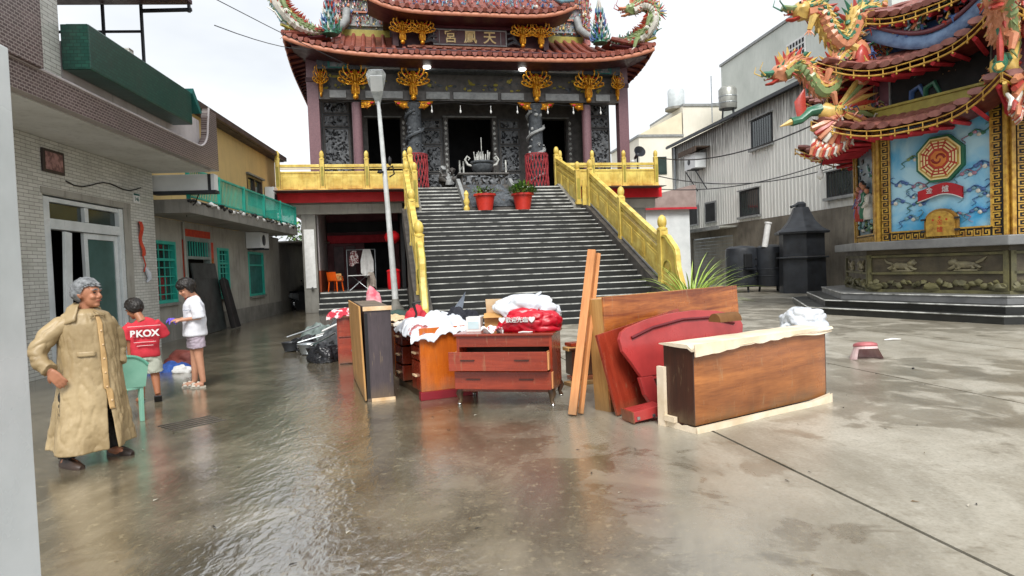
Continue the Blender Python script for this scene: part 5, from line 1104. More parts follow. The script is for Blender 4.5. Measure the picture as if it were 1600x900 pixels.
drum_burner((10.5, 29.2, 0), .2, 'round black iron drum burner, farther left of the two beside the hexagonal burner')
drum_burner((11.75, 28.9, 0), .25, 'round black iron drum burner standing right next to the hexagonal burner')
q = MB(); q.T = tr(11.3, 28.5, 2.0) @ rot_m('Y', 10); q.tube([(0, 0, 0), (0, 0, 1.05)], .13, 12); q.tube([(0, 0, 1.05), (0, 0, 1.12)], .16, 12)
tag(q.build('white_pipe', K['white'], None, smooth=50), 'short white pipe rising slanted between the black drum burners', 'pipe')
rk = thing('arched_rail', 'chrome hooped railing between the hexagonal burner and the pavilion', 'railing', (14.2, 29.3, 0), R(-10))
for k in range(7): MB().tube([(k*.28+.25*math.sin(a_)*.4, 0, .55+.75*t_) for t_, a_ in [(i/8, PI/2*i/8) for i in range(9)]] + [(k*.28+.25, 0, 1.32), (k*.28+.32, 0, 1.2)], .025, 6).build('hoop', K['chrome'], rk, smooth=50)
B('rail_bar', K['chrome'], rk, (-.2, 2.2, -.03, .03, .5, .56), (-.2, 2.2, -.03, .03, .3, .34)); B('kerb', K['stone'], rk, (-.4, 2.4, -.2, .6, 0, .28))

# ================================================================ white sheet-metal building
MZ = R(8); mb = thing('sheet_metal_building', 'stained white corrugated metal building with small dark windows and pitched roof edge', 'building', (17.8, 0, 0), MZ)
def metal_wall_mat():
    t = NT('stained_white_sheet'); v = t.coord('Object'); sp = t.n('ShaderNodeSeparateXYZ'); t.l(v, sp.inputs[0])
    drip = t.noise(t.coord('Object', (6, 6, .25)), 1.6, 5, .7); top = t.rng(sp.outputs[2], 6.6, 9.4, 0, .9); far = t.rng(sp.outputs[1], 36, 44, 0, .25)
    st = t.rng(t.math('ADD', drip, t.math('ADD', t.math('MULTIPLY', top, .32), t.math('MULTIPLY', far, .5))), .58, .8, 0, .85)
    t.set(**{'Base Color': t.mix(st, lin('#e6e6e0'), lin('#45433d')), 'Roughness': .5}); return t.m
K['sheet'] = metal_wall_mat()
q = MB(); pr_ = []; y = 24.0
wins = [(32.4, 34.4, 7.25, 8.75), (33.8, 35.8, 3.8, 5.2), (26.45, 28.15, 4.0, 5.1)]
while y < 45.0: pr_ += [(0, y), (0, y+.2), (-.035, y+.23), (-.035, y+.27)]; y += .3
vs_ = [(x, y_, z) for z in (3.55, 9.4) for x, y_ in pr_]; n = len(pr_); q.add(vs_, [(i, i+1, n+i+1, n+i) for i in range(n-1)]); q.build('corrugated_wall', K['sheet'], mb)
B('end_wall', K['sheet'], mb, (.02, 9, 44.95, 45.05, 0, 9.4), (.02, 9, 23.95, 24.05, 0, 9.4))
rf2 = MB().prism([(-.35, 9.38), (4.5, 11.4), (9.3, 9.38), (9.3, 9.5), (4.5, 11.55), (-.35, 9.52)], 23.7, 45.4, 'y').build('roof', mat('dark_roof_edge', '#454542', '#33332f', .6, 3, .2), mb)
B('gutter', K['black_iron'], rf2, (-.42, -.3, 23.7, 45.4, 9.32, 9.46))
for (y0, y1, z0, z1) in wins:
    w = B('window', mat('dark_window_frame', '#2c2f31', rough=.5), mb, (-.1, -.03, y0, y0+.08, z0, z1), (-.1, -.03, y1-.08, y1, z0, z1), (-.1, -.03, y0, y1, z0, z0+.08), (-.1, -.03, y0, y1, z1-.08, z1))
    B('pane', K['glass'], w, (-.06, -.045, y0+.08, y1-.08, z0+.08, z1-.08)); B('sill', K['stone_l'], w, (-.22, -.03, y0-.12, y1+.12, z0-.12, z0)); B('hood', K['stone_l'], w, (-.2, -.03, y0-.1, y1+.1, z1, z1+.06))
    q = MB()
    for k in range(1, 9): yy = y0+(y1-y0)*k/9; q.box(-.13, -.11, yy-.015, yy+.015, z0, z1)
    tag(q.build('bars', K['black_iron'], w), kind='stuff')
for (y0, y1) in ((43.2, 44.4), (41.3, 42.5), (38.8, 40.1)):
    w = B('small_window', K['dark'], mb, (-.08, -.04, y0, y1, 3.85, 4.95)); B('frame', K['stone_l'], w, (-.1, -.04, y0-.1, y0, 3.75, 5.05), (-.1, -.04, y1, y1+.1, 3.75, 5.05), (-.1, -.04, y0, y1, 3.75, 3.85), (-.1, -.04, y0, y1, 4.95, 5.05))
B('lower_wall', mat('stained_concrete', '#8a8274', '#5d574d', .8, .6, .3, 20, dirt=.6), mb, (-.02, .2, 24, 36.8, 0, 3.54), (-.02, .2, 42.3, 45, 0, 3.54), (-.02, .2, 36.8, 42.3, 2.9, 3.54))
sh_ = B('roller_shutter', K['grey_metal'], mb, (.05, .1, 36.8, 42.3, 0, 2.9))
for k in range(14): B('shutter_slat', K['cement'], sh_, (.01, .048, 36.85, 42.25, .05+k*.2, .22+k*.2))
aw = B('awning', mat('pale_awning', '#b5b6ae', '#8f9088', .5, 3, .2), mb, (-1.1, -.04, 36.2, 44, 3.3, 3.4)); B('awning_edge', K['stone_l'], aw, (-1.15, -1.1, 36.2, 44, 3.22, 3.42))
ac_unit('window air conditioner under a rusty hood on the corrugated metal wall', tuple(Vector((17.8, 0, 0)) + Matrix.Rotation(MZ, 3, 'Z') @ Vector((-.1, 40.6, 7.2))), MZ+PI, (1.6, .7, .9))
B('rusty_hood', mat('rusty_sheet', '#5c4a3c', '#3e342c', .8, 4, .2), mb, (-1.0, -.05, 39.3, 41.9, 8.35, 8.42), (-1.0, -.95, 39.3, 41.9, 8.1, 8.35))
for y in (39.9, 41.2): MB().tube([(-.05, y, 5.9), (-.8, y, 7.1)], .035, 5).build('brace', K['black_iron'], mb)
q = MB().tube([(-.1, 44.6, 0), (-.1, 44.6, 9.3)], .06, 8); q.build('down_pipe', K['grey_metal'], mb, smooth=50)
# water tank on the roof
def mbp(x, y, z): return tuple(Vector((17.8, 0, 0)) + Matrix.Rotation(MZ, 3, 'Z') @ Vector((x, y, z)))
tk = thing('water_tank', 'steel cylindrical water tank on a stand on the metal building roof', 'water tank', mbp(.6, 38.2, 9.6), MZ)
MB().lathe([(.62, .9), (.65, .95), (.65, 2.3), (.5, 2.5), (.1, 2.6)], 20).build('tank', mat('dull_steel', '#a9aaa3', '#8c8d86', .4, 3, .1, metal=.4), tk, smooth=40)
for k in range(4): a = k*PI/2+.4; MB().tube([(.6*math.cos(a), .6*math.sin(a), 0), (.5*math.cos(a), .5*math.sin(a), .95)], .04, 5).build('stand_leg', K['black_iron'], tk)
for z in (1.3, 1.75): MB().lathe([(.66, z), (.67, z+.03), (.66, z+.06)], 20).build('hoop', K['grey_metal'], tk)
q = MB().tube([(-1.1, .3, 0), (-1.1, .3, 3.4)], .04, 6); q.tube([(-1.1, .3, 1.4), (-.6, .2, 1.4)], .025, 5); q.build('mast', K['grey_metal'], tk); tk.scale = (.8, .8, .8)
# buildings behind
pb = thing('pale_building', 'tall pale building with lattice vent rising behind the metal roof', 'building', (25, 0, 0), R(8))
B('wall', mat('pale_render', '#cfd3cc', '#bec3bc', .8, .5, .08, 20, dirt=.15), pb, (0, 10, 34, 53, 0, 17.1)); B('parapet_cap', K['stone_l'], pb, (-.1, 10.1, 33.9, 53.1, 17.11, 17.3))
lw = B('lattice_window', K['white'], pb, (-.06, -.01, 41.5, 43.6, 13.2, 15.6))
q = MB()
for i in range(6):
    for j in range(6): q.box(-.08, -.062, 41.6+i*.34, 41.8+i*.34, 13.3+j*.38, 13.56+j*.38)
tag(q.build('lattice_holes', K['dark'], lw), kind='stuff')
cb_ = thing('cream_building', 'pale cream building with stepped roofline far behind the metal building', 'building', (11.3, 55, 0), R(8))
B('wall', mat('pale_cream_render', '#ebe6d8', '#dcd6c6', .8, .4, .08, 20, dirt=.1), cb_, (0, 4, 0, 8, 0, 12.2), (4, 9, 0, 8, 0, 14.8)); B('roof_edge', K['stone_l'], cb_, (-.1, 4, -.1, 8, 12.2, 12.4), (4, 9.1, -.1, 8, 14.8, 15))
MB().prism([(0, 12.41), (3.9, 12.41), (3.9, 14.3)], 0, 8, 'y').build('gable', mat('pale_gable', '#e6dcc0', '#d6ccb0', .8, 1, .05), cb_)
for x in (1.2, 5.6): B('window', K['glass'], cb_, (x, x+1.2, -.06, -.01, 9, 10.5))
t2 = thing('roof_tank', 'pale round water tank on the far cream building', 'water tank', (15.1, 57, 14.8), 0); MB().lathe([(.7, .2), (.72, .3), (.72, 1.7), (.6, 1.85), (.1, 1.9)], 20).build('tank', mat('pale_tank', '#cfd5d6', '#b8bfc0', .4, 3, .05), t2, smooth=40); MB().lathe([(1.0, 0), (1.0, .2)], 12).build('plinth', K['concrete'], t2)
sh = thing('low_shed', 'low white shed with red trimmed roof between the temple and the metal building', 'shed', tw(9.3, 9, 0), TZ)
B('wall', K['white_paint'], sh, (-1.5, 4, 0, 5, 0, 4.6)); MB().prism([(-1.8, 4.6), (4.3, 4.6), (4.3, 5.9), (4.1, 5.9)], -.3, 5.2, 'y').build('roof', mat('weathered_roof', '#a99690', '#8f7d78', .7, 2, .2), sh); B('red_trim', K['red_cloth'], sh, (-1.8, 4.3, -.36, -.31, 4.5, 4.62))
# signboard and loudspeaker beyond the terrace
sb2 = thing('rooftop_board', 'pale translucent framed board standing beyond the right end of the terrace', 'board', tw(6.9, 7, 4.8), TZ)
B('sheet', mat('pale_sheet', '#b9c2c6', '#8f989c', .3, 1.6, .05, trans=.0), sb2, (-.75, .75, -.02, .02, 1.9, 4.0)); B('frame', K['grey_metal'], sb2, (-.8, -.75, -.04, .04, 0, 4.05), (.75, .8, -.04, .04, 0, 4.05), (-.75, .75, -.04, .04, 4.0, 4.05), (-.75, .75, -.04, .04, 1.85, 1.9))
ls = thing('loudspeaker', 'grey horn loudspeaker behind the right terrace balustrade', 'loudspeaker', tw(7.25, 2.0, 4.8), TZ)
MB().tube([(0, 0, 0), (0, 0, 1.55)], .04, 6).build('pole', K['black_iron'], ls)
q = MB(); q.T = tr(0, 0, 1.65) @ rot_m('X', 70); q.lathe([(.06, -.3), (.08, -.05), (.14, .1), (.26, .3), (.27, .32), (.2, .26), (.05, .1)], 18); q.build('horn', K['black_iron'], ls, smooth=40)
q = MB().blob((-.2, 0, 1.35), (.13, .12, .1), 2, .1, 2); q.build('driver', K['white'], ls, smooth=50)
# overhead wires and hanging bulb
def wire(a, b, sag, r=.018, n=16): return [tuple(Vector(a).lerp(Vector(b), i/n)+Vector((0, 0, -sag*4*(i/n)*(1-i/n)))) for i in range(n+1)]
for i, (a, c, sg_, lab) in enumerate([(tw(7.8, 1.2, 6.2), (8.6, 17.0, 5.2), .5, 'sagging black cable from the terrace corner to the pavilion eave'), (tw(7.8, 1.3, 5.4), (15.5, 25.5, 5.9), .9, 'lower sagging cable crossing the white metal wall'), (tw(8, 2, 4.9), mbp(-.2, 27, 5.6), .5, 'thin cable running along the metal building above the shutter')]):
    tag(MB().tube(wire(a, c, sg_), .022, 5).build('overhead_cable', K['black'], None, smooth=60), lab, 'cable')
for i, (a, c, lab) in enumerate([((-6.2, 14, 7), (-9.5, 40, 16), 'thin overhead wire above the green planter balcony'), ((-7, 16, 8.4), (-4, 60, 17), 'faint overhead wire crossing the sky left of the temple roof')]):
    tag(MB().tube(wire(a, c, .6), .012, 5).build('overhead_wire', K['black_iron'], None, smooth=60), lab, 'wire')
hb = thing('hanging_bulb', 'bare bulb hanging on a flex from the pavilion eave corner', 'bulb', (8.55, 17.6, 3.75), 0)
MB().tube([(0, 0, .15), (.1, 0, .5), (.35, 0, 1.0)], .015, 5).build('flex', K['black'], hb); MB().lathe([(.02, -.14), (.08, -.08), (.1, 0), (.05, .1), (.04, .16)], 12).build('globe', K['white'], hb, smooth=50)
# trees behind the alley and the temple
def tree(label, loc, h, r, seed, nl=1500):
    t_ = thing('tree', label, 'tree', loc, 0); rd = random.Random(seed)
    q = MB(); q.tube([(0, 0, 0), (.1, 0, h*.3), (0, .1, h*.6), (.1, 0, h*.85)], [.18, .14, .1, .04], 8)
    for k in range(7): a = k*2.4; z = h*(.35+.07*k); q.tube([(0, 0, z), (r*.4*math.cos(a), r*.4*math.sin(a), z+h*.1), (r*.8*math.cos(a), r*.8*math.sin(a), z+h*.18)], [.08, .05, .015], 6)
    q.build('trunk', mat('bark', '#5a5046', rough=.9), t_, smooth=60)
    q = MB(); cl = [(rd.gauss(0, r*.5), rd.gauss(0, r*.5), h*rd.uniform(.45, .95)) for _ in range(18)]
    for k in range(nl):
        c = rd.choice(cl); p = Vector(c)+Vector((rd.gauss(0, .3*r), rd.gauss(0, .3*r), rd.gauss(0, .22*r)))
        q.T = tr(*p) @ Matrix.Rotation(rd.uniform(0, 6.28), 4, 'Z') @ Matrix.Rotation(rd.uniform(-1, 1), 4, 'Y'); s = rd.uniform(.1, .2)
        q.add([(0, -s*.4, 0), (s, -s*.4, .03), (s*1.7, 0, 0), (s, s*.4, .03), (0, s*.4, 0)], [(0, 1, 2, 3, 4)], rd.randint(0, 1))
    q.T = Matrix(); tag(q.build('crown', [K['leaf_d'], K['leaf']], t_), kind='stuff')
tree('leafy green tree showing between the carport and the temple terrace', (-13.6, 42, 0), 5.6, 1.5, 5)
# motor scooter at the alley end
sc_t = thing('motor_scooter', 'silver motor scooter parked in the dark alley', 'scooter', (-9.6, 29.5, 0), R(70))
def wheel(parent, x, r=.24):
    q = MB(); q.tube([(x+r*math.cos(a), 0, r+r*math.sin(a)) for a in [2*PI*i/20 for i in range(21)]], .055, 8, cap=False); w_ = q.build('wheel', K['black'], parent, smooth=50)
    q = MB(); q.T = tr(x, 0, r) @ rot_m('X', 90); q.lathe([(.15, -.03), (.17, 0), (.15, .03)], 14); q.build('rim', K['chrome'], w_, smooth=40)
def scooter_parts(t_, paint):
    wheel(t_, -.6); wheel(t_, .6)
    MB().loft([[(x, w*sy, z0+(z1-z0)*sz) for sy, sz in ((-1, 0), (-1, .7), (-.5, 1), (.5, 1), (1, .7), (1, 0))] for (x, w, z0, z1) in ((-.95, .08, .55, .72), (-.6, .16, .42, .78), (-.2, .17, .3, .72), (-.05, .16, .25, .45), (.3, .17, .22, .32))]).build('rear_body', paint, t_, smooth=40)
    MB().loft([[(x+dx, w*sy, z) for sy, dx in ((-1, 0), (-.6, .1), (.6, .1), (1, 0), (.9, -.05), (-.9, -.05))] for (x, w, z) in ((.36, .18, .25), (.42, .22, .5), (.36, .2, .8), (.3, .15, .95))]).build('leg_shield', paint, t_, smooth=40)
    MB().box(-.85, -.1, -.13, .13, .75, .83).build('seat', K['black'], t_, bevel=.03)
    q = MB().tube([(.58, 0, .3), (.42, 0, .7), (.3, 0, 1.0)], .035, 8); q.tube([(.2, -.33, 1.02), (.3, -.15, 1.05), (.3, .15, 1.05), (.2, .33, 1.02)], .02, 6); q.build('handlebar', K['black'], t_, smooth=50)
    MB().blob((.45, 0, .95), (.09, .12, .09), 2, 0, 1).build('headlight', K['chrome'], t_, smooth=50)
    for s_ in (-1, 1): q = MB().tube([(.28, s_*.22, 1.05), (.26, s_*.3, 1.25)], .01, 5); q.blob((.26, s_*.31, 1.28), (.02, .06, .045), 1, 0, 1); q.build('mirror', K['black'], t_)
scooter_parts(sc_t, K['grey_metal'])
# ================================================================ discarded furniture
K['w_red'] = wood('red_brown_veneer', '#a5432a', '#7d2c1a', 0, .25); K['w_redz'] = wood('red_brown_veneer_upright', '#a5432a', '#7d2c1a', 2, .25)
K['w_orange'] = wood('orange_varnished_side', '#d27022', '#b35816', 2, .25, coat=.5); K['w_board'] = wood('bold_grain_board', '#cd7d3c', '#7c3814', 0, .3, 11)
K['w_brown'] = wood('brown_sofa_panel', '#b8743c', '#7a4320', 0, .3, 3.2); K['w_dark'] = wood('dark_brown_panel', '#4b2516', '#33180f', 2, .4)
K['w_pine'] = wood('raw_pine', '#d99a63', '#c27f47', 2, .6, coat=0); K['ply'] = wood('tan_plywood', '#c79a5c', '#a97a42', 2, .6, coat=0)
K['w_grey'] = wood('purple_grey_laminate', '#4c4145', '#3b3236', 2, .45); K['rosewood'] = mat('red_lacquer', '#b8403e', '#95302f', .32, 2.2, .05, coat=.3)
K['cream_cloth'] = mat('cream_upholstery', '#eddfc9', '#d6c2a2', .85, 3, .35, 18, dirt=.12); K['edge_w'] = mat('raw_board_edge', '#e2c9a6', '#cda97d', .7, 8, .1)
K['black_film'] = mat('black_bin_film', '#1a1b1e', '#2a2b2f', .25, 5, .3, 12)
def yaw(dx, dy): return math.atan2(dy, dx)
# --- small cabinet at the back
c = thing('bedside_cabinet', 'small reddish brown drawer cabinet behind the tall plywood backed wardrobe', 'cabinet', (-3.0, 10.85, 0), yaw(.97, .25))
MB().box(0, .6, .02, .45, 0, .8).build('carcass', K['w_redz'], c, bevel=.006)
for z0, z1 in ((.02, .44), (.47, .76)): d = MB().box(.02, .58, -.012, .018, z0, z1).build('drawer', K['w_red'], c, bevel=.005); B('handle', K['chrome'], d, (.22, .38, -.03, -.013, (z0+z1)/2-.01, (z0+z1)/2+.01))
B('top_edge', K['edge_w'], c, (-.01, .61, -.02, .46, .801, .82))
# --- wardrobe lying on its edge
c = thing('wardrobe', 'tall wardrobe on its edge with tan plywood back and purple grey end', 'wardrobe', (-1.79, 7.62, 0), yaw(.953, .305))
MB().box(.012, .33, 0, 1.85, .0, 1.13).build('carcass', K['w_grey'], c, bevel=.006)
q = MB(); q.T = rot_m('Y', -1.5); q.box(-.02, .0, -.03, 1.92, 0.02, 1.15); q.build('plywood_back', K['ply'], c)
B('end_trim', K['edge_w'], c, (.0, .34, -.02, -.001, 1.09, 1.14), (.06, .34, -.02, -.001, 0, .035)); B('top_dust', mat('dusty_board', '#7d6f5f', '#5e5347', .8, 4, .2), c, (.02, .32, .02, 1.83, 1.131, 1.135))
B('shadow_gap', K['dark'], c, (.015, .05, -.006, -.0005, .04, 1.06))
# --- desk
c = thing('writing_desk', 'wooden desk with glossy orange side panel and dark drawer front', 'desk', (-1.12, 7.57, 0), yaw(.917, .40))
B('side_panel', K['w_orange'], c, (0, .66, 0, .03, .1, .86), bevel=.004); B('far_side_panel', K['w_orange'], c, (0, .66, 1.3, 1.33, .1, .84))
B('plinth', mat('dark_red_plinth', '#8e1f2c', '#741822', .35, 3, .05), c, (-.02, .7, -.03, .06, 0, .1), bevel=.006); B('plinth_long', K['w_dark'], c, (.04, .64, .06, 1.3, 0, .08))
B('back', K['w_dark'], c, (.62, .655, .03, 1.3, .08, .8)); tp = B('desk_top', K['edge_w'], c, (-.03, .69, .031, 1.36, .8, .835), bevel=.004)
for (y0, y1, zs) in ((.04, .42, ((.1, .45), (.47, .63), (.65, .79))), (.9, 1.29, ((.1, .3), (.32, .55), (.57, .79)))):
    for (z0, z1) in zs: d = MB().box(.0, .6, y0, y1, z0, z1).build('drawer', K['w_redz'], c, bevel=.008); B('handle', K['edge_w'], d, (-.03, -.001, (y0+y1)/2-.07, (y0+y1)/2+.07, (z0+z1)/2-.012, (z0+z1)/2+.012), bevel=.004)
d = MB().box(.0, .6, .44, .88, .66, .79).build('centre_drawer', K['w_redz'], c, bevel=.008); B('kneehole', K['dark'], c, (.5, .6, .44, .88, .08, .64))
# --- chest of drawers on cabriole legs
c = thing('chest_of_drawers', 'red brown chest with two pulled out drawers on curved legs', 'chest of drawers', (-.66, 7.25, 0), yaw(1.04, -.25))
W_, D_ = 1.1, .6
B('left_side', K['w_redz'], c, (0, .03, .02, D_, .2, .78)); B('right_side', K['w_redz'], c, (W_-.03, W_, .02, D_, .2, .78)); B('back', K['w_dark'], c, (.03, W_-.03, D_-.02, D_, .2, .78)); B('bottom', K['w_dark'], c, (.03, W_-.03, .03, D_-.02, .2, .22))
MB().box(-.025, W_+.025, -.01, D_+.02, .781, .81).build('top', K['w_red'], c, bevel=.01); B('top_rail', K['w_red'], c, (.03, W_-.03, .02, .045, .66, .78)); B('slot', K['dark'], c, (.03, W_-.03, .3, .32, .24, .66))
def drawer(pull, z0, z1, w0, w1, nm='drawer'):
    d = B(nm, K['w_red'], c, (w0, w1, -pull, -pull+.025, z0, z1), bevel=.006)
    B('drawer_side', K['w_pine'], d, (w0+.02, w0+.035, -pull+.025, .4, z0+.02, z1-.02), (w1-.035, w1-.02, -pull+.025, .4, z0+.02, z1-.02)); B('drawer_floor', K['w_pine'], d, (w0+.035, w1-.035, -pull+.025, .28, z0+.03, z0+.04))
    for f in (.2, .75): B('handle', K['w_dark'], d, (w0+(w1-w0)*f-.08, w0+(w1-w0)*f+.08, -pull-.014, -pull-.001, (z0+z1)/2+.01, (z0+z1)/2+.022))
    B('rounded_corner', K['w_pine'], d, (w1+.001, w1+.018, -pull+.01, -pull+.09, z0+.01, z1-.01), bevel=.006)
drawer(.2, .42, .63, -.03, W_-.02); drawer(.1, .2, .4, .0, W_-.0)
MB().box(.02, W_-.02, .0, .05, .155, .195).build('apron', K['w_redz'], c, bevel=.008); B('side_apron', K['w_redz'], c, (W_-.05, W_, .05, D_, .155, .2))
for x in (.04, W_-.04):
    for y in (.04, D_-.04):
        s_ = -1 if x < .5 else 1; t_ = -1 if y < .3 else 1
        l_ = MB().tube([(x, y, .2), (x+s_*.03, y+t_*.02, .13), (x+s_*.015, y+t_*.01, .06), (x+s_*.03, y+t_*.02, .02)], [.045, .042, .022, .026], 8).build('leg', K['w_dark'], c, smooth=50)
        MB().lathe([(.02, 0), (.028, .015), (.018, .03)], 10, c=(x+s_*.03, y+t_*.02, 0)).build('brass_foot', K['chrome'], l_, smooth=50)
# --- loose boards stacked behind the chest
for k, (z, dx, r_) in enumerate([(.0, 0, .1), (.05, .06, -.06), (.42, .02, .02), (.47, .05, .12)]):
    tag(MB().box(-.35, .35, -.09, .09, 0, .045).build('loose_board', K['w_red' if k % 2 else 'ply'], None, loc=(.98+dx, 8.3+.1*k, z), rz=.3+r_, bevel=.004), 'short wooden board %s between the chest and the leaning planks' % ('lying lowest', 'second from the ground', 'third from the ground', 'lying topmost')[k], 'board', 'short boards piled behind the chest')
tag(MB().box(-.3, .3, -.12, .12, 0, .33).box(-.33, .33, -.14, .14, .331, .36).build('low_stool', K['w_dark'], None, loc=(1.0, 8.5, .1), rz=.3, bevel=.006), 'dark wooden box supporting boards behind the leaning planks', 'box')
# --- two leaning planks
def beam(p0, p1, w, t_, mat_, name, label, cat, grp=None, twist=0):
    p0, p1 = Vector(p0), Vector(p1); L = (p1-p0).length
    o = MB().box(-w/2, w/2, -t_/2, t_/2, 0, L).build(name, mat_, None, bevel=.004); o.rotation_mode = 'QUATERNION'
    qt = (p1-p0).to_track_quat('Z', 'Y'); from mathutils import Quaternion
    o.rotation_quaternion = qt @ Quaternion((0, 0, 1), twist); o.location = p0; return tag(o, label, cat, grp)
beam((.57, 6.52, 0.01), (.88, 6.93, 1.70), .085, .05, K['w_pine'], 'plank', 'tall raw pine plank leaning on the grained board, left of the two', 'plank', 'leaning pine planks', .3)
beam((.66, 6.56, 0.01), (.95, 6.97, 1.66), .05, .04, K['w_pine'], 'plank', 'thin raw pine batten leaning just right of the taller plank', 'plank', 'leaning pine planks', -.5)
# --- big grained board (bed base)
c = thing('grained_board', 'large orange bed base board with bold wood grain standing on edge', 'board', (.98, 6.6, 0), yaw(1.97, 1.68)); c.rotation_euler = (R(-3), 0, yaw(1.97, 1.68))
B('front_sheet', K['w_board'], c, (0, 2.62, 0, .02, 0, 1.2), bevel=.003); B('rear_sheet', K['ply'], c, (0, 2.62, .2, .22, 0, 1.2)); B('end_board', K['ply'], c, (.0, .02, .0205, .1995, .0, 1.18)); B('far_end_board', K['ply'], c, (2.6, 2.62, .0205, .1995, .0, 1.18)); B('top_board', K['edge_w'], c, (.021, 2.599, .0205, .1995, 1.16, 1.19))
# --- red veneer panel
e_ = yaw(.80, .6)
o = MB().box(0, 1.3, 0, .035, 0, .84).build('veneer_panel', wood('red_veneer_panel', '#a5402a', '#7d2819', 2, .28), None, bevel=.004); o.location = (1.02, 6.4, .01); o.rotation_euler = (R(-10), R(-8), e_); tag(o, 'narrow red veneer panel leaning between the grained board and the headboard', 'panel')
# --- curved red headboard
c = thing('headboard', 'glossy red bed headboard with arched top and slatted foot', 'headboard', (1.2, 6.27, .0), yaw(.85, .53)); c.rotation_euler = (R(-9), 0, yaw(.85, .53))
ol = [(.12, .4), (.02, .55), (-.08, .68), (-.1, .8), (-.06, .87), (.02, .91), (.3, .97), (.65, 1.01), (1.0, 1.02), (1.35, .99), (1.62, .93), (1.72, .88), (1.76, .8), (1.7, .6), (1.62, .4)]
MB().prism(ol, 0, .045, 'y').build('panel', K['rosewood'], c, bevel=.005)
q = MB(); q.tube([(.05, -.006, .8), (.35, -.006, .88), (.8, -.006, .93), (1.2, -.006, .92), (1.6, -.006, .83)], [.018]*5, 6); q.build('moulding', mat('dark_groove', '#6e1d22', rough=.3), c, smooth=50)
for x, s_ in ((.1, 1), (1.5, -1)): MB().prism([(x, .4), (x+.17, .4), (x+s_*.1+.2, .0), (x+s_*.1+.08, .0), (x+.04, .22)], .001, .058, 'y').build('leg', K['rosewood'], c, bevel=.01)
for z in (.36, .2, .07): MB().box(.2, 1.6, .01, .045, z, z+.055).build('rail', K['rosewood'], c, bevel=.006)
for k in range(5): MB().box(.42+.24*k, .47+.24*k, .012, .043, .12, .36).build('slat', K['rosewood'], c)
# --- overturned sofa box
c = thing('overturned_sofa', 'overturned brown sofa base with cream fabric along top and bottom edges', 'sofa', (1.6, 5.7, 0), yaw(.853, .521))
def bul(u, v): return (1.96*u, -.035*math.sin(PI*min(1, v*1.1))*math.sin(PI*u)**.4, .06+.7*v)
q = MB(); q.grid(bul, 24, 14); q.grid(lambda u, v: (1.96*u, .02, .06+.7*v), 1, 1); q.build('front_panel', K['w_brown'], c, smooth=60)
B('end_panel', K['w_dark'], c, (-.012, .01, .0, .36, .06, .76)); B('far_end_panel', K['w_dark'], c, (1.95, 1.972, 0, .36, .06, .76)); B('rear_panel', K['w_dark'], c, (0.011, 1.949, .34, .36, .06, .76))
rd = random.Random(14)
q = MB(); nz = lambda u, s_: mnoise.noise(Vector((u*5, s_, 1)))
def pad(a, u):   # cross-section around the top pad, a in 0..1 closed
    t_ = 2*PI*a; y = .17+.225*math.cos(t_); z = .775+.02*math.sin(t_)+.012*nz(u, a*3)
    if math.cos(t_) < -.8: z -= .03+.02*nz(u, 5)
    return (-.04+2.05*u, y*(1+.0)+.012*nz(u, 9), z)
q.loft([[pad(a/20, u/30) for a in range(20)] for u in range(31)]); q.build('cream_pad', K['cream_cloth'], c, smooth=50)
q = MB(); fl = lambda u, v: (-.04+2.05*u, -.052-.012*math.sin(u*14)*v-.008*v, .8-v*(.09*(1-u)**1.5+.02+.03*abs(nz(u*2, 3)))); q.grid(fl, 40, 3); q.grid(lambda u, v: tuple(Vector(fl(u, v))+Vector((0, .01, 0))), 40, 3); q.build('fabric_overhang', K['cream_cloth'], c, smooth=60)
q = MB(); q.grid(lambda u, v: (-.03+2.03*u, -.045-.01*math.sin(u*9), .0+(.055+.12*max(0, u-.82)**1.1*2.2+.012*nz(u, 7))*v), 40, 2); q.grid(lambda u, v: (-.03+2.03*u, -.02, .0+(.055+.12*max(0, u-.82)**1.1*2.2)*v), 40, 2); q.build('bottom_fabric', K['cream_cloth'], c, smooth=60)
q = MB(); q.grid(lambda u, v: (-.03-.01*nz(u*3, 2), -.04+.42*u, (.055+.02*nz(u*3, 8))*v), 12, 2); q.box(-.05, -.014, .33, .42, 0, .56); q.box(-.06, -.02, .2, .33, .06, .11); q.build('end_fabric', K['cream_cloth'], c, smooth=60)
o = MB().loft([[(x+dx, .08*math.cos(t_), .085*math.sin(t_) + .085) for t_ in [PI*i/8 for i in range(9)]] for x, dx in ((0, 0), (.28, .02))]).build('card_roll', mat('brown_card', '#7a5228', '#5e3d1c', .8, 4, .15), None, smooth=60, loc=(2.0, 6.35, .84), rz=.5); tag(o, 'curved brown cardboard piece on top of the overturned sofa', 'cardboard')
o = MB().box(0, .34, 0, .2, 0, .1).build('drawer_box', K['rosewood'], None, loc=(1.12, 6.06, .02), rz=.35, bevel=.006); o.rotation_euler = (0, R(-6), .35); tag(o, 'small red wooden drawer piece on the ground left of the overturned sofa', 'drawer')
B('hinge', K['chrome'], o, (.03, .06, -.012, -.001, .02, .05), (.2, .23, -.012, -.001, .01, .04)); B('front_lip', K['w_red'], o, (-.015, -.001, -.01, .21, -.005, .105))

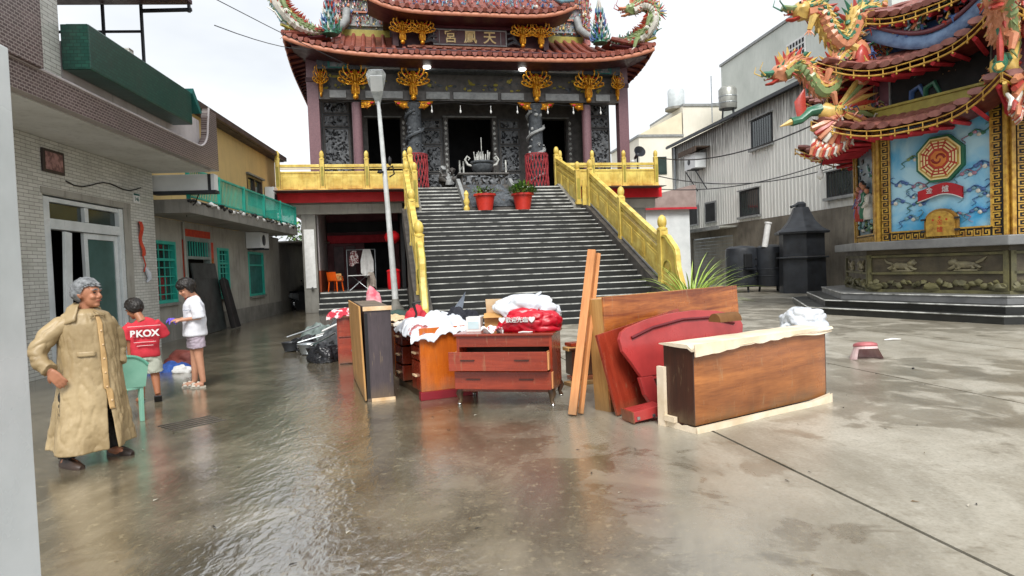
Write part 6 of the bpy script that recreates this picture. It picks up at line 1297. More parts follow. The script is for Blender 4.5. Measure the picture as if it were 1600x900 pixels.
# ================================================================ bags, cartons and clutter
def bag(name, label, cat, loc, size, m, seed, amp=.28, rz=0, ears=True, grp=None):
    b_ = thing(name, label, cat, loc, rz, grp); q = MB()
    bm2 = bmesh.new(); bmesh.ops.create_icosphere(bm2, subdivisions=5, radius=1); vs_ = []
    for v in bm2.verts:
        p = v.co; n_ = mnoise.noise(p*1.5+Vector((seed*5.1, 0, 0)))*amp*1.3 - .13*(1-abs(mnoise.noise(p*1.8+Vector((seed, 3, 1)))))**7 - .05*(1-abs(mnoise.noise(p*3.8+Vector((seed, 7, 1)))))**9; d = 1.05+n_
        vs_.append((p.x*size[0]*d, p.y*size[1]*d, max(-.42, p.z*d)*size[2]))
    q.add([(x, y, z+.42*size[2]) for x, y, z in vs_], [tuple(v.index for v in f.verts) for f in bm2.faces]); bm2.free()
    q.build('bag_body', m, b_, smooth=80)
    if ears:
        q = MB(); z = size[2]*1.25; q.tube([(size[0]*.35, 0, z*.75), (size[0]*.45, .02, z*1.05), (size[0]*.62, 0, z*1.2)], [(.07, .02), (.05, .02), (.02, .01)], 7); q.build('handle_ear', m, b_, smooth=60)
    return b_
dx_ = lambda x, y, z: (-.66+x*math.cos(yaw(1.04, -.25))-y*math.sin(yaw(1.04, -.25)), 7.25+x*math.sin(yaw(1.04, -.25))+y*math.cos(yaw(1.04, -.25)), z)
rb = bag('shopping_bag', 'bright red shopping bag with white lettering on the chest of drawers', 'bag', dx_(.8, .28, .812), (.36, .22, .2), mat('red_bag_film', '#c8102a', '#a90c22', .3, 3, .35, 12), 3, .12, yaw(1.04, -.25), False)
lt = lettering('♥歡迎光臨♥', .064, K['white'], rb, (-.09, -.235, .14), (PI/2-.12, 0, .05), .02)
bag('plastic_bag', 'large crumpled white plastic bag resting above the red shopping bag', 'bag', dx_(.72, .38, .96), (.34, .2, .19), K['plastic_w'], 5, .3, yaw(1.04, -.25))
bag('plastic_bag', 'small white plastic bag tucked at the right end of the red shopping bag', 'bag', dx_(1.03, .42, .95), (.13, .12, .12), K['plastic_w'], 8, .3, 0, False)
cb2 = thing('carton', 'open cardboard carton with raised flap on the chest of drawers', 'box', dx_(.26, .3, .812), -.1)
B('carton_body', K['cardboard'], cb2, (0, .22, 0, .2, 0, .2)); q = MB(); q.T = tr(0, .2, .2) @ rot_m('X', 18); q.box(0, .2, 0, .006, 0, .17); q.build('flap', K['edge_w'], cb2); q = MB(); q.T = tr(0, 0, .2) @ rot_m('X', 120); q.box(0, .22, 0, .006, 0, .09); q.build('front_flap', K['cardboard'], cb2); q = MB(); q.T = tr(.22, 0, .2) @ rot_m('Y', 60); q.box(0, .006, 0, .2, 0, .13); q.build('side_flap', K['edge_w'], cb2)
tag(MB().box(0, .17, 0, .16, 0, .17).box(.02, .15, -.004, -.001, .03, .12, 1).build('white_tub', [K['white'], mat('pale_blue_print', '#c5dde2', rough=.5)], None, loc=dx_(.06, .22, .812), rz=-.15, bevel=.012), 'small white box with pale blue print beside the carton', 'box')
q = MB(); q.grid(lambda u, v: (.24*u, .16*v, .035+.03*math.sin(u*9+v*5)+.02*math.sin(v*14)), 12, 8); q.grid(lambda u, v: (.24*u, .16*v, .03+.03*math.sin(u*9+v*5)+.02*math.sin(v*14)), 12, 8); tag(q.build('crumpled_paper', mat('printed_paper', '#e8e6e4', '#b03a48', .7, 9, .1, lo=.58, hi=.62), None, smooth=60, loc=dx_(.3, .0, .812), rz=-.2), 'crumpled white printed paper at the front edge of the chest', 'paper')
tag(MB().tube([(0, 0, 0), (.05, 0, .004), (.12, .01, .0), (.16, 0, .003)], [.012, .02, .018, .01], 7, flat=.5).build('paper_scrap', K['white'], None, loc=dx_(.72, .05, .815)), 'scrap of white paper before the red shopping bag', 'paper')
# desk-top clutter
dk = lambda x, y, z: (-1.12+x*math.cos(yaw(.917, .4))-y*math.sin(yaw(.917, .4)), 7.57+x*math.sin(yaw(.917, .4))+y*math.cos(yaw(.917, .4)), z)
def cloth(name, label, m, loc, sx, sy, h, seed, rz=0, drop=0.0, cat='cloth'):
    q = MB()
    def f(u, v, o=0):
        x, y = (u-.5)*sx, (v-.5)*sy; e = max(abs(2*u-1), abs(2*v-1)); z = h*(1-e**2.2)*(1+.5*mnoise.noise(Vector((u*2.5, v*2.5, seed))))-(.25*h+.02)*(1-abs(mnoise.noise(Vector((u*3.2, v*3.2, seed*2)))))**4-(.1*h+.01)*(1-abs(mnoise.noise(Vector((u*8, v*8, seed*2)))))**3+.02
        return (x+.04*mnoise.noise(Vector((u*4, v*4, seed+9))), y+.04*mnoise.noise(Vector((u*4, v*4, seed+19))), z-drop*max(0, .35-v)*2.0*(1+.5*math.sin(u*7))+o)
    q.grid(lambda u, v: f(u, v), 44, 44); q.grid(lambda u, v: f(u, v, -.008), 44, 44); return tag(q.build(name, m, None, smooth=70, loc=loc, rz=rz), label, cat)
cloth('white_sheet', 'big white plastic sheet heaped over the orange sided desk', K['plastic_w'], dk(.3, .36, .85), .85, .85, .2, 2, yaw(.917, .4), .1, 'sheet')
cloth('paper_pile', 'flat pale papers spread on the far end of the desk', mat('papers', '#e6e2d8', '#cfc6b8', .7, 7, .1), dk(.25, 1.05, .84), .6, .5, .03, 4, .3, 0, 'paper')
cloth('pink_cloth', 'crumpled pink and brown cloth hanging at the front edge of the desk', mat('pink_brown_cloth', '#7a3238', '#d4908c', .8, 5, .2), dk(.03, .12, .84), .25, .22, .06, 6, .4, .06)
cloth('dark_cloth', 'dark green cloth lying behind the wardrobe on the desk end', mat('dark_olive_cloth', '#2e3a30', '#1d2520', .85, 5, .2), dk(.35, 1.2, .87), .45, .35, .09, 8, .6)
cloth('dark_jacket', 'dark navy clothing behind the white sheet', mat('navy_cloth', '#20222c', '#141620', .8, 5, .2), dk(.62, .3, .93), .5, .4, .14, 10, .2)
tag(MB().add([(0, 0, 0), (.16, .02, .05), (.2, 0, .26), (.03, .05, .03), (.18, .08, .07), (.21, .03, .26)], [(0, 1, 2), (3, 5, 4), (0, 2, 5, 3), (1, 4, 5, 2), (0, 3, 4, 1)]).build('umbrella_tip', mat('grey_nylon', '#8b95a2', '#4b5360', .5, 3, .1), None, loc=dk(.5, .3, 1.0), rz=.3), 'pointed grey and black folded fabric sticking up behind the white sheet', 'umbrella')
cloth('red_cloth', 'bright red cloth bundle against the yellow balustrade foot', K['red_cloth'], dk(.2, .85, .93), .3, .3, .14, 12, .1)
q = MB(); q.tube([(0, 0, 0), (.06, .01, .16), (.02, 0, .3)], [.014, .014, .02], 7); q.tube([(.02, 0, .3), (.12, 0, .31)], .012, 6); tag(q.build('walking_stick', K['black'], None, smooth=50, loc=dk(.02, .38, .85), rz=.3), 'short black handle leaning on the white sheet', 'handle')
# things heaped by the lamp post and at the left end
def heap(name, label, m, loc, size, seed, cat='cloth', rz=0, amp=.3):
    q = MB(); q.blob((0, 0, size[2]*.55), size, 3, amp, 1.6, 0, seed); return tag(q.build(name, m, None, smooth=70, loc=loc, rz=rz), label, cat)
cloth('red_blanket', 'red and white striped blanket heaped on the small rear cabinet', mat('red_white_cloth', '#b8283c', '#e6dcdc', .8, 7, .2, lo=.5, hi=.56), (-2.85, 11.05, .83), .7, .5, .14, 3, .2)
bag('black_sack', 'black refuse sack slumped beside the rear cabinet', 'sack', (-3.35, 11.3, .0), (.26, .24, .24), K['black_film'], 2, .25); bag('black_sack', 'black refuse sack lying farthest left on the wet ground', 'sack', (-4.3, 13.2, 0), (.32, .28, .2), K['black_film'], 4, .25); cloth('grey_bundle', 'grey green clothing heap behind the black sacks', mat('grey_green_cloth', '#7d8a86', '#3a4542', .8, 5, .3, 16), (-4.2, 13.9, .2), .9, .7, .3, 6, .3)
for k, (x, y, z, L, a, mm) in enumerate([(-3.9, 12.9, .3, .9, .4, 'grey_metal'), (-3.6, 12.6, .42, .8, -.5, 'white'), (-4.4, 13.4, .36, .7, .1, 'grey_metal'), (-3.3, 12.0, .6, .7, .9, 'white'), (-3.5, 11.7, .35, .5, -.2, 'chrome')]):
    tag(MB().tube([(-L/2, 0, -.1), (0, .02, 0), (L/2, 0, .12)], .018, 7).build('broom_handle', K[mm], None, smooth=50, loc=(x, y, z), rz=a), 'thin pale stick %s in the heap left of the rear cabinet' % ('pointing up at the back', 'crossing the middle', 'lying farthest left', 'nearest the cabinet top', 'lying lowest')[k], 'stick', 'sticks in the left heap')
for k, (x, y, s_) in enumerate([(-3.75, 12.0, .16), (-4.0, 12.4, .2), (-4.55, 13.0, .18), (-3.6, 11.6, .13)]):
    b_ = MB().lathe([(s_*.7, 0), (s_, s_*.9), (s_*1.08, s_*.95), (s_*.95, s_*.9), (s_*.6, .03), (0, .03)], 18); tag(b_.build('basin', K[('black', 'grey_metal', 'black_iron', 'teal_dark')[k]], None, smooth=40, loc=(x, y, .02)), ('black', 'grey', 'charcoal', 'dark teal')[k]+' round basin in the heap left of the rear cabinet', 'basin')
cloth('dark_bundle', 'dark clothing heap behind the small rear cabinet', mat('charcoal_cloth', '#2b2d2f', '#5b5f62', .8, 6, .3, 16), (-3.4, 12.5, .25), .8, .7, .4, 8); heap('pink_bundle', 'pink and red folded cloth standing behind the wardrobe', mat('pink_red_cloth', '#c84f62', '#e7b9bd', .8, 6, .2), (-2.75, 12.6, .0), (.22, .2, .72), 9); heap('dark_red_sack', 'dark maroon sack beside the pink folded cloth', mat('maroon_cloth', '#4a1a22', '#2f1016', .7, 5, .2), (-3.1, 12.7, .0), (.24, .22, .62), 12, 'sack')
cloth('cardboard_sheet', 'flattened pale cardboard between the wardrobe and the desk', K['edge_w'], (-1.95, 9.9, .82), .6, .8, .05, 15, .3, 0, 'cardboard')
B_ = MB().box(-.3, .3, -.35, .35, 0, .8).build('support_crate', K['w_dark'], None, loc=(-1.95, 9.95, 0), rz=.3, bevel=.01); tag(B_, 'dark crate under the flattened cardboard behind the desk', 'crate')
heap('green_basin', 'dark green upturned basin at the lamp post foot', mat('dark_green_plastic', '#27443a', '#1c322a', .4, 3, .1), (-2.1, 11.6, .45), (.3, .3, .26), 14, 'basin', 0, .05); tag(MB().box(-.35, .35, -.3, .3, 0, .52).build('low_cabinet', K['w_dark'], None, loc=(-2.1, 11.6, 0), rz=.2, bevel=.01), 'low dark cabinet below the green basin', 'cabinet')
# right side oddments
bag('white_sack', 'plump white sack on the plaza behind the overturned sofa', 'sack', (6.14, 13.5, 0), (.5, .4, .32), K['plastic_w'], 11, .22, .1, False)
q = MB(); q.T = tr(0, 0, .0) @ rot_m('X', -8); pr_ = [(.225, .0), (.215, .03), (.165, .15), (.155, .185), (.165, .2), (.15, .23), (.09, .25), (.0, .255)]
n = 24
for (r0, z0), (r1, z1), m_ in zip(pr_, pr_[1:], (1, 1, 1, 0, 0, 0, 0)):
    for j in range(n):
        a, c_ = 2*PI*j/n, 2*PI*(j+1)/n
        if math.sin((a+c_)/2) < -.45 and z1 < .17 and (z0+z1)/2 < .12: continue
        q.add([(r0*math.cos(a), r0*math.sin(a), z0), (r0*math.cos(c_), r0*math.sin(c_), z0), (r1*math.cos(c_), r1*math.sin(c_), z1), (r1*math.cos(a), r1*math.sin(a), z1)], [(0, 1, 2, 3)], m_)
tag(q.build('broken_pot', [mat('faded_pink_plastic', '#b86a6c', '#96484e', .5, 5, .1), mat('pale_pink_plastic', '#ddc4c2', '#c49a9a', .5, 5, .1)], None, smooth=40, loc=(5.16, 9.35, 0)), 'upturned pink and white pot with a broken side on the plaza', 'pot')
tag(MB().tube([(0, 0, .02), (.15, 0, .03), (.3, .02, .02)], [.01, .02, .01], 6).build('plastic_scrap', K['white'], None, loc=(6.5, 11.2, 0)), 'thin white scrap lying behind the broken pink pot', 'litter')
tag(MB().blob((0, 0, .012), (.02, .02, .014), 1, .2, 2).build('pebble', K['black'], None, loc=(5.25, 8.4, 0)), 'small black pebble in front of the broken pink pot', 'pebble')
# green plastic chair
c = thing('plastic_chair', 'pale green plastic garden chair beside the raincoat man', 'chair', (-4.42, 7.0, 0), R(-35)); c.scale = (.88, .88, .88)
for x, y in ((-.2, -.2), (.22, -.22), (-.2, .22), (.22, .22)): MB().prism([(-.028, 0), (.028, 0), (.04, .42), (-.04, .42)], -.02, .02, 'y').build('leg', K['green_pl'], c, loc=(x, y, 0), bevel=.006)
MB().box(-.24, .25, -.24, .25, .41, .44).build('seat', K['green_pl'], c, bevel=.012)
f = lambda u, v, o=0: (.27+.1*v+o-.05*math.cos(PI*(u-.5)), -.25+.5*u, .44+.4*v*(1-.3*abs(2*u-1)**3)); MB().grid(lambda u, v: f(u, v), 12, 8).grid(lambda u, v: f(u, v, .02), 12, 8).build('backrest', K['green_pl'], c, smooth=60)
MB().tube([f(i/12, 1, .01) for i in range(13)], .022, 7).build('back_rim', mat('green_rim_plastic', '#5f9c86', '#4f8a75', .35, 4, .03), c, smooth=50)
for y in (-.26, .26): MB().tube([(-.2, y, .43), (-.22, y*1.05, .62), (.0, y*1.08, .65), (.3, y, .64)], [(.03, .015)]*4, 7).build('armrest', K['green_pl'], c, smooth=50)
# odds and ends beside the children
cloth('blue_bundle', 'blue clothing and shoes heaped on the ground between the two children', K['blue'], (-5.9, 10.9, .0), .7, .5, .16, 5, .2); heap('red_cooler', 'brown red bag behind the blue clothing heap', mat('brown_bag', '#7a3a30', '#5c2a24', .7, 5, .2), (-6.0, 11.6, 0), (.35, .25, .16), 21, 'bag'); heap('white_shoe', 'white shoe beside the blue clothing heap', K['white'], (-5.55, 10.6, 0), (.15, .07, .08), 22, 'shoe')
dg = thing('drain_grate', 'dark slotted drain set flush in the wet ground behind the raincoat', 'drain', (-3.5, 6.85, .002), R(50))
for k in range(5): B('slot', K['stone'], dg, (-.28, .28, -.2+.09*k, -.175+.09*k, 0, .003))
# leaf litter and grit
rd = random.Random(90); q = MB()
for k in range(130):
    x, y = rd.uniform(-4, 5.5), rd.uniform(2.5, 9.5); s = rd.uniform(.004, .012); a = rd.uniform(0, 6.28); q.T = tr(x, y, .004) @ Matrix.Rotation(a, 4, 'Z'); q.add([(-s*2, -s*.5, 0), (s*2, -s*.4, .004), (s*2.4, s*.4, .002), (-s, s*.6, .005)], [(0, 1, 2, 3)], rd.choice((0, 0, 1, 2)))
q.T = Matrix(); tag(q.build('litter', [mat('dark_grit', '#2a251d', rough=.7), mat('dry_leaf', '#6b5434', rough=.8), mat('pale_scrap', '#b9b2a2', rough=.6)], None), 'scattered dark grit and leaf scraps on the wet ground', 'litter', kind='stuff')
# white gate post at the left edge
gpz = R(0); c = thing('gate_post', 'white painted gate post close to the camera at the left edge', 'post', (-1.437, 1.62, 0), R(6))
MB().box(-.5, .0, 0, .3, 0, 2.26).build('post', K['white_paint'], c, bevel=.012); MB().box(.0005, .03, .05, .26, 0, 2.24).build('edge_rail', K['white_al'], c, bevel=.004)
# white bracket shelf beside the doorway
q = MB(); q.box(-.1, .02, 0, .3, .9, 1.02); q.box(-.12, .0, .05, .25, .55, .85); q.tube([(0, .1, .9), (.15, .2, .7), (.2, .3, .4)], .025, 6, 1); q.blob((.05, .1, 1.1), (.06, .06, .05), 1, .2, 2, 1); tag(q.build('utility_box', [K['white_al'], K['black']], None, smooth=40, loc=(-6.55, 9.6, 0)), 'white utility box with black fittings beside the open doorway', 'utility box')
# ================================================================ people
K['skin'] = mat('skin', '#b57c5e', '#a06a4e', .5, 6, .05); K['skin_pale'] = mat('skin_fair', '#c9977a', '#b98267', .5, 6, .05); K['skin_tan'] = mat('skin_tan', '#a9704f', '#935e42', .5, 6, .05)
K['hair'] = mat('black_hair', '#15120f', '#241d18', .45, 20, .5, 60); K['hair_grey'] = mat('grey_hair', '#8a8d8f', '#4d4f51', .55, 22, .5, 60, sc=(1, 1, 2))
def remesh(q, name, m, parent, vox=.008, it=6, fold=None):
    o = q.build(name, m, None); md = o.modifiers.new('r', 'REMESH'); md.mode = 'VOXEL'; md.voxel_size = vox
    sm = o.modifiers.new('s', 'SMOOTH'); sm.factor = .5; sm.iterations = it
    dgr = bpy.context.evaluated_depsgraph_get(); me = bpy.data.meshes.new_from_object(o.evaluated_get(dgr)); old = o.data; o.modifiers.clear(); o.data = me; bpy.data.meshes.remove(old)
    me.name = name
    if fold:
        ns_ = [v.normal.copy() for v in me.vertices]
        for v, n_ in zip(me.vertices, ns_): v.co += n_*fold(v.co)
    me.polygons.foreach_set('use_smooth', [True]*len(me.polygons)); me.update()
    if parent: o.parent = parent
    return o
def head(q, T, s=1.0):
    q.T = T @ Matrix.Scale(s, 4)
    q.blob((-.008, 0, .02), (.1, .077, .1), 3, 0, 1); q.blob((.03, 0, -.045), (.064, .058, .075), 3, 0, 1); q.blob((.066, 0, -.098), (.026, .03, .022), 2, 0, 1)
    q.tube([(.088, 0, .012), (.106, 0, -.02), (.108, 0, -.036)], [.011, .014, .017], 8); q.blob((.098, 0, -.04), (.014, .021, .011), 2, 0, 1)
    for y in (-1, 1):
        q.blob((.07, y*.038, -.032), (.026, .024, .024), 2, 0, 1); q.tube([(.09, y*.012, .022), (.082, y*.05, .022)], .012, 6); q.tube([(-.005, y*.076, .02), (-.012, y*.088, -.005), (-.004, y*.078, -.035)], [.014, .017, .011], 7)
    q.blob((.087, 0, -.067), (.014, .025, .011), 2, 0, 1); q.tube([(-.02, 0, -.06), (-.035, 0, -.15), (-.045, 0, -.22)], [.052, .052, .06], 12); q.T = Matrix()
def face_parts(T, s, parent, body, brow):
    TT = T @ Matrix.Scale(s, 4)
    for y in (-1, 1):
        q = MB(); q.T = TT; q.blob((.089, y*.034, .004), (.008, .014, .005), 2, 0, 1); q.build('eye', K['black'], body, smooth=60)
        q = MB(); q.T = TT; q.tube([(.103, y*.014, .026), (.101, y*.034, .033), (.088, y*.056, .025)], [.005, .006, .003], 6); q.build('eyebrow', brow, body, smooth=60)
    q = MB(); q.T = TT; q.tube([(.094, -.026, -.067), (.102, 0, -.066), (.094, .026, -.067)], [.003, .0045, .003], 6); q.build('mouth', mat('lips', '#8a4038', rough=.5), body, smooth=60)
def hair(T, s, parent, m, seed, front=.055, low=-.05, thick=.02, fr=9):
    bm2 = bmesh.new(); bmesh.ops.create_icosphere(bm2, subdivisions=5, radius=1); q = MB(); keep = {}; vs_ = []
    for v in bm2.verts:
        p = v.co; x, y, z = -.01+p.x*.1, p.y*.078, .02+p.z*.1
        lim = front if p.x > .45 else (front+(low-front)*min(1, (.45-p.x)/.55)); edge = min(1, max(0, (z-lim)/.04))
        d = thick*(.25+.75*edge)*(1+.5*mnoise.noise(Vector((p.x*fr, p.y*fr, p.z*3+seed))))+.008
        keep[v.index] = z > lim-.006*(1+mnoise.noise(Vector((p.x*14, p.y*14, seed))))*2; vs_.append((x+p.x*d, y+p.y*d, z+p.z*d))
    fs = [tuple(v.index for v in f.verts) for f in bm2.faces if all(keep[v.index] for v in f.verts)]; bm2.free()
    q.T = T @ Matrix.Scale(s, 4); q.add(vs_, fs)
    for k in range(60):
        a = k*2.4; p = Vector((math.cos(a)*.8, math.sin(a)*.9, .35+.6*((k*.37) % 1))).normalized(); b0 = Vector((-.01+p.x*.11, p.y*.09, .02+p.z*.11)); q.tube([b0, b0+Vector((p.x*.02+.012, p.y*.02, -.012))], [.014, .003], 4)
    q.build('hair', m, parent, smooth=70)
def hand(q, w, d, n, size=1.0, curl=.35, side=1):
    """palm from wrist w along d; n = back-of-hand normal; five separate fingers"""
    d = Vector(d).normalized(); n = Vector(n); n = (n-d*n.dot(d)).normalized(); a = d.cross(n)*side; w = Vector(w); S = size
    for k in range(4): o = (k-1.5)*.019*S; q.tube([w+a*o*.6, w+d*.045*S+a*o, w+d*.085*S+a*o*1.05], [.016*S, .0155*S, .0125*S], 8)
    for k, L in enumerate((.062, .072, .068, .052)):
        o = (k-1.5)*.021*S; p = w+d*.083*S+a*o; p1 = p+(d*math.cos(curl*.5)-n*math.sin(curl*.5))*L*.45*S+a*o*.12; p2 = p1+(d*math.cos(curl*1.4)-n*math.sin(curl*1.4))*L*.33*S; p3 = p2+(d*math.cos(curl*2.2)-n*math.sin(curl*2.2))*L*.25*S
        q.tube([p-d*.01, p, p1, p2, p3], [.011*S, .0105*S, .0095*S, .0085*S, .006*S], 8)
    t0 = w+d*.02*S-a*.028*S; t1 = t0+(d*.6-a*.6-n*.3).normalized()*.035*S; t2 = t1+(d*.85-a*.3-n*.3).normalized()*.03*S; q.tube([w+d*.008*S-a*.01, t0, t1, t2], [.014*S, .0135*S, .0115*S, .007*S], 8)
def look(p, yawd, tilt=0, roll=0): return tr(*p) @ Matrix.Rotation(R(yawd), 4, 'Z') @ Matrix.Rotation(R(tilt), 4, 'Y') @ Matrix.Rotation(R(roll), 4, 'X')
# ---------------------------------------------------------------- man in the raincoat
# local axes: x to the right of the picture, -y toward the viewer
mz = math.atan2(3.55, 5.5); man = thing('person', 'grey haired person in a long tan raincoat with one hand on the hip', 'person', (-3.76, 5.52, 0), mz)
HT = look((.085, -.02, 1.455), -38, -4)
q = MB(); head(q, HT, 1.02)
q.tube([(.06, 0, .78), (.055, 0, 1.0), (.05, .0, 1.2), (.06, 0, 1.3)], [(.15, .12), (.16, .12), (.17, .11), (.07, .07)], 14)
q.tube([(-.08, -.02, 1.21), (-.21, -.04, 1.11), (-.29, -.07, .98), (-.26, -.13, .9), (-.2, -.2, .83)], [.045, .042, .038, .034, .03], 10); q.tube([(.2, .03, 1.19), (.26, .06, 1.08), (.285, .08, .96), (.27, .0, .76)], [.045, .042, .038, .03], 10)
hand(q, (-.2, -.2, .83), (.55, -.1, -.8), (-.25, -1, 0), 1.1, .3, -1); hand(q, (.27, 0, .76), (0, -.1, -1), (1, 0, 0), 1.0, .4)
q.tube([(-.05, -.04, .82), (-.1, -.07, .45), (-.13, -.08, .1)], [.095, .065, .045], 12); q.tube([(.13, .04, .82), (.17, .08, .45), (.2, .12, .1)], [.095, .065, .045], 12)
q.tube([(-.15, -.07, .05), (-.1, -.13, .04), (-.05, -.2, .03)], [.04, .042, .03], 8); q.tube([(.19, .12, .05), (.24, .05, .04), (.29, .0, .03)], [.04, .042, .03], 8)
body_ = remesh(q, 'body', K['skin'], man, .007, 5); face_parts(HT, 1.02, man, body_, K['hair_grey']); hair(HT, 1.02, man, K['hair_grey'], 2, .062, -.045, .018)
K['coat'] = mat('tan_rubberised_raincoat', '#b5a07a', '#85704c', .46, 2.2, .5, 11, coat=0)
def coat_r(th, z):
    f = max(0, min(1, (1.3-z)/1.2)); prof = [(1.33, .085, .08), (1.29, .17, .125), (1.2, .215, .15), (1.0, .225, .17), (.8, .235, .185), (.5, .27, .22), (.12, .315, .26)]
    for (z1, a1, b1), (z0, a0, b0) in zip(prof, prof[1:]):
        if z0 <= z <= z1: t_ = (z-z0)/(z1-z0); a, b = a0+(a1-a0)*t_, b0+(b1-b0)*t_; break
    else: a, b = (prof[0][1:] if z > 1.33 else prof[-1][1:])
    fold = 1+(.012+.075*f*f)*math.sin(5*th+2.2*mnoise.noise(Vector((th, z*1.5, 3)))+z*1.3)+.05*f*mnoise.noise(Vector((math.cos(th)*2.2, math.sin(th)*2.2, z*3)))+.03*(1-abs(mnoise.noise(Vector((math.cos(th)*2.6, math.sin(th)*2.6, z*3.4+1)))))**4-.045*(1-abs(mnoise.noise(Vector((math.cos(th)*3.4+4, math.sin(th)*3.4, z*4.5+2+th)))))**8-.022*(1-abs(mnoise.noise(Vector((math.cos(th)*7+4, math.sin(th)*7, z*9+th*2)))))**8
    return a*fold, b*fold
TH0 = R(-62)
def coat_pt(u, v, off=0.0):
    z = .13+1.2*v+.05*max(0, .3-v)*math.sin(u*6.28*2)
    gap = .20*max(0, (.42-v)/.42)**.6 if v < .42 else -.12
    th = TH0+gap/2+u*(2*PI-gap); a, b = coat_r(th, z); cx = .045+.02*math.sin(z*2)
    return (cx+(a+off)*math.cos(th), (b+off)*math.sin(th), z)
q = MB(); q.grid(lambda u, v: coat_pt(u, v), 170, 110); rc = q.build('raincoat', K['coat'], man, smooth=80); sm_ = rc.modifiers.new('thick', 'SOLIDIFY'); sm_.thickness = .006
q = MB(); q.grid(lambda u, v: coat_pt(-.008+.028*u, .28+.68*v, .012), 4, 40); pk = q.build('placket', mat('pale_tan_placket', '#c9a672', '#ad8a58', .4, 6, .2), man, smooth=80); s2 = pk.modifiers.new('thick', 'SOLIDIFY'); s2.thickness = .006
for k in range(6): q = MB(); p = coat_pt(.006, .34+.1*k, .017); q.blob(p, (.008, .006, .008), 2, 0, 1); q.build('button', K['edge_w'], pk, smooth=50)
wr = lambda p: .005*mnoise.noise(p*9)-.013*(1-abs(mnoise.noise(Vector((p.x*7+3+p.z*4, p.y*7, p.z*13-p.x*5)))))**6
for pts, rr in (([(-.04, -.01, 1.2), (-.12, -.02, 1.19), (-.215, -.04, 1.11), (-.295, -.07, .98), (-.26, -.135, .895), (-.2, -.2, .84)], [.1, .092, .085, .08, .072, .068]), ([(.14, .01, 1.2), (.2, .03, 1.18), (.26, .06, 1.08), (.285, .08, .96), (.28, .02, .82)], [.1, .092, .085, .076, .068])):
    q = MB(); q.tube(pts, rr, 16); remesh(q, 'sleeve', K['coat'], man, .011, 3, wr)
def hood_pt(u, v):   # hood lying folded behind the neck
    a = R(35)+R(215)*u; r = .075+.125*v-.02*v*v; z = 1.375-.03*math.cos(a*1.0)*0-.02*v-.12*v*v-.05*math.sin(PI*u)*v; w = .015*mnoise.noise(Vector((u*6, v*3, 2)))
    return (.05+(r+w)*math.cos(a)*1.05, .01+(r+w)*math.sin(a), z+.02*mnoise.noise(Vector((u*5, v*4, 7))))
q = MB(); q.grid(hood_pt, 30, 10); q.build('hood', K['coat'], man, smooth=80).modifiers.new('t', 'SOLIDIFY').thickness = .012
for s_ in (0, 1):
    q = MB(); f = lambda u, v, s_=s_: coat_pt((.0+.05*u) if s_ else (1-.06*u), .985-.06*v-.06*u*(1-v)+.03*v, .02+.012*v); q.grid(f, 5, 5); q.build('collar', K['coat'], man, smooth=80).modifiers.new('t', 'SOLIDIFY').thickness = .006
q = MB(); q.grid(lambda u, v: coat_pt(.86+.09*u, .70-.035*v, .014), 6, 3); q.build('pocket_flap', K['coat'], man, smooth=80).modifiers.new('t', 'SOLIDIFY').thickness = .005
for p0, p1, p2 in (((-.05, -.04, .8), (-.1, -.07, .45), (-.135, -.08, .07)), ((.13, .04, .8), (.17, .07, .45), (.2, .12, .07))): q = MB(); q.tube([p0, p1, p2], [.11, .082, .07], 14); remesh(q, 'trouser_leg', mat('dark_trousers', '#2a2724', '#1c1a18', .6, 4, .2), man, .012, 3, wr)
for x, y, a in ((-.13, -.1, -58), (.22, .1, -50)): q = MB(); q.T = tr(x, y, 0) @ Matrix.Rotation(R(a), 4, 'Z'); q.loft([[(l, w*sy, z0+(z1-z0)*sz) for sy, sz in ((-1, 0), (-1, .5), (-.5, 1), (.5, 1), (1, .5), (1, 0))] for (l, w, z0, z1) in ((-.07, .03, .0, .07), (.0, .042, .0, .09), (.1, .046, .0, .065), (.17, .042, 0, .045), (.2, .02, 0, .03))]); q.build('shoe', mat('brown_shoe', '#3a2a20', '#2a1e17', .5, 5, .2), man, smooth=50)
# ---------------------------------------------------------------- child in the red shirt, seen from behind
def tshirt(name, torso, sleeves, m, parent, vox=.011):
    q = MB(); q.tube(torso[0], torso[1], 18)
    for pts, rr in sleeves: q.tube(pts, rr, 14)
    return remesh(q, name, m, parent, vox, 4, lambda p: .007*mnoise.noise(p*8)+.010*mnoise.noise(Vector((p.x*5, p.y*5, p.z*13))))
kz = math.atan2(4.65, 8.1); kid = thing('person', 'child in a red printed shirt and pale shorts seen from behind', 'person', (-4.68, 8.1, 0), kz)
HK = look((-.1, .06, 1.2), 130, 26)
q = MB(); head(q, HK, .95)
q.tube([(0, 0, .62), (0, 0, .8), (-.01, .01, .98), (-.035, .03, 1.07)], [(.125, .095), (.12, .09), (.14, .085), (.06, .06)], 14)
q.tube([(-.15, .02, 1.01), (-.17, .0, .8), (-.17, .02, .62)], [.045, .036, .028], 10); hand(q, (-.17, .02, .62), (.05, .05, -1), (-1, 0, 0), .9, .4)
q.tube([(.14, .03, 1.01), (.2, .1, .84), (.1, .24, .8)], [.045, .036, .028], 10); hand(q, (.1, .24, .8), (-.6, .6, .1), (.3, .3, 1), .9, .5)
q.tube([(-.07, 0, .66), (-.075, .0, .34), (-.07, .02, .06)], [.08, .055, .034], 12); q.tube([(.075, 0, .66), (.09, .03, .36), (.11, -.04, .1)], [.08, .055, .034], 12)
q.tube([(-.07, .02, .045), (-.1, .1, .03), (-.12, .18, .025)], [.034, .038, .025], 8); q.tube([(.11, -.04, .09), (.12, .03, .05), (.13, .09, .03)], [.034, .038, .025], 8)
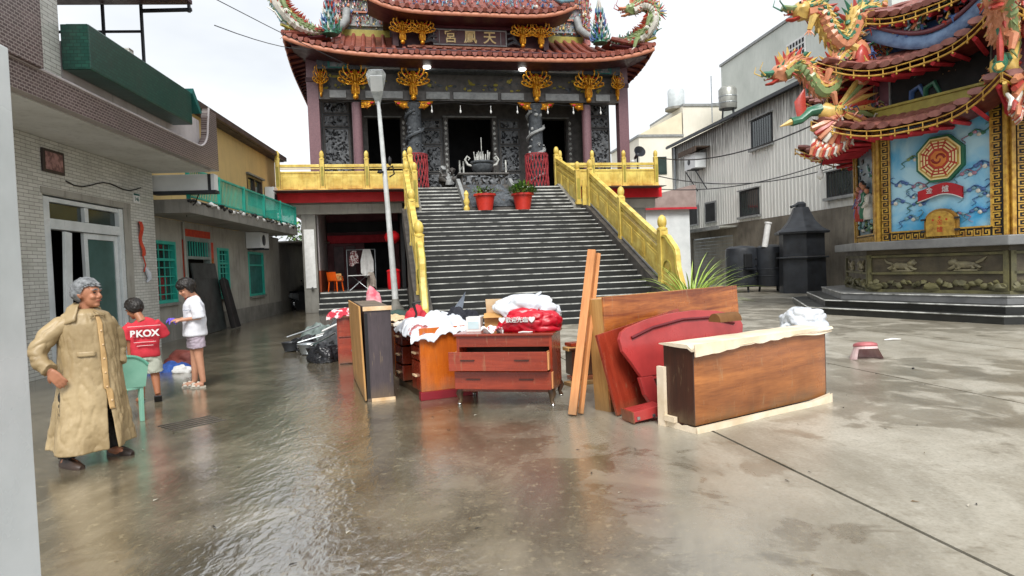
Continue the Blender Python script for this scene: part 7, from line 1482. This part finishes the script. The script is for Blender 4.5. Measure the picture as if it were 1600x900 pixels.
bk = remesh(q, 'body', K['skin_tan'], kid, .007, 5); face_parts(HK, .95, kid, bk, K['hair']); hair(HK, .95, kid, K['hair'], 4, .05, -.075, .022)
sh_ = tshirt('shirt', ([(0, 0, .585), (0, 0, .75), (-.005, .005, .95), (-.01, .015, 1.04), (-.025, .025, 1.075)], [(.165, .13), (.165, .125), (.175, .115), (.13, .085), (.07, .065)]), [([(-.12, .02, 1.01), (-.19, .01, .92), (-.205, .0, .81)], [.075, .075, .078]), ([(.11, .03, 1.01), (.18, .06, .92), (.215, .09, .83)], [.075, .075, .078])], mat('red_cotton', '#cf3442', '#b42a36', .85, 5, .15, 40), kid)
for t_, s_, z, x in (('BKOX', .115, .89, -.0), ('————', .06, .79, 0), ('———', .06, .745, .0), ('——————', .06, .99, 0)):
    lettering(t_, s_, K['white'], sh_, (x, -.137 if z > .8 else -.142, z), (PI/2, 0, 0), .006, sx=1.0, bold=.004 if s_ > .1 else 0)
q = MB(); q.tube([(0, 0, .64), (0, 0, .58), (0, 0, .54)], [(.14, .115), (.145, .12), (.14, .11)], 16); q.tube([(-.07, 0, .6), (-.085, 0, .38)], [.095, .1], 14); q.tube([(.07, 0, .6), (.095, .02, .38)], [.095, .1], 14); remesh(q, 'shorts', mat('pale_grey_shorts', '#c3c6b8', '#a6aa9c', .85, 6, .2), kid, .011, 3, wr)
q = MB(); q.loft([[(x, y, z) for x, y, z in ((-.11, l, z0), (-.045, l, z0), (-.045, l, z0+.018), (-.11, l, z0+.018))] for l, z0 in ((-.03, 0), (.08, 0), (.2, 0))]); q.tube([(-.12, .1, .02), (-.09, .1, .075), (-.04, .1, .02)], [(.03, .012)]*3, 6); q.build('sandal', K['black'], kid)
q = MB(); q.T = tr(.11, -.05, .06) @ rot_m('X', -52); q.loft([[(x, y, z) for x, y, z in ((-.045, l, -.02), (.045, l, -.02), (.04, l, .0), (-.04, l, .0))] for l in (-.04, .08, .2)]); q.build('sandal', K['black'], kid, bevel=.004)
# ---------------------------------------------------------------- youth in the white shirt, turned to the left
bz_ = math.atan2(4.55, 9.1); boy = thing('person', 'young person in a white shirt and lilac shorts looking down at their hands', 'person', (-4.56, 9.15, 0), bz_)
HB = look((-.085, -.02, 1.42), 200, 26)
q = MB(); head(q, HB, 1.0)
q.tube([(0, 0, .78), (0, 0, 1.0), (-.005, .0, 1.2), (-.03, 0, 1.29)], [(.1, .13), (.1, .125), (.105, .15), (.06, .06)], 14)
q.tube([(.02, -.15, 1.2), (.06, -.18, 1.0), (-.17, -.2, .985)], [.045, .037, .027], 10); hand(q, (-.17, -.2, .985), (-1, .2, .05), (0, -.3, 1), .95, .5, 1)
q.tube([(-.02, .15, 1.2), (.0, .2, 1.0), (-.18, .1, .98)], [.045, .037, .027], 10); hand(q, (-.18, .1, .98), (-.9, -.4, 0), (0, .3, 1), .95, .5, -1)
q.tube([(.02, -.08, .82), (.03, -.085, .45), (.07, -.09, .07)], [.088, .058, .036], 12); q.tube([(-.02, .08, .82), (-.02, .085, .45), (-.04, .06, .07)], [.088, .058, .036], 12)
q.tube([(.07, -.09, .05), (-.01, -.1, .04), (-.08, -.11, .03)], [.036, .04, .027], 8); q.tube([(-.04, .06, .05), (-.12, .05, .04), (-.2, .04, .03)], [.036, .04, .027], 8)
bb = remesh(q, 'body', K['skin_pale'], boy, .007, 5); face_parts(HB, 1.0, boy, bb, K['hair']); hair(HB, 1.0, boy, K['hair'], 6, .03, -.09, .026)
tshirt('shirt', ([(0, 0, .74), (0, 0, .95), (.0, 0, 1.18), (-.01, 0, 1.26), (-.025, 0, 1.3)], [(.165, .2), (.155, .19), (.14, .185), (.095, .12), (.065, .065)]), [([(.01, -.13, 1.2), (.05, -.2, 1.08), (.06, -.21, .99)], [.085, .085, .088]), ([(-.01, .13, 1.2), (.0, .2, 1.08), (.0, .21, .99)], [.085, .085, .088])], mat('white_cotton', '#e4e5ea', '#cfd2da', .85, 5, .15, 40), boy)
lettering('~~~', .09, mat('slate_print', '#6a7690', rough=.7), boy, (-.06, -.2, 1.12), (PI/2, 0, -.35), .004)
q = MB(); q.tube([(0, 0, .8), (0, 0, .74), (0, 0, .68)], [(.13, .155), (.135, .16), (.12, .15)], 16); q.tube([(.01, -.08, .74), (.03, -.085, .56)], [.105, .112], 14); q.tube([(-.01, .08, .74), (-.015, .085, .56)], [.105, .112], 14); remesh(q, 'shorts', mat('lilac_shorts', '#b9adb8', '#9d909e', .85, 6, .2), boy, .011, 3, wr)
for y, x in ((-.1, .0), (.05, -.11)):
    q = MB(); q.T = tr(x, y, 0); q.loft([[(l, sy*w, z) for sy, z in ((-1, 0), (1, 0), (1, .022), (-1, .022))] for l, w in ((-.1, .03), (-.07, .04), (.0, .036), (.08, .034), (.1, .02))]); q.tube([(-.06, -.05, .02), (-.055, 0, .075), (-.06, .05, .02)], [(.025, .008)]*3, 6); q.tube([(.0, -.045, .02), (.005, 0, .085), (.0, .045, .02)], [(.018, .008)]*3, 6); q.build('sandal', mat('cream_sandal', '#d8d2c4', '#b9b2a2', .6, 5, .1), boy, smooth=40)
tg = MB(); rd = random.Random(5)
for k in range(9): a = rd.uniform(0, 6.28); tg.tube([(0, 0, 0), (.03*math.cos(a), .03*math.sin(a), .01), (.08*math.cos(a), .05*math.sin(a), -.04+.03*math.sin(k))], [.014, .02, .008], 6)
o = tg.build('purple_gloves', mat('purple_rubber', '#5a46b8', '#7560cf', .4, 4, .1), None, smooth=60); o.location = Vector((-4.56, 9.15, 0)) + Matrix.Rotation(bz_, 3, 'Z') @ Vector((-.29, -.06, .99)); tag(o, 'crumpled purple gloves held by the white shirted youth', 'gloves')
